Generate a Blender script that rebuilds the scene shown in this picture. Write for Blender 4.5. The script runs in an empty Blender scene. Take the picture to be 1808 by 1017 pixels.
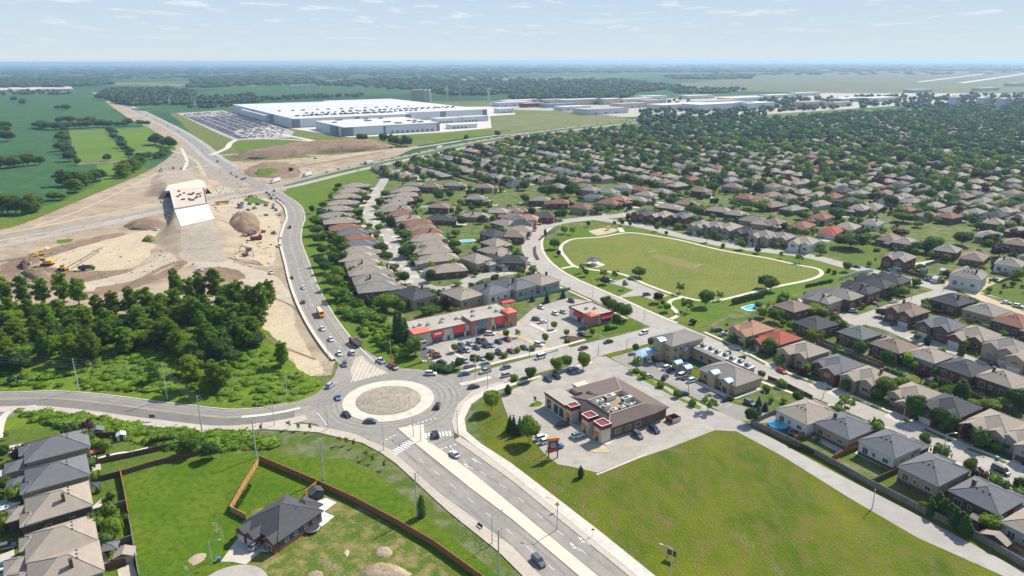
import bpy, math, random
import numpy as np
from mathutils import Vector, Matrix

SC = bpy.context.scene
COL = SC.collection
rad, pi, sin, cos = math.radians, math.pi, math.sin, math.cos

# ------------------------------------------------------------------ camera
F, CAMH, PITCH, ROLL = 1250.0, 120.0, rad(17.8), rad(0.17)
cam_d = bpy.data.cameras.new('camera')
cam = bpy.data.objects.new('camera', cam_d)
COL.objects.link(cam)
cam_d.sensor_width = 36
cam_d.lens = 36 * F / 1808
cam_d.clip_start = 1
cam_d.clip_end = 200000
_R = Vector((1, 0, 0)); _U = Vector((0, sin(PITCH), cos(PITCH))); _B = Vector((0, -cos(PITCH), sin(PITCH)))
_r = _R * cos(ROLL) - _U * sin(ROLL); _u = _R * sin(ROLL) + _U * cos(ROLL)
cam.matrix_world = Matrix(((_r.x, _u.x, _B.x, 0), (_r.y, _u.y, _B.y, 0), (_r.z, _u.z, _B.z, CAMH), (0, 0, 0, 1)))
SC.camera = cam
SC.render.resolution_x, SC.render.resolution_y = 1024, 576

# ------------------------------------------------------------------ light
SUN_AZ, SUN_EL = rad(46), rad(44)      # azimuth clockwise from +Y (view direction), sun ahead to the right
w = bpy.data.worlds.new('World'); SC.world = w; w.use_nodes = True
nt = w.node_tree; N = nt.nodes; Lk = nt.links
N.clear()
out = N.new('ShaderNodeOutputWorld'); bg = N.new('ShaderNodeBackground'); sky = N.new('ShaderNodeTexSky')
sky.sky_type = 'NISHITA'; sky.sun_disc = False; sky.sun_elevation = SUN_EL; sky.sun_rotation = SUN_AZ
sky.altitude = 100; sky.air_density = 1.15; sky.dust_density = 0.3; sky.ozone_density = 1.6
bg.inputs['Strength'].default_value = 0.11
# thin broken clouds drawn over the sky by direction (projected on a high flat layer)
tc = N.new('ShaderNodeTexCoord'); sx = N.new('ShaderNodeSeparateXYZ'); Lk.new(tc.outputs['Generated'], sx.inputs[0])
mx = N.new('ShaderNodeMath'); mx.operation = 'MAXIMUM'; mx.inputs[1].default_value = 0.012; Lk.new(sx.outputs[2], mx.inputs[0])
ad = N.new('ShaderNodeMath'); ad.operation = 'ADD'; ad.inputs[1].default_value = 0.10; Lk.new(mx.outputs[0], ad.inputs[0])
dv = N.new('ShaderNodeMath'); dv.operation = 'DIVIDE'; Lk.new(sx.outputs[0], dv.inputs[0]); Lk.new(ad.outputs[0], dv.inputs[1])
dv2 = N.new('ShaderNodeMath'); dv2.operation = 'DIVIDE'; dv2.inputs[0].default_value = 1.0; Lk.new(ad.outputs[0], dv2.inputs[1])
cx = N.new('ShaderNodeCombineXYZ'); Lk.new(dv.outputs[0], cx.inputs[0]); Lk.new(dv2.outputs[0], cx.inputs[1])
n1 = N.new('ShaderNodeTexNoise'); n1.inputs['Scale'].default_value = 2.9; n1.inputs['Detail'].default_value = 9; n1.inputs['Roughness'].default_value = 0.62
Lk.new(cx.outputs[0], n1.inputs['Vector'])
rp = N.new('ShaderNodeValToRGB'); rp.color_ramp.elements[0].position = 0.545; rp.color_ramp.elements[1].position = 0.66
Lk.new(n1.outputs[0], rp.inputs[0])
# clouds fade into the thick air near the horizon
fz = N.new('ShaderNodeMapRange'); fz.inputs[1].default_value = 0.006; fz.inputs[2].default_value = 0.085; Lk.new(sx.outputs[2], fz.inputs[0])
mu = N.new('ShaderNodeMath'); mu.operation = 'MULTIPLY'; Lk.new(rp.outputs[0], mu.inputs[0]); Lk.new(fz.outputs[0], mu.inputs[1])
mu2 = N.new('ShaderNodeMath'); mu2.operation = 'MULTIPLY'; mu2.inputs[1].default_value = 0.72; Lk.new(mu.outputs[0], mu2.inputs[0])
mix = N.new('ShaderNodeMix'); mix.data_type = 'RGBA'; mix.inputs[7].default_value = (5.6, 5.65, 5.7, 1)
# pale hazy summer air low in the sky, clear Nishita sky above
hr_ = N.new('ShaderNodeValToRGB'); hr_.color_ramp.elements[0].color = (3.9, 4.4, 4.65, 1); hr_.color_ramp.elements[1].color = (2.3, 3.5, 4.9, 1); hr_.color_ramp.elements[1].position = 0.16
Lk.new(sx.outputs[2], hr_.inputs[0])
lo = N.new('ShaderNodeMapRange'); lo.inputs[1].default_value = 0.12; lo.inputs[2].default_value = 0.5; lo.inputs[3].default_value = 1; lo.inputs[4].default_value = 0; Lk.new(sx.outputs[2], lo.inputs[0])
m0 = N.new('ShaderNodeMix'); m0.data_type = 'RGBA'; Lk.new(lo.outputs[0], m0.inputs[0]); Lk.new(sky.outputs[0], m0.inputs[6]); Lk.new(hr_.outputs[0], m0.inputs[7])
Lk.new(mu2.outputs[0], mix.inputs[0]); Lk.new(m0.outputs[2], mix.inputs[6])
Lk.new(mix.outputs[2], bg.inputs['Color']); Lk.new(bg.outputs[0], out.inputs[0])

sd = bpy.data.lights.new('sun', 'SUN'); sd.energy = 4.5; sd.angle = rad(1.0); sd.color = (1.0, 0.925, 0.79)
so = bpy.data.objects.new('sun', sd); COL.objects.link(so)
_sd = Vector((sin(SUN_AZ) * cos(SUN_EL), cos(SUN_AZ) * cos(SUN_EL), sin(SUN_EL)))
so.rotation_euler = _sd.to_track_quat('Z', 'Y').to_euler(); so.location = (60, 60, 300)
SC.view_settings.view_transform = 'Standard'; SC.view_settings.look = 'None'
SC.view_settings.exposure = 0.70; SC.view_settings.gamma = 1.0
try:
    SC.cycles.volume_bounces = 0; SC.cycles.max_bounces = 6; SC.cycles.diffuse_bounces = 3
    SC.cycles.transparent_max_bounces = 8; SC.cycles.glossy_bounces = 2; SC.cycles.transmission_bounces = 3
except Exception: pass

# ------------------------------------------------------------------ places read off the photograph
def G(px, py, z=0.0):
    u = px - 904.0; v = 508.5 - py
    c, s = cos(ROLL), sin(ROLL)
    u, v = u * c + v * s, -u * s + v * c
    dy = F * cos(PITCH) + v * sin(PITCH); dz = -F * sin(PITCH) + v * cos(PITCH)
    t = (z - CAMH) / dz
    return (u * t, dy * t)
REG = {'P': (680, 500, 5.65), 'F': (920, 500, 7.53), 'R': (940, 640, 5.98), 'K': (1100, 570, 6.69), 'H': (380, 820, 5.16),
       'L': (0, 740, 3.67), 'X': (280, 290, 4.844), 'E': (0, 420, 9.04), 'N': (560, 560, 7.53), 'Q': (400, 160, 3.616), 'O': (0, 0, 1)}
for i, y0 in enumerate((100, 320, 560, 763)):
    for j in range(4): REG['ABCD'[i] + str(j + 1)] = (452 * j, y0, 4)
def Z(reg, x, y, z=0.0):
    o = REG[reg]; return G(o[0] + x / o[2], o[1] + y / o[2], z)
TH = rad(31.5)
E1 = Vector((cos(TH), sin(TH))); E2 = Vector((-sin(TH), cos(TH)))
def inside(p, poly):
    x, y = p; r = False; n = len(poly)
    for i in range(n):
        x1, y1 = poly[i]; x2, y2 = poly[i - 1]
        if (y1 > y) != (y2 > y) and x < (x2 - x1) * (y - y1) / (y2 - y1) + x1: r = not r
    return r
ORD = ('first second third fourth fifth sixth seventh eighth ninth tenth eleventh twelfth thirteenth fourteenth '
       'fifteenth sixteenth seventeenth eighteenth nineteenth twentieth').split()
for a_, b0_ in (('twenty', 0), ('thirty', 1), ('forty', 1), ('fifty', 1), ('sixty', 1), ('seventy', 1), ('eighty', 1), ('ninety', 1)): ORD += ([a_[:-1] + 'ieth'] if b0_ else []) + [a_ + '-' + o for o in ORD[:9]]

# ------------------------------------------------------------------ materials
MATS = {}
def mat(name, c1, c2=None, c3=None, s=0.3, s2=None, rough=0.85, metal=0.0, spec=0.3, bump=0.0, bs=2.0, stretch=None,
        rot=0, rnd=0.0, transl=0.0, wave=None, detail=4, coat=0.0, d2=0.5, grain=0.0, gs=2.2):
    if name in MATS: return MATS[name]
    m = bpy.data.materials.new(name); m.use_nodes = True; MATS[name] = m
    t = m.node_tree; n = t.nodes; l = t.links; b = n['Principled BSDF']
    b.inputs['Roughness'].default_value = rough; b.inputs['Metallic'].default_value = metal
    b.inputs['Specular IOR Level'].default_value = spec; b.inputs['Coat Weight'].default_value = coat
    c2 = c2 or tuple(x * 0.8 for x in c1)
    tc = n.new('ShaderNodeTexCoord'); vec = tc.outputs['Object']
    mp = n.new('ShaderNodeMapping'); l.new(vec, mp.inputs[0]); mp.inputs['Rotation'].default_value = (0, 0, rot)
    if stretch: mp.inputs['Scale'].default_value = stretch
    vec = mp.outputs[0]
    nz = n.new('ShaderNodeTexNoise'); nz.inputs['Scale'].default_value = s; nz.inputs['Detail'].default_value = detail
    nz.inputs['Roughness'].default_value = 0.6; l.new(vec, nz.inputs['Vector'])
    mr = n.new('ShaderNodeMapRange'); mr.inputs[1].default_value = 0.36; mr.inputs[2].default_value = 0.64; l.new(nz.outputs[0], mr.inputs[0])
    mixn = n.new('ShaderNodeMix'); mixn.data_type = 'RGBA'; mixn.inputs[6].default_value = (*c1, 1); mixn.inputs[7].default_value = (*c2, 1)
    l.new(mr.outputs[0], mixn.inputs[0]); col = mixn.outputs[2]
    if c3:
        nz2 = n.new('ShaderNodeTexNoise'); nz2.inputs['Scale'].default_value = s2 or s * 7; nz2.inputs['Detail'].default_value = 5
        nz2.inputs['Roughness'].default_value = 0.65; l.new(vec, nz2.inputs['Vector'])
        mr2 = n.new('ShaderNodeMapRange'); mr2.inputs[1].default_value = 0.45; mr2.inputs[2].default_value = 0.68; mr2.inputs[4].default_value = d2 * 2
        l.new(nz2.outputs[0], mr2.inputs[0])
        m3 = n.new('ShaderNodeMix'); m3.data_type = 'RGBA'; m3.inputs[7].default_value = (*c3, 1)
        l.new(mr2.outputs[0], m3.inputs[0]); l.new(col, m3.inputs[6]); col = m3.outputs[2]
    if wave:
        wv = n.new('ShaderNodeTexWave'); wv.wave_type = 'BANDS'; wv.bands_direction = wave[1]; wv.inputs['Scale'].default_value = wave[0]
        wv.inputs['Distortion'].default_value = wave[3] if len(wave) > 3 else 0.4; l.new(vec, wv.inputs['Vector'])
        m4 = n.new('ShaderNodeMix'); m4.data_type = 'RGBA'; m4.blend_type = 'MULTIPLY'; m4.inputs[0].default_value = wave[2]
        l.new(col, m4.inputs[6]); l.new(wv.outputs[0], m4.inputs[7]); col = m4.outputs[2]
    if grain:
        ng = n.new('ShaderNodeTexNoise'); ng.inputs['Scale'].default_value = gs; ng.inputs['Detail'].default_value = 6; ng.inputs['Roughness'].default_value = 0.75; l.new(tc.outputs['Object'], ng.inputs['Vector'])
        mg = n.new('ShaderNodeMapRange'); mg.inputs[1].default_value = 0.3; mg.inputs[2].default_value = 0.7; mg.inputs[3].default_value = 1 - grain; mg.inputs[4].default_value = 1 + grain; l.new(ng.outputs[0], mg.inputs[0])
        mq = n.new('ShaderNodeVectorMath'); mq.operation = 'SCALE'; l.new(col, mq.inputs[0]); l.new(mg.outputs[0], mq.inputs['Scale']); col = mq.outputs[0]
    if rnd:
        oi = n.new('ShaderNodeObjectInfo'); hs = n.new('ShaderNodeHueSaturation')
        a = n.new('ShaderNodeMapRange'); a.inputs[3].default_value = 0.5 - rnd * 0.06; a.inputs[4].default_value = 0.5 + rnd * 0.1
        l.new(oi.outputs['Random'], a.inputs[0]); l.new(a.outputs[0], hs.inputs[0])
        fr = n.new('ShaderNodeMath'); fr.operation = 'MULTIPLY'; fr.inputs[1].default_value = 7.31; l.new(oi.outputs['Random'], fr.inputs[0])
        f2 = n.new('ShaderNodeMath'); f2.operation = 'FRACT'; l.new(fr.outputs[0], f2.inputs[0])
        v = n.new('ShaderNodeMapRange'); v.inputs[3].default_value = 1 - rnd; v.inputs[4].default_value = 1 + rnd
        l.new(f2.outputs[0], v.inputs[0]); l.new(v.outputs[0], hs.inputs[2]); l.new(col, hs.inputs[4]); col = hs.outputs[0]
    l.new(col, b.inputs['Base Color'])
    if bump:
        nb = n.new('ShaderNodeTexNoise'); nb.inputs['Scale'].default_value = bs; nb.inputs['Detail'].default_value = 3; l.new(vec, nb.inputs['Vector'])
        bp = n.new('ShaderNodeBump'); bp.inputs['Strength'].default_value = bump; bp.inputs['Distance'].default_value = 0.4
        l.new(nb.outputs[0], bp.inputs['Height']); l.new(bp.outputs[0], b.inputs['Normal'])
    if transl:
        tr = n.new('ShaderNodeBsdfTranslucent'); ms = n.new('ShaderNodeMixShader'); ms.inputs[0].default_value = transl
        l.new(col, tr.inputs[0]); l.new(b.outputs[0], ms.inputs[1]); l.new(tr.outputs[0], ms.inputs[2])
        l.new(ms.outputs[0], n['Material Output'].inputs[0])
    return m

GR = dict(rough=0.95, spec=0.1, grain=0.42)
mat('town_ground', (0.062, 0.108, 0.014), (0.098, 0.13, 0.022), (0.24, 0.21, 0.155), s=0.05, s2=0.16, bump=0.2, d2=0.34, detail=7, **GR)
mat('lowland', (0.115, 0.15, 0.045), (0.15, 0.155, 0.06), (0.24, 0.20, 0.12), s=0.012, s2=0.03, d2=0.3, detail=7, rough=0.95, spec=0.1)
mat('lawn', (0.08, 0.126, 0.018), (0.112, 0.145, 0.026), (0.052, 0.095, 0.012), s=0.09, s2=0.7, bump=0.3, **GR)
mat('bright_lawn', (0.07, 0.14, 0.008), (0.115, 0.165, 0.012), (0.05, 0.10, 0.008), s=0.06, s2=0.55, bump=0.3, wave=(0.35, 'X', 0.12, 2.0), **GR)
mat('verge', (0.085, 0.15, 0.014), (0.135, 0.17, 0.024), (0.06, 0.12, 0.015), s=0.05, s2=0.5, bump=0.5, **GR)
mat('meadow', (0.055, 0.104, 0.006), (0.145, 0.162, 0.009), (0.155, 0.128, 0.04), s=0.03, s2=0.16, bump=0.9, bs=1.2, detail=10, d2=0.42, stretch=(1.5, 0.8, 1), rot=rad(58), wave=(0.3, 'Y', 0.14, 3), **GR)
mat('rough_grass', (0.10, 0.135, 0.02), (0.07, 0.12, 0.015), (0.27, 0.21, 0.10), s=0.07, s2=0.25, bump=0.5, d2=0.5, **GR)
mat('worn', (0.215, 0.175, 0.085), (0.175, 0.17, 0.05), s=0.12, **GR)
mat('park_grass', (0.16, 0.18, 0.034), (0.12, 0.158, 0.026), (0.205, 0.19, 0.06), s=0.03, s2=0.2, bump=0.2, wave=(0.12, 'X', 0.07, 2.5), rot=rad(20), d2=0.35, detail=8, **GR)
mat('airfield_grass', (0.125, 0.14, 0.075), (0.10, 0.118, 0.062), (0.165, 0.16, 0.105), s=0.002, s2=0.012, **GR)
mat('field_dark', (0.042, 0.118, 0.042), (0.032, 0.095, 0.035), (0.062, 0.138, 0.05), s=0.008, s2=0.05, wave=(0.09, 'X', 0.22, 1.5), rot=rad(30), detail=8, gs=.3, **GR)
mat('field_bright', (0.12, 0.21, 0.02), (0.085, 0.17, 0.02), (0.15, 0.17, 0.06), s=0.012, s2=0.06, d2=0.3, wave=(0.06, 'X', 0.15, 1), rot=rad(-58), **GR)
mat('undergrowth_ground', (0.11, 0.18, 0.014), (0.07, 0.125, 0.012), (0.17, 0.22, 0.025), s=0.05, s2=0.4, bump=0.6, **GR)
mat('dirt', (0.315, 0.245, 0.172), (0.41, 0.335, 0.245), (0.215, 0.16, 0.115), s=0.014, s2=0.06, bump=0.6, bs=0.35, detail=8, d2=0.4, **GR)
mat('pale_dirt', (0.47, 0.41, 0.32), (0.40, 0.34, 0.26), (0.33, 0.27, 0.2), s=0.02, s2=0.12, bump=0.5, bs=0.5, detail=8, d2=0.35, **GR)
mat('brown_dirt', (0.195, 0.138, 0.095), (0.27, 0.195, 0.13), (0.14, 0.09, 0.06), s=0.03, s2=0.16, bump=0.8, bs=0.4, detail=8, d2=0.4, **GR)
mat('sand', (0.50, 0.42, 0.29), (0.43, 0.35, 0.24), (0.36, 0.28, 0.19), s=0.03, s2=0.15, bump=0.5, bs=0.5, detail=8, d2=0.3, **GR)
mat('gravel_road', (0.40, 0.35, 0.285), (0.33, 0.285, 0.225), (0.26, 0.22, 0.17), s=0.06, s2=0.3, bump=0.3, bs=1, detail=8, d2=0.4, **GR)
mat('gravel', (0.30, 0.258, 0.21), (0.36, 0.315, 0.26), (0.21, 0.18, 0.145), s=0.12, s2=0.7, bump=0.4, detail=8, **GR)
mat('asphalt', (0.245, 0.23, 0.207), (0.30, 0.28, 0.25), (0.19, 0.18, 0.165), s=0.05, s2=0.25, rough=0.9, spec=0.25, detail=7, d2=0.3, grain=0.07)
mat('dark_asphalt', (0.165, 0.158, 0.148), (0.20, 0.192, 0.178), (0.135, 0.13, 0.122), s=0.06, s2=0.3, rough=0.9, spec=0.25, detail=7, d2=0.3)
mat('lot_asphalt', (0.315, 0.29, 0.255), (0.39, 0.36, 0.315), (0.25, 0.23, 0.205), s=0.05, s2=0.22, rough=0.92, detail=8, d2=0.35, grain=0.07)
mat('tyre_wear', (0.205, 0.193, 0.175), (0.265, 0.25, 0.222), (0.18, 0.17, 0.155), s=0.15, s2=0.8, rough=0.85, detail=7)
mat('alley_asphalt', (0.315, 0.295, 0.27), (0.38, 0.355, 0.325), (0.26, 0.245, 0.225), s=0.04, s2=0.2, rough=0.92, detail=8, d2=0.35, grain=0.07)
mat('street_asphalt', (0.325, 0.30, 0.27), (0.38, 0.35, 0.315), (0.27, 0.25, 0.23), s=0.05, s2=0.3, rough=0.92, detail=7, d2=0.3, grain=0.07)
mat('concrete', (0.50, 0.465, 0.405), (0.56, 0.525, 0.47), (0.40, 0.37, 0.32), s=0.06, s2=0.5, rough=0.9, d2=0.3)
mat('pink_concrete', (0.42, 0.365, 0.305), (0.47, 0.415, 0.35), (0.35, 0.30, 0.25), s=0.08, s2=0.6, rough=0.9, d2=0.3)
mat('cream_concrete', (0.60, 0.545, 0.44), (0.54, 0.49, 0.40), (0.46, 0.41, 0.34), s=0.3, s2=2.0, rough=0.9, d2=0.3)
mat('white_slab', (0.60, 0.575, 0.53), (0.68, 0.66, 0.62), (0.48, 0.455, 0.42), s=0.04, s2=0.2, rough=0.9, d2=0.3)
mat('pink_slab', (0.54, 0.45, 0.37), (0.47, 0.38, 0.31), (0.62, 0.54, 0.46), s=0.05, s2=0.2, rough=0.9, d2=0.4)
mat('white_paint', (0.74, 0.74, 0.72), (0.60, 0.60, 0.59), s=1.5, rough=0.7)
mat('yellow_paint', (0.62, 0.42, 0.12), (0.5, 0.35, 0.12), s=1.5, rough=0.7)
mat('mulch', (0.07, 0.048, 0.035), (0.11, 0.075, 0.05), s=1.0, **GR)
mat('stone_white', (0.40, 0.36, 0.29), (0.32, 0.28, 0.22), s=2)
ROOFS = {'charcoal': (0.078, 0.078, 0.084), 'slate': (0.148, 0.15, 0.162), 'grey': (0.255, 0.232, 0.208), 'tan': (0.31, 0.265, 0.22),
         'brown': (0.24, 0.18, 0.145), 'reddish': (0.25, 0.13, 0.092), 'orange': (0.37, 0.215, 0.14), 'red': (0.34, 0.10, 0.07), 'greygreen': (0.145, 0.158, 0.152)}
RW = {'charcoal': 'charcoal', 'slate': 'slate blue', 'grey': 'grey', 'tan': 'tan', 'brown': 'brown', 'reddish': 'reddish brown', 'orange': 'pale orange', 'red': 'red', 'greygreen': 'grey green'}
ROOFS['mauve'] = (0.155, 0.118, 0.108)
for k, c in ROOFS.items():
    mat('roof_' + k, c, tuple(x * 1.16 for x in c), tuple(x * 0.8 for x in c), s=0.5, s2=4.0, rough=0.93, spec=0.15, wave=(0.9, 'Z', 0.05, 0.3), bump=0.15, bs=6, d2=0.35)
WALLS = {'brick': (0.21, 0.075, 0.052), 'brown brick': (0.155, 0.098, 0.075), 'beige brick': (0.40, 0.31, 0.22), 'white': (0.66, 0.64, 0.59), 'grey siding': (0.37, 0.35, 0.32), 'stone': (0.33, 0.28, 0.22)}
for k, c in WALLS.items():
    mat('wall_' + k, c, tuple(x * 0.84 for x in c), tuple(min(1, x * 1.2) for x in c), s=0.8, s2=6.0, rough=0.9, spec=0.2, wave=(2.2, 'Z', 0.14, 0.0), d2=0.3)
mat('trim', (0.62, 0.60, 0.56), (0.55, 0.53, 0.49), s=2, rough=0.6)
mat('dark_trim', (0.06, 0.05, 0.045), (0.08, 0.07, 0.06), s=2, rough=0.6)
mat('glass', (0.035, 0.045, 0.055), (0.06, 0.075, 0.09), s=0.8, rough=0.08, spec=0.8)
mat('blue_glass', (0.10, 0.20, 0.28), (0.16, 0.28, 0.36), s=0.8, rough=0.1, spec=0.8)
mat('white_door', (0.68, 0.66, 0.62), (0.6, 0.58, 0.55), s=1, rough=0.5, wave=(1.1, 'Z', 0.2, 0))
mat('brown_door', (0.09, 0.055, 0.04), (0.12, 0.075, 0.05), s=1, rough=0.5, wave=(1.1, 'Z', 0.2, 0))
mat('concrete_drive', (0.52, 0.475, 0.405), (0.46, 0.42, 0.36), (0.40, 0.36, 0.31), s=0.15, s2=1.1, rough=0.9, d2=0.25)
LF = dict(rough=0.75, spec=0.18)
mat('leaf_green', (0.095, 0.165, 0.02), (0.145, 0.22, 0.028), s=0.35, rnd=0.22, transl=0.36, detail=2, **LF)
mat('leaf_dark', (0.052, 0.105, 0.022), (0.078, 0.142, 0.028), s=0.35, rnd=0.2, transl=0.3, detail=2, **LF)
mat('leaf_lime', (0.14, 0.21, 0.018), (0.19, 0.265, 0.026), s=0.35, rnd=0.18, transl=0.3, detail=2, **LF)
mat('leaf_poplar', (0.14, 0.225, 0.018), (0.215, 0.30, 0.028), s=0.3, rnd=0.24, transl=0.48, detail=2, **LF)
mat('leaf_purple', (0.045, 0.016, 0.022), (0.07, 0.025, 0.03), s=0.35, rnd=0.15, transl=0.2, detail=2, **LF)
mat('leaf_spruce', (0.032, 0.07, 0.062), (0.05, 0.10, 0.085), s=0.5, rnd=0.15, transl=0.1, detail=2, **LF)
mat('leaf_far', (0.042, 0.10, 0.042), (0.06, 0.128, 0.048), s=0.05, transl=0.2, detail=3, **LF)
mat('leaf_wood', (0.026, 0.066, 0.026), (0.042, 0.095, 0.032), s=0.02, transl=0.05, detail=3, **LF)
mat('bark', (0.12, 0.095, 0.07), (0.18, 0.15, 0.12), s=2)
mat('tyre', (0.018, 0.018, 0.02), (0.025, 0.025, 0.027), s=3, rough=0.8)
mat('head_lamp', (0.75, 0.75, 0.72), s=3, rough=0.2)
mat('tail_lamp', (0.35, 0.02, 0.02), s=3, rough=0.3)
CARC = {'white': (0.78, 0.78, 0.77), 'silver': (0.42, 0.43, 0.45), 'grey': (0.13, 0.135, 0.145), 'black': (0.018, 0.019, 0.022), 'navy': (0.02, 0.03, 0.11),
        'blue': (0.03, 0.11, 0.38), 'red': (0.48, 0.03, 0.02), 'dark red': (0.20, 0.015, 0.025), 'pale blue': (0.18, 0.27, 0.38), 'yellow': (0.80, 0.42, 0.03),
        'orange': (0.85, 0.30, 0.03), 'brown': (0.16, 0.10, 0.06), 'green': (0.03, 0.10, 0.06)}
for k, c in CARC.items(): mat('car_' + k, c, tuple(x * 0.95 for x in c), s=2, rough=0.28, metal=0.15, spec=0.5, coat=0.5)
mat('steel', (0.45, 0.46, 0.47), (0.38, 0.39, 0.4), s=2, rough=0.45, metal=0.5)
mat('pole_concrete', (0.50, 0.50, 0.48), (0.42, 0.42, 0.40), s=1, rough=0.8)
mat('dark_metal', (0.05, 0.05, 0.055), (0.07, 0.07, 0.075), s=1, rough=0.5, metal=0.3)
mat('wood_orange', (0.36, 0.145, 0.062), (0.28, 0.11, 0.05), (0.42, 0.19, 0.09), s=0.7, s2=4, wave=(2.5, 'X', 0.25, 0), rot=rad(33))
mat('wood_gold', (0.55, 0.29, 0.11), (0.46, 0.23, 0.09), s=0.7, wave=(2.5, 'Y', 0.2, 0))
mat('wood_grey', (0.235, 0.205, 0.18), (0.165, 0.14, 0.12), (0.30, 0.27, 0.24), s=0.25, s2=2, stretch=(1, 1, 0.2), wave=(1.3, 'X', 0.3, 1), rot=rad(59), bump=0.2)
mat('wood_brown', (0.16, 0.10, 0.06), (0.11, 0.07, 0.045), s=0.6, wave=(2.0, 'X', 0.25, 0))
mat('flat_roof', (0.34, 0.31, 0.27), (0.40, 0.365, 0.32), (0.27, 0.25, 0.22), s=0.12, s2=0.8, d2=0.3)
mat('brown_flat_roof', (0.26, 0.20, 0.14), (0.33, 0.255, 0.18), (0.20, 0.15, 0.11), s=0.25, s2=1.2, d2=0.3)
mat('white_roof', (0.58, 0.575, 0.56), (0.50, 0.495, 0.48), (0.46, 0.45, 0.44), s=0.02, s2=0.12, rough=0.7, d2=0.25)
mat('plant_wall', (0.60, 0.62, 0.66), (0.55, 0.575, 0.61), s=0.02, rough=0.6, wave=(0.06, 'X', 0.06, 0), rot=rad(-31.5))
mat('plant_grey', (0.20, 0.215, 0.235), (0.17, 0.18, 0.2), s=0.1, rough=0.6)
mat('red_awning', (0.58, 0.055, 0.045), (0.5, 0.045, 0.04), s=1.5, rough=0.6)
mat('salmon_roof', (0.62, 0.18, 0.12), (0.56, 0.16, 0.11), s=1.5, rough=0.7, wave=(2, 'X', 0.1, 0))
mat('maroon', (0.22, 0.03, 0.025), (0.17, 0.022, 0.02), s=1.0, rough=0.6)
mat('orange_canopy', (0.80, 0.24, 0.06), (0.7, 0.2, 0.05), s=1.0, rough=0.6)
mat('stucco', (0.60, 0.52, 0.38), (0.54, 0.46, 0.34), (0.64, 0.57, 0.44), s=0.5, s2=4, d2=0.3)
mat('tan_stucco', (0.50, 0.385, 0.245), (0.44, 0.335, 0.21), s=0.8, wave=(1.2, 'Z', 0.1, 0))
mat('salmon_brick', (0.46, 0.24, 0.17), (0.40, 0.2, 0.14), s=1.2, wave=(3, 'Z', 0.12, 0))
mat('blue_metal', (0.10, 0.27, 0.48), (0.34, 0.46, 0.57), s=0.35, rough=0.45, metal=0.1, spec=0.5)
mat('unit_metal', (0.60, 0.62, 0.60), (0.48, 0.5, 0.49), s=1.5, rough=0.5)
mat('pool_water', (0.05, 0.42, 0.58), (0.10, 0.55, 0.68), s=0.8, rough=0.08, spec=0.6)
mat('pool_blue', (0.05, 0.22, 0.55), s=1, rough=0.4)
mat('playground_green', (0.03, 0.10, 0.05), (0.04, 0.13, 0.06), s=1)
mat('playground_dark', (0.03, 0.035, 0.05), s=1)
mat('signal_orange', (0.8, 0.2, 0.03), s=1)
mat('sign_yellow', (0.75, 0.5, 0.05), s=1)
mat('gunmetal', (0.11, 0.12, 0.14), s=1)
mat('house_blue_grey', (0.075, 0.10, 0.125), (0.06, 0.08, 0.10), s=1, wave=(3, 'Z', 0.2, 0))
mat('green_fence', (0.20, 0.32, 0.28), (0.16, 0.27, 0.23), s=0.5, wave=(2.5, 'X', 0.2, 0))
mat('skin', (0.45, 0.27, 0.18), s=3); mat('cloth_dark', (0.03, 0.035, 0.05), s=3)

# farmland reaching to the horizon, patchwork of fields
fm = bpy.data.materials.new('farmland'); fm.use_nodes = True; MATS['farmland'] = fm
t = fm.node_tree; n = t.nodes; l = t.links; b = n['Principled BSDF']; b.inputs['Roughness'].default_value = 0.95; b.inputs['Specular IOR Level'].default_value = 0.1
tcn = n.new('ShaderNodeTexCoord'); mp = n.new('ShaderNodeMapping'); mp.inputs['Rotation'].default_value = (0, 0, -TH); mp.inputs['Scale'].default_value = (1 / 700, 1 / 380, 1)
vo = n.new('ShaderNodeTexVoronoi'); vo.distance = 'CHEBYCHEV'; vo.inputs['Randomness'].default_value = 0.8; vo.inputs['Scale'].default_value = 1
l.new(tcn.outputs['Object'], mp.inputs[0]); l.new(mp.outputs[0], vo.inputs['Vector'])
spc = n.new('ShaderNodeSeparateColor'); l.new(vo.outputs['Color'], spc.inputs[0])
cr = n.new('ShaderNodeValToRGB'); cr.color_ramp.interpolation = 'CONSTANT'
els = [(0, (0.03, 0.10, 0.04)), (0.22, (0.045, 0.13, 0.04)), (0.42, (0.08, 0.15, 0.04)), (0.58, (0.026, 0.085, 0.036)), (0.74, (0.14, 0.17, 0.065)), (0.84, (0.27, 0.24, 0.14)), (0.89, (0.05, 0.12, 0.04))]
cr.color_ramp.elements[0].position = 0; cr.color_ramp.elements[0].color = (*els[0][1], 1)
cr.color_ramp.elements[1].position = els[1][0]; cr.color_ramp.elements[1].color = (*els[1][1], 1)
for p, c in els[2:]:
    e = cr.color_ramp.elements.new(p); e.color = (*c, 1)
l.new(spc.outputs[0], cr.inputs[0])
nzf = n.new('ShaderNodeTexNoise'); nzf.inputs['Scale'].default_value = 0.01; nzf.inputs['Detail'].default_value = 8; l.new(tcn.outputs['Object'], nzf.inputs['Vector'])
mf = n.new('ShaderNodeMix'); mf.data_type = 'RGBA'; mf.blend_type = 'MULTIPLY'; mf.inputs[0].default_value = 0.35
l.new(cr.outputs[0], mf.inputs[6]); l.new(nzf.outputs[0], mf.inputs[7]); l.new(mf.outputs[2], b.inputs['Base Color'])

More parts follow.
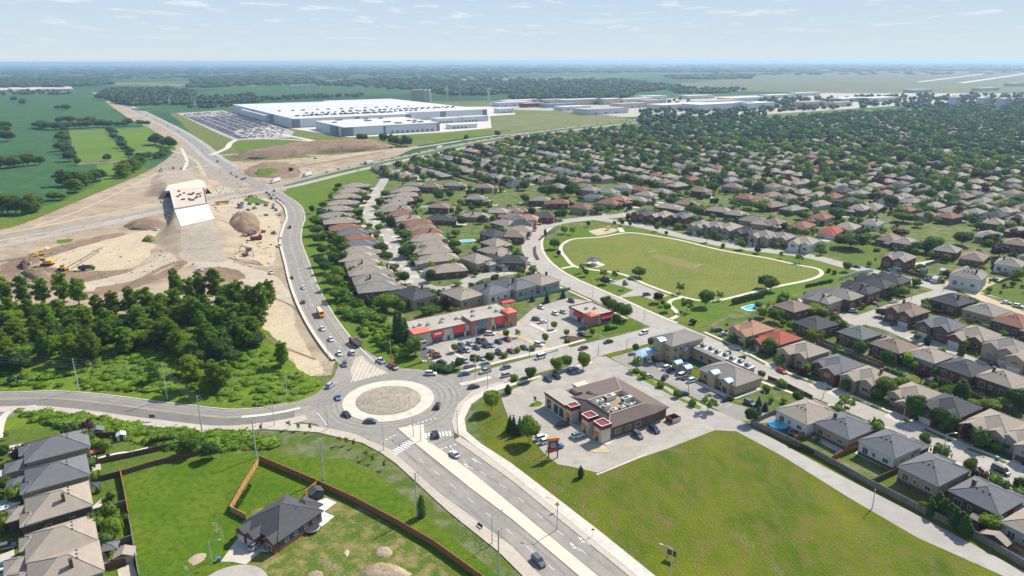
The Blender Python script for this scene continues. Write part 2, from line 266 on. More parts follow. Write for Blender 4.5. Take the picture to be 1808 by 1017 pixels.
# ------------------------------------------------------------------ mesh helpers
class MB:
    def __init__(s): s.v = []; s.f = []; s.m = []
    def add(s, vs, fs, m=0):
        k = len(s.v); s.v += [tuple(p) for p in vs]
        for f in fs: s.f.append(tuple(k + i for i in f)); s.m.append(m)
    def box(s, x0, x1, y0, y1, z0, z1, m=0, top=None):
        s.add([(x0, y0, z0), (x1, y0, z0), (x1, y1, z0), (x0, y1, z0), (x0, y0, z1), (x1, y0, z1), (x1, y1, z1), (x0, y1, z1)],
              [(0, 3, 2, 1), (0, 1, 5, 4), (1, 2, 6, 5), (2, 3, 7, 6), (3, 0, 4, 7)], m)
        k = len(s.v); s.f.append((k - 4, k - 3, k - 2, k - 1)); s.m.append(m if top is None else top)
    def prism(s, poly, z0, z1, m=0, top=None):
        nn = len(poly)
        a = sum(poly[i][0] * poly[(i + 1) % nn][1] - poly[(i + 1) % nn][0] * poly[i][1] for i in range(nn))
        if a < 0: poly = poly[::-1]
        s.add([(p[0], p[1], z0) for p in poly] + [(p[0], p[1], z1) for p in poly],
              [(i, (i + 1) % nn, nn + (i + 1) % nn, nn + i) for i in range(nn)], m)
        k = len(s.v) - nn
        s.f.append(tuple(range(k, k + nn))); s.m.append(m if top is None else top)
    def tube(s, a, b, r0, r1=None, n=6, m=0):
        r1 = r0 if r1 is None else r1; a = Vector(a); b = Vector(b); d = (b - a).normalized()
        u = d.cross(Vector((0, 0, 1)) if abs(d.z) < 0.9 else Vector((1, 0, 0))).normalized(); w_ = d.cross(u)
        vs = []
        for p, r in ((a, r0), (b, r1)):
            for i in range(n):
                t_ = 2 * pi * i / n; vs.append(p + u * (r * cos(t_)) + w_ * (r * sin(t_)))
        s.add(vs, [(i, (i + 1) % n, n + (i + 1) % n, n + i) for i in range(n)] + [tuple(range(n))[::-1], tuple(range(n, 2 * n))], m)
    def hip(s, x0, x1, y0, y1, z, slope=0.45, over=0.5, fas=0.22, m=0, mf_=1, mr_=2):
        x0 -= over; x1 += over; y0 -= over; y1 += over; W = x1 - x0; D = y1 - y0
        h = min(W, D) / 2 * slope; zt = z + fas
        if W <= D: r = [((x0 + x1) / 2, y0 + W / 2, zt + h), ((x0 + x1) / 2, y1 - W / 2, zt + h)]
        else: r = [(x0 + D / 2, (y0 + y1) / 2, zt + h), (x1 - D / 2, (y0 + y1) / 2, zt + h)]
        c = [(x0, y0, zt), (x1, y0, zt), (x1, y1, zt), (x0, y1, zt)]
        vs = c + r
        s.add(vs, [(0, 1, 4), (1, 2, 5, 4), (2, 3, 5), (3, 0, 4, 5)] if W <= D else [(0, 1, 5, 4), (1, 2, 5), (2, 3, 4, 5), (3, 0, 4)], m)
        s.add([(x0, y0, z), (x1, y0, z), (x1, y1, z), (x0, y1, z)] + c, [(0, 3, 2, 1), (0, 1, 5, 4), (1, 2, 6, 5), (2, 3, 7, 6), (3, 0, 4, 7)], mf_)
        e = [(0, 4), (1, 4), (2, 5), (3, 5)] if W <= D else [(0, 4), (3, 4), (1, 5), (2, 5)]
        for i, j in e + [(4, 5)]: s.tube(vs[i], vs[j], 0.11, n=4, m=mr_)
        return zt + h
    def gable(s, x0, x1, y0, y1, z, slope=0.5, over=0.45, fas=0.2, axis='y', m=0, mf_=1, wall=None):
        # ridge runs along axis
        if axis == 'y': X0, X1, Y0, Y1 = x0 - over, x1 + over, y0 - over, y1 + over; T = lambda a, b_, c: (a, b_, c)
        else: X0, X1, Y0, Y1 = y0 - over, y1 + over, x0 - over, x1 + over; T = lambda a, b_, c: (b_, a, c)
        h = (X1 - X0) / 2 * slope; xm = (X0 + X1) / 2; zt = z + fas
        s.add([T(X0, Y0, zt), T(xm, Y0, zt + h), T(xm, Y1, zt + h), T(X0, Y1, zt), T(X1, Y0, zt), T(X1, Y1, zt)], [(0, 1, 2, 3), (1, 4, 5, 2)], m)
        s.add([T(X0, Y0, z), T(xm, Y0, z + h), T(xm, Y1, z + h), T(X0, Y1, z), T(X1, Y0, z), T(X1, Y1, z),
               T(X0, Y0, zt), T(xm, Y0, zt + h), T(xm, Y1, zt + h), T(X0, Y1, zt), T(X1, Y0, zt), T(X1, Y1, zt)],
              [(0, 3, 2, 1), (1, 2, 5, 4), (0, 1, 7, 6), (1, 4, 10, 7), (3, 9, 8, 2), (2, 8, 11, 5), (0, 6, 9, 3), (4, 5, 11, 10)], mf_)
        if wall is not None:
            o = over; hh = h - 0.0
            for yy in (Y0 + o, Y1 - o):
                s.add([T(X0 + o, yy, z + o * slope), T(xm, yy, z + h), T(X1 - o, yy, z + o * slope), T(X0 + o, yy, z), T(X1 - o, yy, z)], [(0, 1, 2), (0, 2, 4, 3)], wall)
    def mesh(s, name, mats):
        me = bpy.data.meshes.new(name); me.from_pydata(s.v, [], s.f); me.update()
        for q in mats: me.materials.append(MATS[q] if isinstance(q, str) else q)
        me.polygons.foreach_set('material_index', s.m)
        return me

def npmesh(name, V, Q, mats, mi=None):
    me = bpy.data.meshes.new(name); nv, nf, k = len(V), len(Q), Q.shape[1]
    me.vertices.add(nv); me.vertices.foreach_set('co', V.astype(np.float32).ravel())
    me.loops.add(nf * k); me.loops.foreach_set('vertex_index', Q.astype(np.int32).ravel())
    me.polygons.add(nf); me.polygons.foreach_set('loop_start', np.arange(0, nf * k, k, dtype=np.int32))
    try: me.polygons.foreach_set('loop_total', np.full(nf, k, dtype=np.int32))
    except Exception: pass
    if mi is not None: me.polygons.foreach_set('material_index', mi.astype(np.int32))
    for q in mats: me.materials.append(MATS[q])
    me.update(calc_edges=True); me.validate()
    return me

def tag(o, label=None, cat=None, group=None, kind=None):
    if label:
        o['label'] = label
    if cat: o['category'] = cat
    if group: o['group'] = group
    if kind: o['kind'] = kind
    return o
def link(name, me, parent=None, loc=(0, 0, 0), rz=0, sc=None):
    o = bpy.data.objects.new(name, me); COL.objects.link(o)
    o.location = loc; o.rotation_euler = (0, 0, rz)
    if sc: o.scale = sc
    if parent: o.parent = parent
    return o
def empty(name, loc, rz, label, cat, group=None, sc=None):
    o = bpy.data.objects.new(name, None); COL.objects.link(o); o.location = loc; o.rotation_euler = (0, 0, rz)
    o.empty_display_size = 1
    if sc: o.scale = sc
    return tag(o, label, cat, group)
def swap(o, slot, m):
    o.material_slots[slot].link = 'OBJECT'; o.material_slots[slot].material = MATS[m]

ORGANIC = {'dirt_patch': 1.1, 'haul_road': 1.0, 'worn_patch': .6, 'sand_pit': .2, 'bare_lot': .6, 'grass_patch': .5, 'plant_grounds': 3, 'grass_bank': 1.5, 'embankment_grass': .6}
def ground_poly(name, pts, z, m, label=None, cat=None, raw=False, thick=False, kind='structure'):
    q = [tuple(p) if raw else (Z(*p)[:2] if isinstance(p[0], str) else G(p[0], p[1])) for p in pts]
    b_ = MB()
    if name in ORGANIC:
        r0 = random.Random(len(q)); q2 = smooth([Vector(p) for p in q] + [Vector(q[0])], 7)[:-1]; q = []
        for i, p in enumerate(q2):
            d = (q2[(i + 1) % len(q2)] - q2[i - 1]); a = ORGANIC[name]; q.append((p.x + d.y / (d.length + 1e-6) * r0.uniform(-a, a), p.y - d.x / (d.length + 1e-6) * r0.uniform(-a, a)))
    import mathutils
    tri = mathutils.geometry.tessellate_polygon([[Vector((x, y, 0)) for x, y in q]])
    a = sum(q[i][0] * q[(i + 1) % len(q)][1] - q[(i + 1) % len(q)][0] * q[i][1] for i in range(len(q)))
    if a < 0: q = q[::-1]; tri = mathutils.geometry.tessellate_polygon([[Vector((x, y, 0)) for x, y in q]])
    fs = []
    for f in tri:
        p0, p1, p2 = (q[i] for i in f)
        fs.append(tuple(f) if (p1[0] - p0[0]) * (p2[1] - p0[1]) - (p1[1] - p0[1]) * (p2[0] - p0[0]) > 0 else tuple(f)[::-1])
    b_.add([(x, y, z) for x, y in q], fs)
    if thick:
        nn = len(q)
        b_.add([(x, y, 0) for x, y in q] + [(x, y, z) for x, y in q], [(i, (i + 1) % nn, nn + (i + 1) % nn, nn + i) for i in range(nn)])
    o = link(name, b_.mesh(name, [m]))
    return tag(o, label, cat, None, kind)
def smooth(P, k=6):
    P = [Vector(p) for p in P]; o = []
    for i in range(len(P) - 1):
        p0 = P[max(i - 1, 0)]; p1 = P[i]; p2 = P[i + 1]; p3 = P[min(i + 2, len(P) - 1)]
        for j in range(k):
            t_ = j / k; o.append(0.5 * ((2 * p1) + (p2 - p0) * t_ + (2 * p0 - 5 * p1 + 4 * p2 - p3) * t_ ** 2 + (3 * p1 - p0 - 3 * p2 + p3) * t_ ** 3))
    return o + [P[-1]]
def offset_line(C, d):
    o = []
    for i, c in enumerate(C):
        t_ = (C[min(i + 1, len(C) - 1)] - C[max(i - 1, 0)]).normalized(); o.append(c + Vector((-t_.y, t_.x)) * d)
    return o
def gp(pts): return [Vector(Z(*p)) if isinstance(p[0], str) else Vector(G(*p)) for p in pts]
ROADS = []
def strip(name, C, w0, w1, z, m, label=None, cat=None, kind='structure', thick=0.0, widths=None):
    """flat band between offsets w0 and w1 (left positive) of centre line C (ground points)"""
    if name.endswith(('street', 'road', 'highway')): ROADS.append((np.array([tuple(p) for p in C]), max(abs(w0), abs(w1))))
    A = offset_line(C, w0); B = offset_line(C, w1); b_ = MB(); nn = len(C)
    if w0 < w1: A, B = B, A
    b_.add([(p.x, p.y, z) for p in A] + [(p.x, p.y, z) for p in B], [(nn + i, nn + i + 1, i + 1, i) for i in range(nn - 1)])
    if thick:
        for S_ in (A, B):
            b_.add([(p.x, p.y, z - thick) for p in S_] + [(p.x, p.y, z) for p in S_], [(i, i + 1, nn + i + 1, nn + i) for i in range(nn - 1)])
    return tag(link(name, b_.mesh(name, [m])), label, cat, None, kind)
def dashes(name, C, off, z, m, ln=3, gap=6, w_=0.15, label=None):
    b_ = MB(); A = offset_line(C, off); d = 0
    for i in range(len(A) - 1):
        p, q = A[i], A[i + 1]; L_ = (q - p).length
        if L_ < 1e-6: continue
        t_ = (q - p) / L_; nrm = Vector((-t_.y, t_.x)) * w_ / 2; x = 0
        while x < L_ - 1e-3:
            ph = (d + x) % (ln + gap)
            if ph < ln:
                e = min(L_, x + ln - ph); a = p + t_ * x; c = p + t_ * e
                b_.add([(*(a - nrm), z), (*(c - nrm), z), (*(c + nrm), z), (*(a + nrm), z)], [(0, 1, 2, 3)]); x = e + 1e-3
            else: x += (ln + gap) - ph + 1e-3
        d += L_
    if b_.v: tag(link(name, b_.mesh(name, [m])), label, 'road marking', None, 'structure')

# ------------------------------------------------------------------ GROUND
XS = [-70000, -30000, -12000, -5000, -2500, -1500, -1000, -600, -400, -300, -200, -100, 0, 100, 200, 300, 400, 600, 1000, 1500, 2500, 5000, 12000, 30000, 70000]
YS = [-500, 0, 100, 200, 300, 400, 500, 600, 800, 1000, 1300, 1700, 2300, 3500, 5000, 8000, 14000, 25000, 45000, 80000]
gb = MB(); gb.add([(x, y, 0) for y in YS for x in XS], [(j * len(XS) + i, j * len(XS) + i + 1, (j + 1) * len(XS) + i + 1, (j + 1) * len(XS) + i) for j in range(len(YS) - 1) for i in range(len(XS) - 1)])
tag(link('ground', gb.mesh('ground', ['farmland'])), 'flat green farmland reaching to the horizon', 'ground', None, 'structure')

GP = ground_poly
GP('town_ground',[(-900,560),(-300,440),(300,372),(480,330),(620,300),(760,262),(900,236),(1100,212),(1300,198),(1500,195),(1900,186),(2700,186),(3200,420),(2600,1300),(904,1300),(-900,1300)],0.02,'town_ground','green town lawns and verges below the houses','lawn')
# fields upper left
GP('crop_field', [(-900, 200), (-100, 169), (165, 168), (195, 195), (258, 224), (150, 232), (105, 238), (112, 300), (135, 345), (40, 385), (0, 392), (-900, 530)], 0.10, 'field_dark', 'dark green crop field at the left', 'field')
GP('hay_field', [(122, 231), (186, 228), (230, 285), (133, 289)], 0.2, 'field_bright', 'bright yellow green field with a brown patch', 'field')
GP('hay_field', [(200, 228), (262, 224), (312, 262), (262, 285), (238, 272)], 0.2, 'field_bright', 'bright green field beside the farmyard', 'field')
GP('hay_field', [(170, 291), (200, 288), (202, 318), (180, 330)], 0.2, 'field_bright', 'small bright green field below the track', 'field')
GP('track', [(136, 288), (228, 283), (228, 286), (136, 292)], 0.26, 'brown_dirt', 'thin brown farm track', 'track')
GP('far_field', [(230, 192), (400, 182), (405, 195), (300, 200), (240, 195)], 0.15, 'field_dark', 'green field beside the factory', 'field')
GP('far_field', [(452, 150), (640, 146), (730, 165), (640, 170), (452, 172)], 0.35, 'field_dark', 'flat green field behind the factory', 'field')
GP('far_field', [(300, 168), (452, 152), (452, 174), (320, 182)], 0.35, 'field_dark', 'green field left behind the factory', 'field')
GP('airfield', [(1180, 150), (1350, 133), (1500, 128), (2300, 118), (2600, 150), (1808, 165), (1500, 165), (1250, 160)], 0.5, 'airfield_grass' if 'airfield_grass' in MATS else 'park_grass', 'pale green open airfield', 'airfield')
GP('runway', [(1617, 144.8), (1626, 145.3), (1738, 131.3), (1731, 130.8)], 1.0, 'concrete', 'pale airport runway, the farther one', 'runway')
GP('runway', [(1690, 146.6), (1704, 147), (1830, 128.3), (1812, 129.2)], 1.0, 'concrete', 'pale airport runway, the nearer one', 'runway')
GP('bare_field', [(0, 152), (125, 152), (130, 160), (0, 161)], 0.3, 'pink_slab', 'pale pinkish bare strip beyond the fields', 'field')
# green land round the factory
GP('plant_grounds', [(300, 200), (400, 195), (870, 196), (905, 193), (1010, 197), (1090, 207), (1110, 213), (860, 238), (700, 262), (410, 285), (360, 255)], 0.08, 'rough_grass', 'rough grass land round the factory', 'grass')
GP('plant_yard', [(405, 197), (519, 228), (620, 243), (778, 234), (870, 226), (920, 212), (900, 190), (860, 188)], 0.14, 'concrete', 'pale paved yard round the factory', 'yard')
GP('plant_lot', [(312, 200), (392, 195), (455, 212), (520, 232), (512, 243), (415, 248), (385, 236)], 0.16, 'alley_asphalt', 'large pale parking lot of the factory', 'parking lot')
GP('green_strip', [(415, 252), (560, 244), (780, 238), (900, 228), (905, 232), (780, 246), (680, 254), (560, 256), (420, 272)], 0.18, 'verge', 'green strip between factory and berm', 'grass')
GP('lowland', [(865, 205), (1000, 196), (1100, 207), (1112, 213), (870, 238)], 0.17, 'lowland', 'green open land beside the town edge', 'grass')
# construction land
GP('construction_ground', [(168, 165), (182, 165), (262, 198), (345, 240), (400, 262), (430, 270), (560, 262), (690, 250), (740, 258), (700, 276), (620, 294), (540, 312), (500, 325), (512, 345), (530, 372),
    (516,400),(505,440),(512,480),(540,540),(575,600),(592,636),(585,662),(560,665),(530,650),(505,630),(492,600),(470,585),(480,560),(470,535),(300,560),(0,590),(-700,640),(-900,560),(-500,470),(0,406),(60,388),(150,350),(240,312),(300,282),(312,268),(288,240),(240,218),(200,190)],
   0.05, 'dirt', 'wide pale brown construction ground', 'dirt')
GP('haul_road',[(130,505),(200,487),(280,458),(320,430),(335,425),(350,400),(372,398),(395,440),(420,465),(470,480),(500,500),(520,560),(500,600),(470,560),(470,520),(430,500),(405,490),(370,475),(330,470),(250,495),(160,515)],0.075,'pale_dirt','pale haul road across the construction site','dirt road')
GP('dirt_patch', [(0, 470), (40, 452), (170, 418), (220, 412), (200, 425), (110, 452), (50, 470), (30, 490), (0, 500)], 0.065, 'brown_dirt', 'long dark brown earth strip', 'dirt')
GP('dirt_patch', [(70, 462), (130, 440), (210, 418), (270, 405), (285, 415), (270, 440), (240, 470), (170, 480), (120, 478)], 0.085, 'sand', 'pale sandy basin floor of the excavation', 'sand')
GP('dirt_patch', [(30, 490), (60, 470), (130, 478), (200, 478), (240, 475), (200, 488), (140, 500), (90, 510), (50, 505)], 0.088, 'brown_dirt', 'dark dug earth beside the excavator', 'dirt')
GP('dirt_patch', [(170, 508), (260, 490), (330, 455), (325, 470), (290, 490), (240, 508), (170, 522)], 0.08, 'brown_dirt', 'brown earth bank below the haul road', 'dirt')
GP('dirt_patch', [(395, 405), (420, 385), (470, 372), (495, 392), (490, 430), (478, 470), (450, 460), (420, 462), (400, 440)], 0.095, 'sand', 'sandy work yard beside the curved road', 'sand')
GP('dirt_patch', [(345, 478), (370, 472), (410, 475), (432, 485), (430, 492), (400, 498), (350, 495)], 0.105, 'brown_dirt', 'brown oval of fresh earth', 'dirt')
GP('dirt_patch', [(478, 525), (510, 560), (545, 620), (575, 655), (545, 662), (515, 635), (480, 590), (462, 570)], 0.10, 'sand', 'sandy strip beside the woodlot', 'sand')
GP('dirt_patch', [(335, 365), (360, 335), (400, 330), (440, 355), (470, 350), (498, 372), (440, 385), (395, 400), (370, 375)], 0.06, 'pale_dirt', 'pale dirt around the bridge approach', 'dirt')
GP('dirt_patch', [(270, 300), (320, 262), (350, 262), (380, 282), (430, 320), (400, 335), (380, 330), (330, 315), (290, 320)], 0.055, 'gravel', 'grey gravel working area', 'gravel')
GP('grass_patch', [(430, 352), (448, 348), (475, 358), (470, 360), (440, 358)], 0.12, 'verge', 'small grass islet at the junction', 'grass')
GP('grass_patch', [(100, 424), (128, 422), (125, 427), (104, 430)], 0.12, 'verge', 'small bright weed patch in the earth', 'grass')
for i,(pts,w_,m) in enumerate((([('B1',300,555),('B1',420,520),('B1',600,480),('B1',760,460)],1.6,'pale_dirt'),([('B1',470,610),('B1',580,550),('B1',680,490),('B1',720,470)],.8,'brown_dirt'),([('B1',500,620),('B1',600,560),('B1',700,495)],.6,'brown_dirt'),([('X',545,700),('X',580,770),('X',640,815),('X',760,840),('X',890,865)],1.0,'brown_dirt'),([('X',600,810),('X',800,825),('X',880,860)],.7,'brown_dirt'),
   ([('B1',540,800),('B1',800,760),('B1',1000,690),('B1',1150,610),('B1',1290,560)],2.2,'brown_dirt'),([('C2',20,100),('C2',150,190),('C2',260,240),('C2',420,300)],.7,'brown_dirt'),([('B2',110,820),('B2',250,880),('B2',330,960)],.6,'brown_dirt'),([('B1',0,570),('B1',80,555),('B1',180,545)],1.0,'mulch'),
   ([(60,400),(140,372),(220,335),(290,300)],1.5,'pale_dirt'),([(0,414),(100,395),(200,375),(290,357)],2.0,'sand'),([(290,318),(330,300),(380,290)],2.5,'pale_dirt'),([(300,265),(340,280),(360,310),(352,325)],2.5,'pale_dirt'),([(320,262),(330,285),(318,310)],2.0,'concrete'),([(430,300),(520,295),(600,282),(680,268)],3.0,'brown_dirt'),([(410,300),(500,290),(620,274),(700,262)],2.2,'sand'))):
    strip('dirt_track', smooth(gp(pts)), w_, -w_, .112 + .002 * i, m, 'dirt track across the construction ground, track %s' % ORD[i], 'track')
# green bands
GP('embankment_grass',[(500,338),(560,318),(640,300),(690,300),(640,330),(600,350),(585,390),(590,440),(610,500),(640,540),(690,570),(735,600),(740,640),(760,652),(700,655),(655,622),(600,580),(560,530),(530,470),(520,420),(530,375)],0.06,'verge','bright green embankment beside the curved road','grass')
GP('grass_bank', [(0, 385), (-600, 500), (-700, 540), (-300, 470), (0, 406), (60, 388), (150, 350), (255, 305), (262, 296), (230, 300), (170, 325), (110, 355)], 0.11, 'verge', 'green bank above the construction ground', 'grass')
GP('woodland_floor',[(-700,640),(-300,545),(0,535),(130,540),(220,555),(300,532),(400,545),(470,565),(490,595),(505,630),(530,652),(560,668),(578,680),(560,695),(520,712),(452,722),(400,722),(330,718),(250,706),(160,694),(0,690),(-700,720)],0.09,'undergrowth_ground','overgrown green floor of the woodlot','undergrowth')
GP('weed_bank', [(0, 735), (60, 722), (180, 738), (280, 760), (360, 768), (450, 768), (480, 790), (400, 800), (330, 800), (200, 770), (110, 755), (0, 760)], 0.05, 'undergrowth_ground', 'weedy bank below the west road', 'undergrowth')
GP('lawn_plot', [(216, 842), (300, 815), (450, 798), (640, 815), (880, 1017), (950, 1100), (200, 1100)], 0.045, 'bright_lawn', 'bright green empty building plot', 'lawn')
GP('lawn_plot', [(445, 900), (600, 870), (860, 1040), (900, 1150), (360, 1150), (420, 1000)], 0.055, 'rough_grass', 'rough stony grass round the dark-roofed house', 'grass')
GP('lawn_plot', [(0, 755), (160, 760), (300, 775), (330, 795), (215, 842), (245, 1100), (-400, 1200), (-400, 760)], 0.035, 'lawn', 'back gardens of the left houses', 'lawn')
GP('meadow', [(838, 735), (862, 705), (905, 690), (1000, 640), (1180, 600), (1330, 738), (1700, 930), (2400, 1350), (1500, 1350), (1160, 1030), (1010, 900), (860, 790)], 0.04, 'meadow', 'wide yellow green meadow behind the restaurant', 'meadow')
PARK = [('B3',350,450),('B3',430,410),('B3',620,395),('B3',820,365),('B3',1000,385),('B3',1200,420),('B3',1400,470),('B3',1808,545),('B4',200,590),('B4',350,620),('B4',370,660),('B4',280,700),('B4',60,745),('B3',1700,780),('B3',1430,845),('B3',1220,815),('B3',960,730),('B3',780,655),('B3',560,620),('B3',440,600),('B3',380,540)]
GP('park_lawn', PARK, 0.07, 'park_grass', 'large olive green mown park field', 'field')
GP('park_surround',[('B3',220,440),('B3',420,330),('B3',700,310),('B3',1100,360),('B3',1500,440),('B4',100,500),('B4',600,610),('B4',760,660),('B4',500,720),('B4',200,800),('B3',1600,900),('B3',1400,1010),('C3',1290,90),('C3',1130,0),('B3',640,790),('B3',250,560)],0.045,'verge','green margin round the park field','grass')
GP('worn_patch',[('B3',970,520),('B3',1030,518),('B3',1110,532),('B3',1200,555),('B3',1290,585),('B3',1330,612),('B3',1300,626),('B3',1230,612),('B3',1150,590),('B3',1060,562),('B3',1000,540)],0.085,'worn','worn brownish strip between the goals','grass')
GP('sand_pit', [('B3', 540, 350), ('B3', 660, 330), ('B3', 740, 340), ('B3', 720, 360), ('B3', 600, 382)], 0.10, 'sand', 'sandy playground ground in the park', 'sand')
GP('green_lot', [('B4', 160, 490), ('B4', 420, 440), ('B4', 900, 450), ('B4', 1020, 500), ('B4', 900, 560), ('B4', 820, 640), ('B4', 600, 580), ('B4', 450, 520)], 0.06, 'lawn', 'green empty lot behind the park', 'lawn')
GP('bare_lot', [('B4', 1200, 730), ('B4', 1520, 680), ('B4', 1808, 720), ('B4', 1808, 860), ('B4', 1500, 790), ('B4', 1300, 760)], 0.062, 'sand', 'bare earth round the unfinished house', 'dirt')
GP('green_lot', [('B4', 1500, 780), ('B4', 1640, 700), ('B4', 1900, 640), ('B4', 2100, 900), ('B4', 1808, 880)], 0.07, 'lawn', 'green lot at the right edge', 'lawn')
GP('gravel_yard', [('D4', 1600, 700), ('D4', 1808, 600), ('D4', 2300, 700), ('D4', 2300, 1100), ('D4', 1900, 1016), ('D4', 1690, 860)], 0.05, 'concrete', 'pale paved backyard at the right edge', 'patio')

# ------------------------------------------------------------------ ROADS
RA = 'asphalt'
north = smooth(gp([(655, 668), (628, 640), (600, 610), (566, 562), (540, 510), (524, 460), (514, 425), (518, 400), (523, 385), (517, 365), (498, 350), (470, 335), (440, 318), (405, 296), (375, 278), (345, 252), (300, 224), (250, 200), (205, 180), (168, 163)]))
strip('north_road', north, 6.5, -6.5, 0.12, 'asphalt', 'curving road running north beside the construction site', 'road')
k0 = int(len(north) * 0.68)
strip('north_road', north[k0:], 13, -13, 0.10, 'alley_asphalt', 'wide pale far part of the north road', 'road')
strip('kerb', north[4:70], -6.5, -7.2, 0.24, 'concrete', 'pale kerb along the curved road, house side', 'kerb', thick=0.2)
strip('road_median', north[8:60], 8.0, 6.6, 0.9, 'cream_concrete', 'pale low concrete barrier beside the curved road', 'barrier', thick=0.85)
dashes('lane_marking', north, 0.4, 0.15, 'white_paint', label='white dashed line on the curved road')
dashes('lane_marking', north[:80], -3.6, 0.15, 'yellow_paint', 500, 1, 0.15, label='worn yellow line on the curved road')
hwl1 = smooth(gp([(-500, 505), (-200, 455), (0, 421), (100, 404), (200, 386), (300, 365), (400, 344), (470, 332), (520, 320), (600, 300), (700, 279), (800, 258), (900, 240), (1000, 226), (1150, 208)]))
hwl2 = smooth(gp([(-500, 522), (-200, 470), (0, 434), (100, 414), (200, 393), (300, 372), (400, 350), (475, 337), (530, 326), (610, 306), (700, 286), (800, 265), (900, 246), (1000, 231), (1150, 213)]))
strip('highway', hwl1, 5.5, -5, 0.13, 'asphalt', 'far carriageway of the highway', 'highway')
strip('highway', hwl2, 5, -5.5, 0.14, 'alley_asphalt', 'near carriageway of the highway', 'highway')
strip('highway_median', hwl1[:30], -5.2, -9.5, 0.12, 'pale_dirt', 'pale dirt median of the highway', 'median')
strip('highway_median', hwl1[50:], -5.2, -9, 0.11, 'verge', 'grass median of the highway', 'median')
dashes('lane_marking', hwl1, 0, 0.16, 'white_paint', 3, 6, 0.2, 'white dashes on the far carriageway')
dashes('lane_marking', hwl2, 0, 0.17, 'white_paint', 3, 6, 0.2, 'white dashes on the near carriageway')
# side tracks beside the berm
strip('service_road', smooth(gp([(380, 275), (430, 272), (500, 272), (600, 275), (700, 266), (780, 254), (870, 240), (960, 232)])), 4, -4, 0.12, 'pale_dirt', 'pale service road below the long berm', 'dirt road')
strip('service_road', smooth(gp([(372, 274), (400, 262), (408, 252), (430, 245), (500, 246), (560, 250)])), 4, -4, 0.19, 'concrete', 'pale access road to the factory', 'road')
strip('service_road', gp([(470, 226), (500, 238), (560, 250)]), 5, -5, 0.2, 'concrete', 'short access road beside the factory lot', 'road')
# west road
west = smooth(gp([(-350, 720), (-150, 708), (0, 706), (80, 704), (140, 708), (200, 715), (250, 722), (300, 728), (350, 734), (400, 738), (452, 735), (500, 728), (545, 718), (590, 712)]))
strip('west_road', west, 6, -6, 0.10, 'asphalt', 'road leading west from the roundabout', 'road')
strip('west_road', west, 0, -5.6, 0.115, 'dark_asphalt', 'darker resurfaced lane of the west road', 'road')
strip('boulevard', west[:-8], -6, -10.5, 0.24, 'pink_concrete', 'pale pink paved boulevard beside west road', 'path', thick=0.2)
strip('kerb', west[:-10], 6.5, 6, 0.24, 'concrete', 'pale kerb north of the west road', 'kerb', thick=0.2)
dashes('lane_marking', west, 0, 0.13, 'yellow_paint', 600, 1, 0.2, 'yellow centre line of the west road')
strip('road_median', west[-22:-8], 0.9, -0.9, 0.26, 'cream_concrete', 'pale splitter island on the west road', 'median', thick=0.2)
side = smooth(gp([(60, 712), (20, 725), (-30, 750), (-90, 800)]))
strip('side_street', side, 4.5, -4.5, 0.105, 'dark_asphalt', 'side street bending down at the left', 'street')
strip('kerb', smooth(gp([('C1', 250, 632), ('C1', 120, 650), ('C1', 40, 690), ('C1', 5, 760), ('C1', -10, 860)])), 1.2, -1.2, 0.23, 'concrete', 'pale curved footpath at the side street', 'path', thick=0.2)
# roundabout
RB = Vector(G(686, 707))
def disc(name, r0, r1, z, m, label, cat, n_=96, skirt=True, alt=None):
    b_ = MB()
    for i in range(n_):
        a, c = 2 * pi * i / n_, 2 * pi * (i + 1) / n_
        P_ = [(RB.x + r * cos(t_), RB.y + r * sin(t_), z) for r, t_ in ((r0, a), (r1, a), (r1, c), (r0, c))]
        b_.add(P_, [(0, 1, 2, 3)], 0 if alt is None else (i // 3) % 2)
        if skirt: b_.add([(P_[1][0], P_[1][1], 0), (P_[2][0], P_[2][1], 0), P_[2], P_[1]], [(0, 1, 2, 3)])
    return tag(link(name, b_.mesh(name, [m] if alt is None else [m, alt])), label, cat, None, 'structure')
disc('roundabout_road', 0.5, 28.5, 0.13, 'asphalt', 'grey ring road of the roundabout', 'road', skirt=False)
for i, (a_, c_) in enumerate(((18.4, 19.3), (20.5, 21.4), (23.0, 23.9), (25.1, 26.0))): disc('tyre_track', a_, c_, .131 + i * .0001, 'tyre_wear', 'darker wheel track round the roundabout, %s' % ORD[i], 'road', skirt=False)
disc('roundabout_apron', 10, 16.8, 0.28, 'cream_concrete', 'cream concrete apron with darker slabs round the island', 'apron', alt='concrete')
b_ = MB()
for k, (r, z) in enumerate([(12.0, 0.30), (11.5, 0.45), (8, 0.85), (4, 1.1), (0.01, 1.15)]):
    b_.v += [(RB.x + r * cos(2 * pi * i / 48), RB.y + r * sin(2 * pi * i / 48), z) for i in range(48)]
for k in range(4):
    for i in range(48): b_.f.append((k * 48 + i, k * 48 + (i + 1) % 48, (k + 1) * 48 + (i + 1) % 48, (k + 1) * 48 + i)); b_.m.append(0)
tag(link('central_island', b_.mesh('island', ['gravel'])), 'bare gravel centre of the roundabout', 'island', None, 'structure')
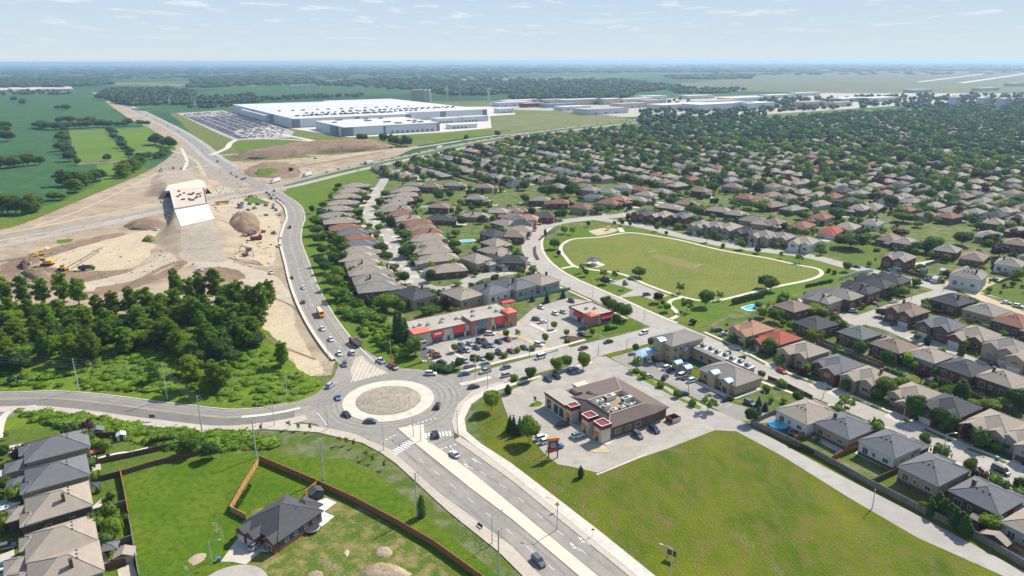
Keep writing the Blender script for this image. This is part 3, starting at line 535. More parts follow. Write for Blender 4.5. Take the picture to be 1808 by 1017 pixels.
# junction fills (px polygons)
GP('junction',[(600,640),(645,618),(690,648),(740,658),(820,662),(850,655),(890,672),(850,690),(815,715),(800,745),(802,785),(755,785),(690,800),(640,770),(570,750),(520,745),(520,712),(560,695),(590,665)],0.128,'asphalt','grey junction surface round the roundabout','road')
GP('splitter',[('C2',665,380),('C2',700,290),('C2',750,275),('C2',800,330),('C2',880,370),('C2',930,395),('C2',830,420),('C2',740,448),('C2',690,460)],0.17,'pink_concrete','hatched tan splitter area north of the roundabout','median')
b_ = MB()
for i in range(9):
    a = Vector(Z('C2', 668 + i * 4, 455 - i * 22)); c = Vector(Z('C2', 700 + i * 28, 462 - i * 9)) if 0 else Vector(Z('C2', 690 + i * 28 + 40, 300 + i * 12))
    a = Vector(Z('C2', 672 + i * 30, 462 - i * 7)); c = Vector(Z('C2', 745 + i * 24, 300 + i * 12))
    t_ = (c - a).normalized(); nr = Vector((-t_.y, t_.x)) * 0.22
    b_.add([(*(a - nr), 0.2), (*(c - nr), 0.2), (*(c + nr), 0.2), (*(a + nr), 0.2)], [(0, 1, 2, 3), (3, 2, 1, 0)][:1])
tag(link('hatch_marking', b_.mesh('hatch', ['cream_concrete'])), 'pale diagonal hatching north of the roundabout', 'road marking', None, 'structure')
# south dual road
GP('south_road', [(690, 795), (734, 785), (780, 822), (827, 860), (904, 918), (1021, 1017), (1200, 1170), (1110, 1170), (954, 1017), (904, 966), (777, 873)], 0.125, 'asphalt', 'southbound lanes running to the lower edge', 'road')
GP('south_road', [(755, 782), (802, 778), (827, 795), (904, 850), (1109, 1017), (1290, 1170), (1230, 1170), (1054, 1017), (904, 893), (827, 830)], 0.125, 'asphalt', 'northbound lanes running to the lower edge', 'road')
GP('road_median',[(702,757),(748,750),(750,775),(827,830),(904,893),(1054,1017),(1230,1170),(1200,1170),(1021,1017),(904,918),(827,860),(734,785)],0.27,'cream_concrete','broad cream concrete median of the south road','median',thick=True)
GP('boulevard',[(690,795),(777,873),(904,966),(954,1017),(1110,1170),(1080,1170),(922,1017),(880,975),(790,903),(700,820),(672,800),(640,783),(560,764),(452,758),(452,748),(540,750),(620,765)],0.26,'pink_concrete','pale boulevard path on the left of the south road','path',thick=True)
GP('boulevard',[(802,778),(827,795),(904,850),(1109,1017),(1290,1170),(1310,1170),(1123,1017),(904,838),(830,783),(803,765),(797,745),(808,715),(835,690),(880,675),(900,680),(845,700),(822,722),(812,750),(815,770)],0.25,'pink_concrete','pink boulevard strip on the right of the south road','path',thick=True)
GP('cycle_path',[(904,838),(1123,1017),(1300,1165),(1340,1165),(1155,1017),(1060,940),(904,820),(850,785),(824,763),(820,740),(832,715),(856,698),(905,682),(900,675),(850,690),(820,712),(806,745),(811,768)],0.30,'concrete','pale grey path beside the meadow','path',thick=True)
for (a, c, n_) in ((('D2', 975, 150), ('D2', 1095, 75), 8), (('C2', 1200, 840), ('C2', 1370, 822), 8)):
    b_ = MB(); A_ = Vector(Z(*a)); C_ = Vector(Z(*c)); t_ = (C_ - A_).normalized(); nr = Vector((t_.y, -t_.x))
    L_ = (C_ - A_).length
    for i in range(n_):
        p = A_ + t_ * (L_ * i / (n_ - 1)); q = p + nr * 1.6; p2 = p - nr * 1.6; h = t_ * 0.32
        b_.add([(*(p2 - h), 0.16), (*(q - h), 0.16), (*(q + h), 0.16), (*(p2 + h), 0.16)], [(0, 1, 2, 3)])
    tag(link('crosswalk', b_.mesh('crosswalk', ['white_paint'])), 'white zebra crossing on the %s lanes' % ('southbound' if a[0] == 'D2' else 'northbound'), 'crosswalk', None, 'structure')
for i, (a, c) in enumerate(((('D2', 890, 70), ('D2', 1000, 15)), (('D2', 1305, 125), ('D2', 1425, 85)), (('C2', 435, 680), ('C2', 500, 765)), (('C2', 1080, 770), ('C2', 1290, 710)))):
    dashes('yield_marking', [Vector(Z(*a)), Vector(Z(*c))], 0, 0.18, 'white_paint', 0.8, 0.8, 0.5, 'white yield teeth at the %s roundabout entry' % ('south exit', 'south', 'west', 'southeast')[i])
for i, (pts) in enumerate(([('D2', 1150, 190), ('D2', 1820, 730), ('D3', 150, 850), ('D3', 300, 980)], [('D2', 1290, 20), ('D2', 1480, 215), ('D2', 1808, 425), ('D3', 200, 600), ('D3', 400, 760), ('D3', 640, 960)])):
    dashes('lane_marking', gp(pts), 0, 0.155, 'white_paint', 3, 6, 0.16, 'white lane dashes on the %s lanes' % ('southbound' if i == 0 else 'northbound'))
def arrow(reg, x, y, x2, y2, label):
    a = Vector(Z(reg, x, y)); c = Vector(Z(reg, x2, y2)); t_ = (c - a).normalized(); nr = Vector((-t_.y, t_.x)); b_ = MB()
    q = [a - nr * .1, a + t_ * 3 - nr * .1, a + t_ * 3 - nr * .45, a + t_ * 4.4, a + t_ * 3 + nr * .45, a + t_ * 3 + nr * .1, a + nr * .1]
    b_.add([(p.x, p.y, .165) for p in q], [(0, 1, 5, 6), (2, 3, 4)])
    q = [a + t_ * 1.2, a + t_ * 2.2 + nr * .9, a + t_ * 2.5 + nr * .7, a + t_ * 1.7]
    b_.add([(p.x, p.y, .165) for p in q], [(0, 1, 2, 3)][:1])
    tag(link('lane_arrow', b_.mesh('arrow', ['white_paint'])), label, 'road marking', None, 'structure')
arrow('D2', 1590, 225, 1530, 190, 'white lane arrow in the right lane near the crossing')
arrow('D2', 1530, 262, 1465, 222, 'white lane arrow in the left lane near the crossing')
arrow('D3', 550, 800, 460, 740, 'white lane arrow in the right lane near the lower edge')
arrow('D3', 485, 845, 395, 775, 'white lane arrow in the left lane near the lower edge')
for i,(C_,o_) in enumerate(((west,3.8),(west,2.1),(north[:100],4.6),(north[:100],2.6),(north[:100],-1.2),(north[:100],-3.0),(smooth(gp([('D2',1080,110),('D2',1300,300),('D2',1808,735),('D3',180,905),('D3',330,1040)])),2.4),(smooth(gp([('D2',1080,110),('D2',1300,300),('D2',1808,735),('D3',180,905),('D3',330,1040)])),-2.4),
    (smooth(gp([('D2', 1310, 100), ('D2', 1420, 215), ('D2', 1808, 475), ('D3', 400, 810), ('D3', 700, 1040)])), 2.2), (smooth(gp([('D2', 1310, 100), ('D2', 1420, 215), ('D2', 1808, 475), ('D3', 400, 810), ('D3', 700, 1040)])), -1.6))):
    strip('tyre_track', C_, o_ + .5, o_ - .5, .1325 + i * .0004, 'tyre_wear', 'darker wheel track along the road, %s' % ORD[i], 'road')
# east road
east = smooth(gp([(812, 680), (850, 671), (904, 656), (960, 641), (1010, 628), (1060, 614), (1110, 602), (1160, 588), (1200, 576)]))
strip('east_road', east, 7.2, -7.2, 0.115, 'alley_asphalt', 'road leading east past the plaza', 'road')
strip('road_median', east[:9], 1.3, -1.3, 0.26, 'cream_concrete', 'pale splitter island on the east road', 'median', thick=0.2)
strip('footpath', east[4:31], 11.6, 9.8, 0.24, 'cream_concrete', 'pale footpath on the plaza side of the east road', 'path', thick=0.2)
strip('footpath', east[2:26], -9.6, -11.3, 0.24, 'cream_concrete', 'pale footpath on the restaurant side of the east road', 'path', thick=0.2)
dashes('lane_marking', east[8:], 0, 0.15, 'yellow_paint', 3, 6, 0.15, 'dashed centre line of the east road')
curve = smooth(gp([(1205, 588), (1160, 570), (1120, 552), (1080, 533), (1040, 515), (1000, 497), (968, 478), (947, 458), (938, 438), (941, 418), (955, 403), (985, 393), (1020, 388), (1060, 384), (1100, 380), (1130, 374)]))
strip('park_street', curve, 6.5, -6.5, 0.11, 'street_asphalt', 'pale street curving round the park', 'street')
strip('kerb', curve[4:62], -6.5, -8.2, 0.23, 'cream_concrete', 'pale yellow footpath between street and park', 'path', thick=0.2)
strip('kerb', curve[10:40], 9.5, 8.2, 0.23, 'cream_concrete', 'pale footpath on the house side of park street', 'path', thick=0.2)
GP('planted_median', [('B3', 185, 415), ('B3', 240, 365), ('B3', 310, 345), ('B3', 300, 360), ('B3', 240, 385), ('B3', 200, 420)], 0.3, 'mulch', 'planted median bed, the upper one', 'flower bed', thick=True)
GP('planted_median', [('B3', 148, 470), ('B3', 168, 460), ('B3', 172, 510), ('B3', 195, 555), ('B3', 172, 560), ('B3', 150, 520)], 0.3, 'mulch', 'planted median bed, the lower one', 'flower bed', thick=True)
res = smooth(gp([(1150, 562), (1205, 585), (1254, 607), (1300, 632), (1356, 661), (1441, 692), (1516, 723), (1606, 762), (1681, 797), (1756, 827), (1850, 868), (2000, 935)]))
strip('residential_street', res, 5.2, -5.2, 0.118, 'street_asphalt', 'residential street running to the lower right', 'street')
for o_, nm in ((7.6, 'north'), (-8.2, 'south')):
    strip('footpath', res[8:], o_ + .75, o_ - .75, 0.22, 'cream_concrete', 'pale footpath on the %s side of residential street' % nm, 'path', thick=0.18)
second = smooth(gp([(1480, 556), (1520, 566), (1568, 577), (1610, 594), (1650, 611), (1700, 634), (1760, 655), (1830, 680), (1950, 720)]))
strip('second_street', second, 5.5, -5.5, 0.11, 'street_asphalt', 'second residential street at the right', 'street')
third = smooth(gp([(1500, 572), (1540, 560), (1590, 542), (1640, 525), (1670, 515), (1640, 504), (1606, 495), (1556, 483), (1496, 470), (1431, 453), (1356, 443), (1304, 437), (1216, 420), (1141, 401), (1090, 392), (1050, 386)]))
strip('park_edge_street', third, 5.5, -5.5, 0.105, 'street_asphalt', 'street along the far side of the park', 'street')
strip('side_street', smooth(gp([(1680, 497), (1720, 520), (1780, 545), (1880, 585)])), 4, -4, 0.10, 'sand', 'dusty track right of the unfinished house', 'track')
rowst = smooth(gp([(690, 300), (668, 335), (652, 372), (660, 395), (682, 408), (692, 430), (700, 455), (718, 478), (740, 500), (765, 510), (802, 508), (842, 490), (880, 484), (920, 476), (955, 470)]))
strip('row_street', rowst, 4.8, -4.8, 0.10, 'street_asphalt', 'narrow street between the two long house rows', 'street')
loop = [Vector(Z('B3',*p)) for p in ((350,450),(430,410),(620,395),(820,365),(1000,385),(1200,420),(1400,470),(1600,510),(1808,545))] + [Vector(Z('B4',*p)) for p in ((200,590),(350,620),(375,660),(280,700),(60,745))] + [Vector(Z('B3',*p)) for p in ((1700,785),(1430,845),(1220,822),(960,735),(780,658),(560,625),(440,600),(380,540),(345,490),(350,450))]
strip('park_path', smooth(loop), 1.2, -1.2, 0.13, 'cream_concrete', 'pale footpath looping round the park field', 'path')
strip('park_path', smooth(gp([('B3', 440, 600), ('B3', 350, 618)])), 1.2, -1.2, 0.14, 'cream_concrete', 'short pale path from loop to street', 'path')
strip('park_path', smooth(gp([('B3', 1220, 818), ('B3', 1130, 840), ('B3', 1110, 870), ('B3', 1160, 920), ('B3', 1170, 950), ('B3', 1120, 975)])), 1.2, -1.2, 0.14, 'cream_concrete', 'curling pale path south of the park', 'path')
strip('park_path', gp([('B3', 780, 360), ('B3', 760, 330)]), 2, -2, 0.14, 'cream_concrete', 'short path beside the playground', 'path')
GP('park_lot', [('B3', 690, 720), ('B3', 800, 685), ('B3', 1110, 810), ('B3', 1000, 840), ('B3', 900, 810), ('B3', 720, 830), ('B3', 860, 770)], 0.12, 'street_asphalt', 'small parking lot beside the park', 'parking lot')
# lots
alley = gp([('K', -260, 330), ('K', 0, 590), ('R', 1750, 500)])
GP('restaurant_lot',[(884,700),(905,688),(1000,648),(1042,628),(1078,640),(1130,668),(1238,720),(1300,740),(1262,760),(1180,792),(1055,835),(1012,825),(985,820),(960,800),(935,770),(900,745)],0.09,'lot_asphalt','pale asphalt lot round the brown-roofed restaurant building','parking lot')
GP('lot_kerb', [('D3', 595, 300), ('D3', 810, 212), ('D3', 950, 155), ('D3', 955, 162), ('D3', 812, 222), ('D3', 600, 308)], 0.2, 'concrete', 'pale kerb at the corner of restaurant lot', 'kerb', thick=True)
GP('alley',[(1238,716),(1300,738),(1356,770),(1480,838),(1620,910),(1808,1010),(1950,1090),(1860,1100),(1770,1017),(1620,950),(1500,880),(1380,805),(1300,762),(1262,760)],0.10,'alley_asphalt','long pale service alley along the grey fence','alley')
GP('alley', [(1042, 628), (1070, 630), (1130, 660), (1240, 714), (1300, 745), (1262, 755), (1180, 700), (1110, 668), (1060, 650)], 0.11, 'alley_asphalt', 'service lane between restaurant and community building', 'alley')
GP('community_lot', [(1078, 632), (1120, 620), (1150, 640), (1200, 660), (1290, 712), (1330, 722), (1380, 740), (1350, 748), (1300, 742), (1250, 716), (1180, 678), (1110, 650)], 0.105, 'asphalt', 'grey parking lot of the community building', 'parking lot')
GP('plaza_lot',[('P',380,620),('P',560,590),('P',1000,490),('P',1330,380),('P',1480,250),('P',1808,150),('F',620,200),('F',950,240),('F',1260,370),('F',880,590),('F',660,820),('F',480,880),('P',1640,690),('P',860,850),('P',620,830),('P',440,770)],0.095,'lot_asphalt','plaza parking lot with pale asphalt','parking lot')
GP('plaza_entry', [('F', 480, 880), ('F', 620, 830), ('F', 700, 900), ('F', 560, 950)], 0.12, 'lot_asphalt', 'entry from the east road into the plaza', 'road')
GP('lawn_islet', [('F', 890, 590), ('F', 1250, 500), ('F', 1340, 440), ('F', 1640, 575), ('F', 1110, 700)], 0.13, 'bright_lawn', 'green lawn beside the small red-awning building', 'lawn')
GP('lot_island', [('P', 620, 640), ('P', 700, 700), ('P', 860, 770), ('P', 820, 790), ('P', 660, 700)], 0.22, 'concrete', 'pale kerbed island in the plaza lot', 'traffic island', thick=True)
GP('lot_island', [('P', 1100, 480), ('P', 1400, 540), ('P', 1650, 660), ('P', 1600, 680), ('P', 1380, 570), ('P', 1100, 500)], 0.22, 'sand', 'long pale island bending through the plaza lot', 'traffic island', thick=True)
GP('lot_island', [('F', 130, 530), ('F', 370, 640), ('F', 490, 610), ('F', 470, 650), ('F', 360, 680), ('F', 110, 560)], 0.22, 'concrete', 'kerbed island before the small red-awning building', 'traffic island', thick=True)
GP('lot_island', [('R', 560, 920), ('R', 600, 870), ('R', 740, 880), ('R', 830, 940), ('R', 780, 960), ('R', 660, 955)], 0.2, 'sand', 'sandy islet at the corner of the restaurant', 'traffic island', thick=True)
GP('lot_island', [('R', -20, 440), ('R', 60, 410), ('R', 110, 430), ('R', 80, 460), ('R', -10, 470)], 0.2, 'bright_lawn', 'small round grass islet with a sapling', 'traffic island', thick=True)
GP('flower_bed', [('F', 560, 740), ('F', 600, 700), ('F', 900, 730), ('F', 700, 800), ('F', 650, 830)], 0.2, 'mulch', 'mulched bed before the plaza entrance', 'flower bed', thick=True)
GP('flower_bed',[('R',1000,80),('R',1080,70),('R',1150,110),('R',1500,350),('R',1790,470),('R',1760,500),('R',1560,400),('R',1300,260),('R',1100,150)],0.2,'undergrowth_ground','planted strip along the community parking lot','flower bed',thick=True)
GP('courtyard', [('K', 450, 400), ('K', 560, 420), ('K', 760, 380), ('K', 1080, 500), ('K', 960, 560), ('K', 700, 520)], 0.13, 'playground_dark', 'dark playground court of the community building', 'courtyard')
GP('courtyard', [('K', 700, 430), ('K', 820, 420), ('K', 1050, 510), ('K', 950, 560), ('K', 800, 520)], 0.15, 'playground_green', 'green play surface in the court', 'courtyard')
GP('footpath',[('K',380,480),('K',460,470),('K',620,560),('K',900,700),('K',1320,890),('K',1600,770),('K',1640,790),('K',1330,905),('K',1200,880),('K',870,720),('K',560,590),('K',420,560)],0.24,'concrete','pale footpath round the community building','path',thick=True)
GP('footpath',[('R',150,445),('R',400,640),('R',560,720),('R',790,840),('R',870,800),('R',900,810),('R',790,880),('R',640,800),('R',380,640),('R',130,470)],0.22,'concrete','pale walk along the restaurant shopfront','path',thick=True)
GP('footpath', [('P', 470, 600), ('P', 790, 530), ('P', 1000, 480), ('P', 1310, 400), ('P', 1340, 415), ('P', 1000, 510), ('P', 480, 625)], 0.22, 'concrete', 'pale walk along the plaza shopfronts', 'path', thick=True)
# cul-de-sac and drive lower left
cc = Vector(G(408, 1040)); b_ = MB(); b_.add([(cc.x + 8.5 * cos(2 * pi * i / 48), cc.y + 8.5 * sin(2 * pi * i / 48), 0.10) for i in range(48)], [tuple(range(48))])
tag(link('cul_de_sac', b_.mesh('cul', ['street_asphalt'])), 'pale asphalt turning circle at the lower edge', 'street', None, 'structure')
GP('driveway', [('H', 230, 640), ('H', 310, 610), ('H', 500, 690), ('H', 560, 690), ('H', 420, 790), ('H', 280, 915), ('H', 150, 890), ('H', 50, 890)], 0.14, 'concrete_drive', 'pale concrete driveway of the dark-roofed house', 'driveway', thick=True)
GP('patio',[('H',930,340),('H',1010,310),('H',1105,350),('H',990,435),('H',1085,475),('H',970,570),('H',860,520),('H',700,650),('H',600,750),('H',480,800),('H',400,790),('H',560,740),('H',700,640),('H',850,510),('H',930,430)],0.15,'white_slab','white paved patio and walk behind the dark-roofed house','patio',thick=True)
for i, q in enumerate(([(0, 110), (165, 80), (165, 140), (60, 150)], [(0, 270), (140, 230), (150, 300), (60, 370), (0, 360)], [(0, 490), (160, 440), (160, 480), (0, 525)], [(0, 870), (100, 830), (110, 1016), (60, 1050), (0, 1000)])):
    GP('driveway', [('D1', x, y) for x, y in q], 0.12, 'concrete_drive', 'pale driveway at the left edge, %s from top' % ORD[i], 'driveway', thick=True)
# lot stall lines
def stalls(pts, n_, depth, label, w_=0.12):
    A_ = Vector(Z(*pts[0])); C_ = Vector(Z(*pts[1])); t_ = (C_ - A_).normalized(); nr = Vector((-t_.y, t_.x)) * depth; b_ = MB()
    for i in range(n_ + 1):
        p = A_ + (C_ - A_) * (i / n_); h = t_ * w_ / 2; q = p + nr
        P_ = [(*(p - h), .13), (*(p + h), .13), (*(q + h), .13), (*(q - h), .13)]
        b_.add(P_ if depth > 0 else P_[::-1], [(0, 1, 2, 3)])
    tag(link('stall_marking', b_.mesh('stalls', ['white_paint'])), label, 'road marking', None, 'structure')
stalls((('K', 620, 640), ('K', 1300, 960)), 16, -5, 'white stall lines before the community building')
stalls((('P', 560, 790), ('P', 1500, 600)), 18, 5, 'white stall lines in the lower plaza row')
stalls((('P', 660, 690), ('P', 1300, 560)), 14, 5, 'white stall lines in the middle plaza row')
stalls((('F', 330, 330), ('F', 640, 220)), 8, -5, 'white stall lines behind the small building')
stalls((('R', 40, 200), ('R', 560, 60)), 10, -5, 'white stall lines along the east road')

# ------------------------------------------------------------------ TREES
rng = np.random.default_rng(7)
random.seed(11)
def cube_sphere(k):
    """quad sphere, k subdivisions per edge"""
    vid = {}; V = []; Q = []
    def vert(p):
        key = tuple(round(c, 4) for c in p)
        if key not in vid:
            vid[key] = len(V); L_ = math.sqrt(sum(c * c for c in p)); V.append([c / L_ for c in p])
        return vid[key]
    for ax in range(3):
        for sg in (-1, 1):
            for i in range(k):
                for j in range(k):
                    q = []
                    for a, b_ in ((i, j), (i + 1, j), (i + 1, j + 1), (i, j + 1)):
                        u, v = 2 * a / k - 1, 2 * b_ / k - 1
                        p = [0, 0, 0]; p[ax] = sg; p[(ax + 1) % 3] = u; p[(ax + 2) % 3] = v; q.append(vert(p))
                    Q.append(q if sg > 0 else q[::-1])
    return np.array(V), np.array(Q)
CS2, CS3, CS4 = cube_sphere(2), cube_sphere(3), cube_sphere(4)
def leafquads(P, Nn, size, r):
    """P centres, Nn preferred normals, returns V,Q"""
    n_ = len(P); nm = Nn + r.normal(0, 0.75, (n_, 3)); nm /= np.linalg.norm(nm, axis=1)[:, None] + 1e-9
    a = np.cross(nm, r.normal(0, 1, (n_, 3))); a /= np.linalg.norm(a, axis=1)[:, None] + 1e-9
    b_ = np.cross(nm, a); s_ = (size * r.uniform(0.55, 1.3, n_))[:, None]; t_ = s_ * r.uniform(0.5, 1.0, n_)[:, None]
    V = np.stack([P - a * s_ * .6, P - b_ * t_ * .5, P + a * s_ * .6, P + b_ * t_ * .5], 1).reshape(-1, 3)
    return V, np.arange(n_ * 4).reshape(-1, 4)
def crown_arrays(kind, seed, nleaf, leaf, core=0.8):
    """unit crown: height 1, crown half-width 1 (scaled by the caller)"""
    r = np.random.default_rng(seed); lobes = []
    if kind == 'round':
        lobes.append((0, 0, .58, .74, .35))
        for i in range(9):
            a = i * 2.4 + r.uniform(-.4, .4); d = r.uniform(.35, .62); z = r.uniform(.40, .78); k = r.uniform(.34, .5)
            lobes.append((d * cos(a), d * sin(a), z, k, k * .42))
    elif kind == 'poplar':
        for i in range(26):
            z = .22 + .72 * i / 25; a = i * 2.4; d = r.uniform(.1, .75) * (1 - abs(z - .5) * .9); k = r.uniform(.2, .38) * (1.1 - z * .4)
            lobes.append((d * cos(a), d * sin(a), z, k, k * .26))
        lobes.append((0, 0, .5, .42, .33))
    elif kind == 'column':
        for i in range(8):
            z = .1 + .82 * i / 7; k = .95 * (1 - (max(0, z - .45) / .6) ** 1.6) * (0.75 + .25 * min(1, z * 4))
            lobes.append((r.uniform(-.06, .06), r.uniform(-.06, .06), z, k, .1))
    elif kind == 'spruce':
        for i in range(10):
            z = .08 + .86 * i / 9; lobes.append((r.uniform(-.05, .05), r.uniform(-.05, .05), z, 1.0 * (1 - z) + .06, .055))
    elif kind == 'bush':
        for i in range(5):
            a = i * 2.4; lobes.append((.4 * cos(a), .4 * sin(a), .45 + r.uniform(-.1, .15), .55, .4))
    elif kind == 'thin':
        for i in range(11):
            a = i * 2.4; d = r.uniform(.2, .75); z = r.uniform(.38, .92); k = r.uniform(.18, .32); lobes.append((d * cos(a), d * sin(a), z, k, k * .4))
    Vs, Qs, k0_ = [], [], 0
    cs = CS2 if nleaf < 200 else CS3
    for (x, y, z, rr, rz) in lobes:
        if kind in ('thin',): continue
        V = cs[0] * (1 + r.normal(0, .07, (len(cs[0]), 1))) * np.array([rr, rr, rz]) * core + np.array([x, y, z])
        Vs.append(V); Qs.append(cs[1] + k0_); k0_ += len(V)
    wts = np.array([l_[3] ** 2 for l_ in lobes]); wts /= wts.sum()
    idx = r.choice(len(lobes), nleaf, p=wts); D = r.normal(0, 1, (nleaf, 3)); D[:, 2] += .25; D /= np.linalg.norm(D, axis=1)[:, None]
    L_ = np.array(lobes)[idx]; rad_ = r.uniform(.78, 1.13, nleaf)[:, None]
    P_ = L_[:, :3] + D * np.stack([L_[:, 3], L_[:, 3], L_[:, 4]], 1) * rad_
    return np.concatenate(Vs) if Vs else np.zeros((0, 3)), np.concatenate(Qs) if Qs else np.zeros((0, 4), int), P_, D
def crown_mesh(name, kind, seed, h, w_, nleaf, leaf, m, core=0.8):
    V, Q, P_, D = crown_arrays(kind, seed, nleaf, leaf, core)
    S_ = np.array([w_, w_, h]); LV, LQ = leafquads(P_ * S_, D, leaf, np.random.default_rng(seed + 5))
    VV = np.concatenate([V * S_, LV]); QQ = np.concatenate([Q, LQ + len(V)])
    return npmesh(name, VV, QQ, [m])
def trunk_mesh(h, r_, limbs=4, top=0.6, seed=1):
    b_ = MB(); rr = random.Random(seed); b_.tube((0, 0, -0.1), (0, 0, h * .3), r_, r_ * .8, 6); b_.tube((0, 0, h * .3), (0.1, 0.05, h * top), r_ * .8, r_ * .35, 5)
    for i in range(limbs):
        a = i * 2 * pi / limbs + rr.uniform(-.4, .4); z0 = h * rr.uniform(.25, .4)
        b_.tube((0, 0, z0), (h * .17 * cos(a), h * .17 * sin(a), z0 + h * .28), r_ * .45, r_ * .15, 4)
    return b_.mesh('trunk', ['bark'])
PROTO = {}
def add_proto(k, kind, n_, h, w_, nleaf, leaf, m, core=0.8, tr=0.18, limbs=4, top=.6):
    PROTO[k] = ([crown_mesh('crown', kind, 31 * i + len(PROTO), h, w_, nleaf, leaf, m, core) for i in range(n_)], trunk_mesh(h, tr, limbs, top), h, w_)
add_proto('maple', 'round', 4, 9, 4.2, 2600, .5, 'leaf_green')
add_proto('dark', 'round', 3, 10, 4.8, 2700, .54, 'leaf_dark')
add_proto('lime', 'round', 2, 8, 3.8, 2300, .48, 'leaf_lime')
add_proto('purple', 'round', 2, 6.5, 3.2, 1300, .5, 'leaf_purple')
add_proto('poplar', 'poplar', 4, 15, 4.2, 4200, .55, 'leaf_poplar', .5, .25, 5, .8)
add_proto('cypress', 'column', 2, 13, 1.9, 1500, .5, 'leaf_dark', .85)
add_proto('cedar', 'column', 2, 5, 1.2, 700, .35, 'leaf_dark', .85, .1)
add_proto('spruce', 'spruce', 2, 8, 2.4, 1100, .45, 'leaf_spruce', .8)
add_proto('bush', 'bush', 3, 2.4, 2.2, 500, .4, 'leaf_green', .85, .08, 2, .4)
add_proto('sapling', 'thin', 3, 5, 1.7, 420, .42, 'leaf_lime', .8, .08, 4, .8)
add_proto('thin', 'thin', 3, 8, 3.4, 900, .6, 'leaf_green', .8, .14, 5, .8)
TK = {'maple': ('maple_tree', 'tree', 'round green'), 'dark': ('shade_tree', 'tree', 'dark green'), 'lime': ('lime_green_tree', 'tree', 'bright lime green'), 'purple': ('purple_tree', 'tree', 'dark purple'),
      'poplar': ('poplar_tree', 'tree', 'tall loose green'), 'cypress': ('cypress_tree', 'tree', 'tall narrow dark'), 'cedar': ('cedar_tree', 'tree', 'narrow dark columnar'), 'spruce': ('spruce_tree', 'tree', 'blue green conical'),
      'bush': ('bush', 'bush', 'low green'), 'sapling': ('young_tree', 'tree', 'thin young'), 'thin': ('open_tree', 'tree', 'airy open-crowned')}
TREES = []
def tree(k, x, y, h, wd, label, group=None, mt=None):
    cr, tr, H0, W0 = PROTO[k]; i = len(TREES); nm, cat, _ = TK[k]
    o = empty(nm, (x, y, 0), (i * 2.1) % 6.28, label, cat, group, (wd / W0 / 2, wd / W0 / 2, h / H0))
    c = link('crown', cr[i % len(cr)], o)
    if mt: swap(c, 0, mt)
    link('trunk', tr, o); TREES.append((x, y)); return o
def T(reg, x, y, k, h, wd, label, group=None, mt=None):
    gx, gy = Z(reg, x, y, h * 0.55); return tree(k, gx, gy, h, wd, label, group, mt)

# near, one by one (crown centre in the photo)
T('C3', 125, 790, 'maple', 9, 8, 'full green tree beside the parked white cars near the meadow', mt='leaf_lime')
T('C3', 55, 755, 'spruce', 7, 3.6, 'dark spruce beside the restaurant lot, the nearer to the green tree', mt='leaf_dark')
T('C2', 1795, 740, 'spruce', 6.5, 3.6, 'dark spruce beside the restaurant lot, leftmost of the dark conifers', mt='leaf_dark')
T('C3', 12, 745, 'spruce', 7, 3.4, 'dark spruce beside the restaurant lot, middle of the dark conifers', mt='leaf_dark')
T('C2', 1660, 580, 'maple', 8.5, 7, 'round green tree on the grass beside the roundabout', mt='leaf_lime')
T('C3', 508, 300, 'lime', 7.5, 6.5, 'yellow green tree at the corner of the restaurant lot')
T('C3', 385, 310, 'maple', 6.5, 5.5, 'green tree beside the east road behind two silver cars')
T('C3', 320, 335, 'maple', 6.5, 6, 'green tree beside the east road, next to the shrub row', mt='leaf_lime')
T('C3', 130, 395, 'maple', 6, 5, 'small green tree beside the two dark parked cars')
T('C2', 1780, 505, 'cedar', 4, 3, 'small dark cone bush beside the roundabout path')
T('D3', 487, 275, 'cedar', 4, 2, 'lone small dark cedar on the meadow')
T('D2', 1170, 510, 'cedar', 7, 2.6, 'slim dark tree beside the utility pole', mt='leaf_green')
T('P', 150, 440, 'cypress', 15, 5, 'tall dark cypress clump beside the plaza, the larger')
T('P', 110, 400, 'cypress', 14, 4, 'tall dark cypress behind the larger cypress')
T('P', 198, 450, 'cypress', 11, 3.4, 'smaller dark cypress next to the plaza wall')
T('P', 300, 620, 'lime', 9, 9, 'bright green tree hiding the left end of the plaza')
T('P', 190, 690, 'bush', 4, 6, 'pale green shrub left of the plaza sign', mt='leaf_lime')
for i, (x, y) in enumerate(((745, 790), (885, 755), (1045, 735))): T('P', x, y, 'dark', 5, 4.6, 'dark round tree in the lower plaza row, %s from left' % ORD[i])
for i, (x, y, k) in enumerate(((695, 640, 'lime'), (1205, 500, 'lime'), (1325, 495, 'sapling'), (1320, 660, 'bush'), (1190, 715, 'bush'), (1470, 640, 'bush'), (1595, 540, 'maple'), (1685, 415, 'lime'), (1440, 880, 'maple'), (1290, 935, 'bush'))):
    T('P', x, y, k, 4.2 if k != 'bush' else 2.2, 3.6, '%s in the plaza lot, %s in reading order' % (('small green tree' if k != 'bush' else 'low lime shrub'), ORD[i]), mt='leaf_lime' if k == 'bush' else None)
T('P', 620, 850, 'bush', 2.5, 7, 'trimmed dark shrub beside the plaza sign', mt='leaf_dark'); T('P', 520, 830, 'bush', 2.5, 7, 'long dark shrub below the plaza sign', mt='leaf_dark')
for i,(x,y,k,h,wd) in enumerate(((1125,245,'maple',7,6),(1205,280,'maple',7.5,6.5),(1290,330,'maple',7.5,6.5),(1400,370,'maple',8,7.5),(1270,480,'dark',7,5),(1150,580,'bush',3,3),(945,645,'maple',3.5,3),(605,655,'lime',3.6,3.2),(620,760,'bush',1.8,3.2))):
    T('F', x, y, k, h, wd, '%s near the small red-awning building, %s in reading order' % ({'maple': 'green tree', 'dark': 'dark tree', 'bush': 'low bush', 'lime': 'lime green tree'}[k], ORD[i]))
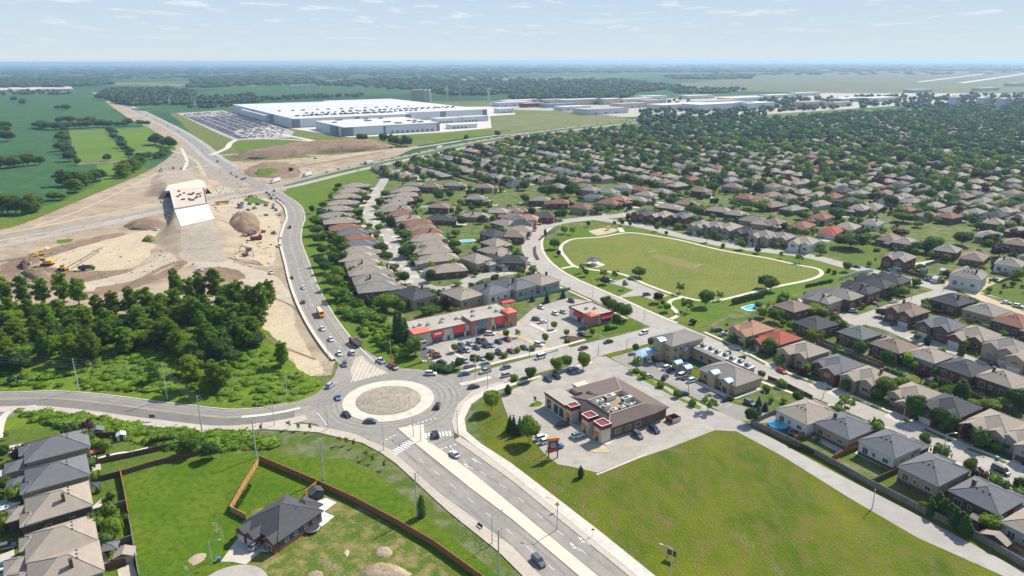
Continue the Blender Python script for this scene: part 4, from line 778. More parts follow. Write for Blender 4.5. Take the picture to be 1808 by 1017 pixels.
for i, (x, y, h) in enumerate(((560, 120, 6), (345, 165, 7), (150, 190, 4))): T('F', x, y, 'spruce', h, 3.2, 'blue green spruce behind the plaza, %s from the right' % ORD[i])
T('K', 165, 480, 'sapling', 6, 5.5, 'airy lime tree before the blue canopy', mt='leaf_lime'); T('K', 1010, 940, 'thin', 6, 7, 'grey green open tree at the end of the community lot', mt='leaf_green')
for i,(x,y,k,h) in enumerate(((160,560,'bush',1.8),(240,610,'lime',3),(450,725,'bush',2.4),(640,835,'lime',3),(820,940,'bush',2.5),(330,220,'lime',5),(150,290,'maple',4.5),(1640,610,'maple',4),(1700,770,'bush',2.5),(1240,350,'bush',2.5),(1410,420,'maple',3))):
    T('K', x, y, k, h, 3.4, '%s round the community building, %s in reading order' % ({'bush': 'green shrub', 'lime': 'lime green small tree', 'maple': 'small green tree'}[k], ORD[i]), mt='leaf_lime' if k == 'bush' else None)
for i, (x, y) in enumerate(((1745, 585), (1740, 650), (1790, 620))): T('C3', x, y, 'spruce', 4, 2.6, 'small blue spruce on the community lawn, %s' % ('uppermost', 'lowest', 'rightmost')[i])
T('C3', 1695, 690, 'dark', 6.5, 5.5, 'dark round tree beside the grey alley fence'); T('C4', 215, 560, 'maple', 6, 5, 'green tree beside the tan-roofed alley house', mt='leaf_dark')
T('C4', 545, 600, 'thin', 7, 8, 'pale feathery tree beside the residential street', mt='leaf_lime')
for i,(x,y,k,h,wd) in enumerate(((850,290,'dark',8,6.5),(830,485,'maple',8.5,9),(1050,630,'dark',10,7.5),(1090,395,'purple',8,6.5),(1370,510,'cypress',9,6.5),(1260,530,'maple',6,6),(1215,700,'dark',8,7),(1290,735,'dark',7,6.5),(1385,800,'lime',3.5,5),(780,760,'dark',5,4),
      (1110,860,'maple',5,4.2),(320,130,'thin',8,10),(180,60,'maple',5,8),(15,190,'maple',7,7),(1760,570,'dark',8,8),(1690,600,'lime',5,6),(1570,620,'lime',4,8),(1455,610,'lime',4,5),(1370,700,'purple',6,4),(1130,155,'cedar',5,3.4),(1055,140,'maple',3.5,3.6),(1370,225,'cedar',5,3.2),(1040,75,'maple',3.5,3),(350,860,'bush',1.5,2),(100,465,'bush',3,5),(90,740,'bush',1.5,2),(1190,440,'cedar',3.4,1.8),(1220,455,'cedar',3.4,1.8),(1250,470,'cedar',3.4,1.8))):
    T('C4', x, y, k, h, wd, '%s tree in the right gardens, %s in its group' % (TK[k][2], ORD[i]) if k != 'bush' else 'low green shrub in the right gardens, %s in its group' % ORD[i], mt='leaf_poplar' if k == 'thin' else None)
for i,(x,y,k,h,wd) in enumerate(((1430,235,'maple',5.5,4.5),(1585,630,'lime',5,7.5),(1790,360,'dark',5,4),(1100,520,'lime',3,3),(1700,620,'bush',2,5),(1210,480,'cedar',6,4),(1250,530,'cedar',6,4),(1290,560,'cedar',6,4),(1330,590,'cedar',6,4),(1370,620,'cedar',6,4),(1400,650,'cedar',6,4),(1160,530,'cedar',5,3))):
    T('D4', x, y, k, h, wd, '%s by the lower alley houses, %s from the street' % ({'maple': 'round green tree', 'lime': 'pale green tree', 'dark': 'dark tree', 'bush': 'low bush', 'cedar': 'dark hedge cedar'}[k], ORD[i]))
for i, (x, y, k, h, wd) in enumerate(((30, 130, 'dark', 5, 4), (15, 365, 'dark', 5.5, 5), (20, 640, 'lime', 5, 6), (1340, 80, 'maple', 6.5, 8), (1480, 125, 'dark', 6, 6), (45, 20, 'sapling', 3, 2.4), (880, 600, 'bush', 2, 3), (125, 360, 'bush', 2, 3))):
    T('D1', x, y, k, h, wd, '%s near the left houses, %s in its group' % ({'dark': 'dark round tree', 'lime': 'yellow green tree', 'maple': 'spreading green tree', 'sapling': 'thin sapling', 'bush': 'low bush'}[k], ORD[i]))
T('C3', 165, 580, 'sapling', 3.5, 1.6, 'thin sapling on the small round islet')
# saplings along the boulevard
for i, (r_, x, y) in enumerate((('C2', 35, 780), ('C2', 228, 760), ('C2', 300, 770), ('C2', 382, 775), ('C2', 585, 870), ('C2', 640, 870), ('C2', 690, 890), ('D2', 775, 160), ('D2', 825, 185), ('D2', 905, 230))):
    T(r_, x, y, 'sapling', 3, 1.7, 'thin young boulevard tree, %s counted from the west road' % ORD[i], 'young boulevard trees')
# park trees
for i,(x,y,k,h,wd) in enumerate(((300,440,'maple',7,8.5),(370,340,'lime',6,6),(425,345,'thin',6,5),(540,298,'dark',5,3.5),(780,290,'dark',4.5,3.5),(835,300,'dark',4.2,3),(725,290,'bush',2.5,3),(765,268,'bush',3,4),(235,355,'cedar',5,2.2),(98,365,'cedar',4,2.2),(330,505,'purple',4,3.5),
      (522,640,'maple',5,4),(490,610,'thin',6,4),(650,650,'thin',5.5,5),(725,655,'thin',5.5,5),(655,700,'purple',4.5,6),(900,640,'maple',6,10),(798,730,'sapling',5,5),(1185,750,'thin',6,6),(1035,815,'purple',6,6),(1370,820,'maple',9,9),(1465,805,'thin',5,5),(1790,700,'dark',8,8),
      (1095,885,'lime',5,4.5),(1065,855,'lime',4,3),(1240,870,'thin',7,7),(65,635,'maple',6,6),(62,530,'maple',5,6),(1025,325,'maple',5.5,4.5),(1090,365,'dark',3.5,3),(1375,400,'thin',6,6),(1490,450,'bush',3.5,3),(1625,445,'lime',6.5,6),(1735,485,'purple',4.5,5),(1280,990,'purple',2.5,4),(1310,205,'maple',10,14),(1130,140,'dark',8,13),(835,165,'spruce',7,5),(790,145,'spruce',7,4.5),(995,130,'spruce',7,4),(1430,140,'dark',8,8),(1185,100,'lime',5,9),(1560,150,'thin',8,12),(1750,170,'maple',8,13),(1665,200,'lime',6,9),(410,60,'dark',12,12),(255,60,'dark',12,17),(95,120,'maple',9,9),(90,25,'dark',10,12),(345,230,'dark',9,11),(625,195,'maple',7,12),(1420,40,'maple',11,15))):
    T('B3', x, y, k, h, wd, '%s %s round the park, %s in its group' % (TK[k][2], TK[k][1], ORD[i]))
for i,(x,y,k,h,wd) in enumerate(((590,410,'dark',11,22),(480,220,'dark',9,14),(775,405,'dark',6,9),(1070,455,'dark',8,12),(1165,440,'maple',11,13),(1380,400,'dark',10,14),(1150,210,'maple',10,11),(960,250,'maple',8,17),(1060,300,'lime',5,9),(940,360,'purple',6,12),(1505,190,'maple',9,11),(230,235,'dark',7,8),(230,140,'maple',8,9),(290,175,'maple',8,7),(420,60,'dark',9,10),(650,110,'maple',7,11),(545,125,'dark',7,7),(560,600,'maple',6,6),(225,540,'thin',6,6),(95,515,'thin',5,4),(1640,490,'purple',8,11),(1590,400,'dark',8,8),(1710,160,'dark',9,18),(1080,605,'maple',4.5,6),(1610,580,'spruce',6,5),(1740,520,'spruce',6,5),(325,905,'lime',6,12),(20,720,'maple',8,9),(50,940,'maple',7,9),(1110,860,'maple',4.5,5),(1200,890,'cedar',4.5,4.5),(805,925,'purple',4.5,7),(470,640,'bush',2.6,3),(430,625,'bush',2.8,3),(850,790,'sapling',5,6),(620,870,'sapling',4,4),(770,480,'bush',2.5,5),(1770,380,'purple',8,10),(870,130,'dark',10,14),(1060,90,'dark',9,10),(1280,120,'maple',10,12),(1540,60,'purple',8,8),(1400,115,'purple',5,7))):
    T('B4', x, y, k, h, wd, '%s %s among the upper right houses, %s in its group' % (TK[k][2], TK[k][1], ORD[i]))
# thicket between the curved road and the house row
for i,(x,y,k,h,wd) in enumerate(((395,195,'dark',7,5),(475,165,'dark',6,9),(480,215,'maple',6,7),(425,275,'maple',8,12),(430,340,'maple',8,12),(450,400,'dark',8,10),(540,400,'poplar',10,12),(600,430,'poplar',11,12),(630,480,'maple',9,8),(550,490,'thin',9,9),(470,480,'dark',7,9),(580,540,'dark',9,12),(450,560,'dark',7,8),(490,600,'dark',8,9),(580,640,'lime',9,9),(560,700,'maple',9,11),(500,670,'thin',6,7),(585,790,'maple',7,12),(915,850,'lime',10,15),(780,830,'spruce',6,7),(830,850,'dark',5,5),(1085,860,'cedar',5,3),(1230,910,'maple',5,11),(1400,900,'bush',3,7),(720,860,'bush',4,8),(650,830,'bush',4,9),(780,930,'bush',5,13),(690,930,'bush',4,12),(860,960,'bush',4,10),(620,900,'bush',3,9),(1300,790,'thin',6,6),(1430,15,'dark',5,5),(580,30,'dark',6,7),(560,60,'maple',5,6))):
    T('B2', x, y, k, h, wd, '%s %s in the thicket by the curved road, %s in its group' % (TK[k][2], TK[k][1], ORD[i]))
# street trees between the two long rows
for i,(x,y,k,h,wd) in enumerate(((780,120,'maple',7,9),(730,225,'dark',8,6),(875,140,'maple',7,9),(910,90,'maple',7,10),(850,185,'lime',5,6),(870,235,'lime',6,9),(900,270,'dark',7,5),(960,275,'cypress',9,6),(935,270,'cypress',8,4),(1030,320,'dark',7,5),(870,325,'maple',6,8),(800,310,'lime',4,6),(1050,375,'maple',8,11),(1065,485,'dark',9,12),(880,465,'dark',7,11),(920,530,'dark',7,11),(1125,560,'lime',5,8),(990,600,'maple',4.5,5),(1050,675,'dark',8,7),(850,385,'lime',4,5),(740,280,'bush',3,5),(1235,660,'dark',8,7),(1425,720,'lime',3,6),(1520,730,'lime',3,4),(1550,655,'dark',3,4),(1685,680,'dark',5,5),(1745,570,'maple',7,8),(1455,275,'dark',8,10),(1270,250,'dark',7,7),(1285,95,'dark',12,11),(1370,90,'dark',9,9),(1440,145,'lime',6,7),(1435,200,'maple',6,6),(1525,190,'dark',6,6),(1590,265,'dark',7,7),(1405,365,'maple',5,8),(1420,500,'dark',6,7),(1500,75,'dark',7,5),(1410,440,'maple',6,8),(1555,150,'maple',6,7),(1610,50,'dark',6,8),(1650,170,'bush',3,6),(1160,140,'dark',6,7),(1640,610,'bush',3,5))):
    T('B2', x, y, k, h, wd, '%s %s between the long rows and park, %s in its group' % (TK[k][2], TK[k][1], ORD[i]))
# woodlot at the left: individual trees
WOOD = [G(*p) for p in ((-170,605),(-60,562),(60,566),(140,565),(215,582),(250,578),(310,552),(380,560),(455,570),(474,600),(420,640),(395,668),(330,668),(310,625),(240,622),(190,630),(150,655),(60,640),(20,668),(-170,700))]
xs = [p[0] for p in WOOD]; ys = [p[1] for p in WOOD]; cnt = 0; tries = 0; placed = []
while cnt < 140 and tries < 12000:
    tries += 1; p = (random.uniform(min(xs), max(xs)), random.uniform(min(ys), max(ys)))
    if not inside(p, WOOD) or any((p[0] - q[0]) ** 2 + (p[1] - q[1]) ** 2 < 13 for q in placed): continue
    placed.append(p); cnt += 1; k = random.choice(('poplar', 'poplar', 'poplar', 'dark', 'maple'))
    h = random.uniform(9, 14.5) if k == 'poplar' else random.uniform(6, 10)
    tree(k,*p,h,random.uniform(8,12.5),{'poplar': 'tall loose poplar in the dense woodlot','dark': 'dark rounded tree in the dense woodlot','maple': 'broad green tree in the dense woodlot'}[k],'woodlot trees','leaf_poplar' if k == 'maple' else ('leaf_green' if k == 'poplar' and cnt % 3 == 0 else None))
for i,(px,py,h,wd) in enumerate(((497,622,11,8),(375,662,13,13),(395,655,10,9),(335,655,14,13),(155,603,14,11),(15,620,12,9),(8,512,15,11),(38,510,16,11),(72,512,15,10),(108,505,17,13),(135,512,15,11),(170,540,13,10),(198,535,14,11),(228,528,15,12),(258,530,15,12),(285,540,14,11),
    (308,500,18,11),(335,512,16,11),(352,505,17,11),(378,500,18,12),(400,525,16,11),(420,520,17,12),(440,528,16,11),(460,525,17,11),(475,515,15,9),(455,560,12,10),(418,560,13,11),(270,655,9,8),(365,590,13,12),(300,590,14,12))):
    T('O', px, py, 'poplar', h, wd, 'tall airy poplar at the woodlot edge, %s in its group' % ORD[i])
for i, (x, y) in enumerate(((75, 440), (150, 430))): T('C1', x, y, 'bush', 3.5, 3, 'bleached grey thistle clump by the west road, %s' % ('left', 'right')[i], mt='leaf_spruce')
# hedgerows and far clusters at the left
def hedge(pts, n_, h, wd, phrase, kinds=('dark', 'dark', 'maple'), jit=5, reg='A1'):
    C = smooth([Vector(Z(reg, *p)) for p in pts], 8); L_ = [0]
    for i in range(1, len(C)): L_.append(L_[-1] + (C[i] - C[i - 1]).length)
    for i in range(n_):
        d = L_[-1] * (i + .5) / n_; j = max(q for q in range(len(C)) if L_[q] <= d); p = C[j] + (C[min(j + 1, len(C) - 1)] - C[j]) * ((d - L_[j]) / max(1e-6, (L_[min(j + 1, len(C) - 1)] - L_[j])))
        k = random.choice(kinds); f = random.uniform(.75, 1.2)
        tree(k, p.x + random.uniform(-jit, jit), p.y + random.uniform(-jit, jit), h * f, wd * f, '%s tree in the %s' % ({'dark': 'dark green', 'maple': 'mid green', 'lime': 'yellow green', 'poplar': 'tall loose'}[k], phrase), phrase)
hedge([(260, 500), (400, 520), (560, 505), (760, 500), (900, 490), (1035, 490)], 22, 13, 20, 'upper hedgerow between the fields', jit=8)
hedge([(380, 470), (600, 470), (750, 480)], 9, 13, 20, 'second line of the upper hedgerow', jit=8)
hedge([(440, 530), (440, 600), (460, 680), (480, 760)], 11, 12, 17, 'hedgerow left of the bright field', jit=5)
hedge([(760, 520), (830, 590), (900, 680), (940, 720)], 12, 9, 14, 'hedgerow right of the bright field', jit=4)
hedge([(1080, 620), (1160, 630), (1240, 650)], 7, 16, 19, 'grove beside the farmyard', jit=6)
hedge([(950, 750), (1000, 740), (1060, 730), (1120, 720), (1180, 690)], 8, 10, 15, 'scrub edge of the construction ground')
hedge([(450, 910), (560, 920), (640, 890), (720, 870)], 9, 15, 17, 'grove below the bright field', ('maple', 'dark', 'poplar'), 4)
hedge([(480, 960), (580, 960)], 3, 13, 16, 'front grove below the bright field', ('maple', 'poplar'), 3)
hedge([(820, 860), (900, 840), (1000, 780)], 7, 14, 17, 'grove above the green bank', ('maple', 'poplar'), 4)
hedge([(-60, 780), (60, 790), (160, 780), (220, 770), (290, 765)], 9, 13, 17, 'tree line in the dark crop field')
hedge([(-40, 520), (40, 500), (30, 620)], 5, 15, 22, 'clump at the left field edge')
hedge([(0, 215), (60, 230), (160, 235), (240, 220), (290, 200)], 9, 15, 15, 'grove by the grassy bank', ('maple', 'dark', 'poplar'), 4, 'B1')
hedge([(340, 140), (400, 130), (460, 130)], 3, 8, 12, 'low scrub on the green bank', ('maple', 'lime'), 3, 'B1')
hedge([(90, 310), (140, 320), (180, 350)], 3, 16, 22, 'lone far field trees', jit=6); hedge([(410, 370), (450, 375), (480, 380)], 3, 13, 20, 'far clump in the dark field', jit=6)
T('A1', 758, 708, 'dark', 10, 11, 'lone round tree in the bright green field'); T('A1', 548, 735, 'maple', 10, 10, 'tree at the lower left corner of the bright field')
T('A2', 745, 575, 'dark', 16, 20, 'dark tree before the smaller factory hall'); T('A2', 1485, 568, 'dark', 9, 9, 'small lone tree beside the highway'); T('A2', 1705, 540, 'dark', 10, 12, 'round tree beyond the highway')
hedge([(900, 610), (960, 615), (1020, 625), (1090, 635)], 9, 14, 14, 'tree row beyond the berm', ('poplar', 'dark'), 4, 'A2')
T('X', 1130, 45, 'dark', 6, 6, 'small dark tree beside the green pond bank')
print('individual trees', len(TREES))
NEAR_TREES = list(TREES)

def bake(name, items, nq, ms, label, cat, leaf=0.16, kind='round', core=0.92):
    """items: (x, y, z, w, h) ; one object of many small crowns"""
    protos = []
    for s_ in range(6):
        V, Q, P_, D = crown_arrays(kind, 900 + s_, nq, 1, core)
        if kind == 'round':   # far away: one lumpy core instead of ten
            r = np.random.default_rng(s_); V = CS3[0] * (1 + r.normal(0, .13, (len(CS3[0]), 1))) * np.array([.82, .82, .40]) * core + np.array([0, 0, .56]); Q = CS3[1]
            D = r.normal(0, 1, (nq, 3)); D[:, 2] += .3; D /= np.linalg.norm(D, axis=1)[:, None]; P_ = D * np.array([.9, .9, .42]) * r.uniform(.85, 1.15, (nq, 1)) + np.array([0, 0, .56])
        LV, LQ = leafquads(P_, D, leaf, np.random.default_rng(s_)); protos.append((np.concatenate([V, LV]), np.concatenate([Q, LQ + len(V)])))
    VV, QQ, MI, k = [], [], [], 0
    if isinstance(ms, str): ms = [ms]
    r = np.random.default_rng(3)
    for i, (x, y, z, w_, h) in enumerate(items):
        V, Q = protos[i % 6]; a = r.uniform(0, 6.28); c, s_ = cos(a), sin(a)
        R_ = np.array([[c, -s_, 0], [s_, c, 0], [0, 0, 1]]); VV.append((V @ R_.T) * np.array([w_ / 2, w_ / 2, h]) + np.array([x, y, z])); QQ.append(Q + k); k += len(V); MI.append(np.full(len(Q), r.integers(len(ms))))
    o = link(name, npmesh(name, np.concatenate(VV), np.concatenate(QQ), ms, np.concatenate(MI))); tag(o, label, cat, None, 'stuff'); return o

# ------------------------------------------------------------------ HOUSES
def window_mb(b_, x, z, w_, h, y, face='y', m=(0, 1), arch=False):
    """window set into wall at plane y (front faces -y) or x plane"""
    s_ = -1 if face in ('-y', '-x') else 1
    def bx(a0, a1, z0, z1, d0, d1, mm):
        if 'y' in face: b_.box(a0, a1, min(y + s_ * d0, y + s_ * d1), max(y + s_ * d0, y + s_ * d1), z0, z1, mm)
        else: b_.box(min(y + s_ * d0, y + s_ * d1), max(y + s_ * d0, y + s_ * d1), a0, a1, z0, z1, mm)
    t_ = .12
    bx(x - w_ / 2, x + w_ / 2, z, z + h, 0, .05, m[1])
    for (a0, a1, z0, z1) in ((x - w_ / 2 - t_, x - w_ / 2, z - t_, z + h + t_), (x + w_ / 2, x + w_ / 2 + t_, z - t_, z + h + t_), (x - w_ / 2, x + w_ / 2, z - t_, z), (x - w_ / 2, x + w_ / 2, z + h, z + h + t_), (x - .04, x + .04, z, z + h)):
        bx(a0, a1, z0, z1, 0, .11, m[0])
def house_parts(style, mir=1, detailed=True):
    """list of (part, mesh, parentindex). frame: front at -y, centre at origin; slots: roof 0, trim 1, ridge 2 ; walls 0 body 1 base"""
    P_ = []; W, D, ev, gw, gd, ge, gable = {
        0: (12.5, 14.5, 4.6, 6.4, 5.5, 3.6, True), 1: (13, 15, 5.6, 6.6, 4.5, 5.4, True), 2: (13, 15, 4.9, 6.2, 5.0, 3.3, False),
        3: (12.5, 19, 3.6, 6.2, 4.0, 3.1, False), 4: (14, 13, 5.8, 6.6, 3.0, 5.6, True)}[style]
    y0, y1 = -D / 2 + 1, D / 2 + 1; gx0 = -W / 2 if mir > 0 else W / 2 - gw; gx1 = gx0 + gw
    w_ = MB(); w_.box(-W / 2, W / 2, y0, y1, 1.3, ev, 0); w_.box(-W / 2 - .003, W / 2 + .003, y0 - .003, y1 + .003, -.1, 1.3, 1)
    w_.box(gx0 + .15, gx1 - .15, y0 - gd, y0 - .01, -.1, ge, 1)
    ex0, ex1 = (gx1 + .6, W / 2 - .15) if mir > 0 else (-W / 2 + .15, gx0 - .6)
    w_.box(ex0, ex1, y0 - 1.6, y0 - .01, -.1, ev - .4, 0)
    r = MB(); top = r.hip(-W / 2, W / 2, y0, y1, ev, .44, .55)
    if gable: r.gable(gx0, gx1, y0 - gd, y0 + 4, ge, .55, .4); w_.add([(gx0 + .15, y0 - gd, ge), (gx1 - .15, y0 - gd, ge), ((gx0 + gx1) / 2, y0 - gd, ge + gw / 2 * .55 + .1)], [(0, 1, 2)], 0)
    else: r.hip(gx0, gx1, y0 - gd, y0 + 4.5, ge, .44, .45)
    if style in (0, 1, 4): r.gable(ex0, ex1, y0 - 1.6, y0 + 3, ev - .4, .55, .35); w_.add([(ex0, y0 - 1.6, ev - .4), (ex1, y0 - 1.6, ev - .4), ((ex0 + ex1) / 2, y0 - 1.6, ev - .4 + (ex1 - ex0) / 2 * .55)], [(0, 1, 2)], 0)
    else: r.hip(ex0, ex1, y0 - 1.6, y0 + 3, ev - .4, .44, .35)
    P_.append(('walls', w_.mesh('walls', ['wall_brick', 'wall_brown brick']), None)); P_.append(('roof', r.mesh('roof', ['roof_grey', 'trim', 'roof_tan']), None))
    b_ = MB(); b_.box(gx0 + .9, gx1 - .9, y0 - gd - .06, y0 - gd, 0, 2.3, 0); P_.append(('garage_door', b_.mesh('garage_door', ['white_door']), None))
    if not detailed: return P_
    xe = (ex0 + ex1) / 2
    b_ = MB(); window_mb(b_, xe, 1.6, 2.4, 1.6, y0 - 1.6, '-y'); P_.append(('window', b_.mesh('window', ['trim', 'glass']), None))
    if style in (1, 4): b_ = MB(); window_mb(b_, (gx0 + gx1) / 2, 3.4, 2.2, 1.3, y0 - gd, '-y'); P_.append(('window', b_.mesh('window', ['trim', 'glass']), None))
    dx = gx1 + .28 if mir > 0 else gx0 - .28
    b_ = MB(); b_.box(dx - .25, dx + .25, y0 - .06, y0 - .003, .4, 2.5, 0); P_.append(('front_door', b_.mesh('front_door', ['brown_door']), None))
    for s_, pl in (('-x', -W / 2), ('x', W / 2)):
        for yy in (y0 + D * .3, y0 + D * .68):
            b_ = MB(); window_mb(b_, yy, 2.1 if ev > 4 else 1.5, 1.2, 1.1, pl, s_); P_.append(('window', b_.mesh('window', ['trim', 'glass']), None))
    for xx, ww in ((-W * .28, 1.8), (W * .05, 1.0)):
        b_ = MB(); window_mb(b_, xx, 1.9 if ev > 4 else 1.4, ww, 1.3, y1, 'y'); P_.append(('window', b_.mesh('window', ['trim', 'glass']), None))
    b_ = MB(); window_mb(b_, W * .3, .9 if ev < 4.5 else 1.5, 1.9, 2.1, y1, 'y'); P_.append(('patio_door', b_.mesh('patio_door', ['trim', 'glass']), None))
    b_ = MB(); cxx = W * .25 * mir; b_.box(cxx - .5, cxx + .5, 2, 2.8, top - 2.5, top + .35, 0); b_.box(cxx - .56, cxx + .56, 1.94, 2.86, top + .35, top + .5, 1); P_.append(('chimney', b_.mesh('chimney', ['wall_brown brick', 'dark_trim']), None))
    for i in range(3):
        b_ = MB(); xx = -1.8 + i * 1.7; yy = 3.8; b_.box(xx - .22, xx + .22, yy - .22, yy + .22, top - 1.7, top - .55, 0); P_.append(('roof_vent', b_.mesh('roof_vent', ['dark_trim']), None))
    if style != 3:
        b_ = MB(); b_.box(-1, 3, y1 + .02, y1 + 3, 1.0, 1.15, 0)
        for xx in (-.9, 2.8): b_.box(xx, xx + .12, y1 + 2.8, y1 + 2.92, -.1, 1.0, 0)
        b_.box(-1, 3, y1 + 2.94, y1 + 3.0, 1.15, 1.95, 0); b_.box(-1.0, -.94, y1 + .1, y1 + 2.9, 1.15, 1.95, 0); P_.append(('deck', b_.mesh('deck', ['wood_orange']), None))
    return P_
HP = {}
KEEP2 = [G(*p) for p in ((215, 830), (450, 790), (900, 1017), (950, 1200), (200, 1200))]
KEEP = [G(*p) for p in ((660, 620), (720, 560), (900, 525), (960, 500), (1180, 570), (1290, 690), (1390, 735), (1540, 810), (1660, 880), (1830, 960), (1850, 1040), (1100, 1017), (800, 800), (300, 1100), (215, 1100), (215, 800), (460, 700))]
def house(x, y, ang, style, mir, roof, wall, label, group=None, lod=2, sc=1.0, base=None, drive=True, name='house'):
    key = (style, mir, lod >= 2)
    if key not in HP: HP[key] = house_parts(style, mir, lod >= 2)
    rr = random.Random(int(x * 13 + y * 7)); o = empty(name, (x, y, 0), ang, label, 'house', group, (sc * rr.uniform(.92, 1.04), sc * rr.uniform(.93, 1.07), sc * rr.uniform(.95, 1.08)))
    for nm, me, _ in HP[key]:
        if nm == 'deck' and rr.random() < .5: continue
        if nm == 'chimney' and rr.random() < .7: continue
        p = link(nm, me, o)
        if nm == 'walls': swap(p, 0, 'wall_' + wall); swap(p, 1, 'wall_' + (base or wall))
        if nm == 'roof': swap(p, 0, 'roof_' + roof); swap(p, 2, 'roof_' + roof)
        if nm == 'garage_door' and rr.random() < .35: swap(p, 0, 'brown_door')
    if drive:
        D = {0: 14.5, 1: 15, 2: 16, 3: 19, 4: 13}[style]; gd = {0: 5.5, 1: 4.5, 2: 4, 3: 4, 4: 3}[style]; W = {0: 12.5, 1: 13, 2: 13, 3: 12.5, 4: 14}[style]
        gx = (-W / 2 + 3.2) * mir; yg = -D / 2 + 1 - gd
        d = link('driveway', DRIVE, None, (x, y, 0), ang, (sc, sc, 1)); d.location = (x + (cos(ang) * gx - sin(ang) * (yg - 4)) * sc, y + (sin(ang) * gx + cos(ang) * (yg - 4)) * sc, 0)
        tag(d, None, None, None, 'structure')
    HOUSES.append((x, y)); return o
b_ = MB(); b_.box(-2.8, 2.8, -4, 4.6, 0.02, 0.13, 0); DRIVE = b_.mesh('driveway', ['concrete_drive'])
HOUSES = []
SHORT = {'t': 'tan', 's': 'slate', 'c': 'charcoal', 'g': 'grey', 'b': 'brown', 'r': 'reddish', 'o': 'orange', 'R': 'red', 'q': 'greygreen'}
WS = {'B': 'brick', 'N': 'brown brick', 'E': 'beige brick', 'W': 'white', 'G': 'grey siding', 'S': 'stone'}
def hrow(reg, a, c, side, items, phrase, styles, sc=1.0, lod=2, zc=5.5, drive=True):
    A_ = Vector(Z(*a)) if isinstance(a[0], str) else Vector(G(*a)); C_ = Vector(Z(*c)) if isinstance(c[0], str) else Vector(G(*c))
    d = (C_ - A_).normalized(); nf = Vector((-d.y, d.x)) if side == 'L' else Vector((d.y, -d.x))
    ang = math.atan2(nf.y, nf.x) + pi / 2          # local -y faces nf
    for i, it in enumerate(items):
        x, y, rw = it[:3]; rg = it[3] if len(it) > 3 else reg; gx, gy = Z(rg, x, y, zc)
        house(gx, gy, ang, styles[i % len(styles)], 1 if (i * 7 + 3) % 5 < 3 else -1, SHORT[rw[0]], WS[rw[1]],
              ('%s-roofed %s house %s' % (RW[SHORT[rw[0]]],WS[rw[1]],phrase[2:])) if phrase[0] == '*' else '%s-roofed %s house, %s %s' % (RW[SHORT[rw[0]]],WS[rw[1]],ORD[i],phrase),phrase.replace('* ','houses '),lod,sc,WS[rw[2]] if len(rw) > 2 else None,drive)
S1a, S1b = (1254, 607), (1681, 797)
hrow('C4', S1a, S1b, 'L', [(285, 650, 'tWG'), (560, 740, 'sEN'), (880, 870, 'sWN'), (1180, 240, 'sEN', 'D4'), (1560, 420, 'sN', 'D4'), (1960, 640, 'tG', 'D4')], 'from top on the alley side', [2, 2, 2, 2, 2], .95)
hrow('C4',S1a,S1b,'R',[(1690,75,'oE','C3'),(75,130,'RN'),(260,225,'tE'),(495,320,'sNB'),(720,405,'tE'),(1040,515,'tEN'),(1290,625,'cNB'),(1620,745,'tE'),(1870,830,'tG')],'from top facing the alley houses',[1,0,1,1,1,0,1,1],.92)
hrow('C4', S1a, S1b, 'L', [(185, 870, 'bN', 'B4'), (350, 30, 'cN'), (660, 95, 'qN'), (900, 185, 'bN'), (1150, 250, 'tG'), (1400, 335, 'cNB'), (1670, 420, 'tN'), (1930, 520, 'gN')], 'from top in the second rank', [2, 2, 2], .95)
hrow('C4', S1a, S1b, 'R', [(980, 915, 'bN', 'B4'), (1230, 55, 'sN'), (1470, 110, 'tBN'), (1690, 210, 'gS'), (1900, 290, 'tE')], 'from top across the second street', [4, 4, 0], 1.0)
hrow('B4', S1a, S1b, 'L', [(1310, 835, 'cN'), (1550, 905, 'gE'), (1760, 980, 'rN'), (1980, 1050, 'tN')], 'from left in the last right rank', [2, 2], 1.02)
hrow('B4', (1640, 504), (1490, 560), 'R', [(870, 690, 'cN'), (760, 720, 'cN'), (650, 760, 'cN'), (520, 800, 'gN'), (380, 830, 'gE')], 'from right in the dark cluster', [4, 1], .95)
hrow('B4', (1300, 437), (1666, 515), 'R', [(920, 560, 'gBN')], 'two-storey alone on the green lot', [4], 1.05, 2, 4)
hrow('B4', (1606, 495), (1300, 437), 'R', [(1415, 690, 'gW')], 'white unfinished and two-storey on bare earth', [4], 1.1, 2, 4)
hrow('B3',(1084,397),(1304,437),'R',[(930,235,'cB'),(1065,250,'tB'),(1190,260,'sB'),(1330,315,'gE'),(1430,325,'gE'),(1530,335,'tE'),(1660,370,'cN'),(1780,395,'gE'),(90,400,'gE','B4'),(260,435,'tW','B4')],'from left along the park edge',[4,1,4,1],1.0,2,4.5)
hrow('B4',(1084,397),(1304,437),'L',[(1270,490,'gB'),(1460,530,'bB'),(1710,590,'gW'),(860,400,'bN'),(970,435,'tN'),(740,290,'gW'),(1600,300,'tN'),(1560,380,'gE'),(1760,440,'bN')],'* among the upper right trees',[2,3],1.0,2,4)
hrow('B4', (1084, 397), (1304, 437), 'R', [(40, 295, 'bE'), (240, 310, 'rE'), (370, 260, 'rE'), (450, 345, 'RW'), (640, 200, 'tN'), (740, 180, 'gN'), (560, 330, 'tE')], '* behind the park edge street', [2, 3], 1.0, 1, 4)
ROWA = [(720,30,'t'),(690,68,'t'),(655,108,'t'),(625,150,'t'),(590,193,'t'),(575,240,'g'),(610,280,'t'),(645,325,'r'),(700,360,'s'),(715,400,'r'),(740,445,'s'),(745,490,'t'),(735,532,'t'),(790,580,'t'),(810,632,'t'),(850,690,'g'),(890,745,'g')]
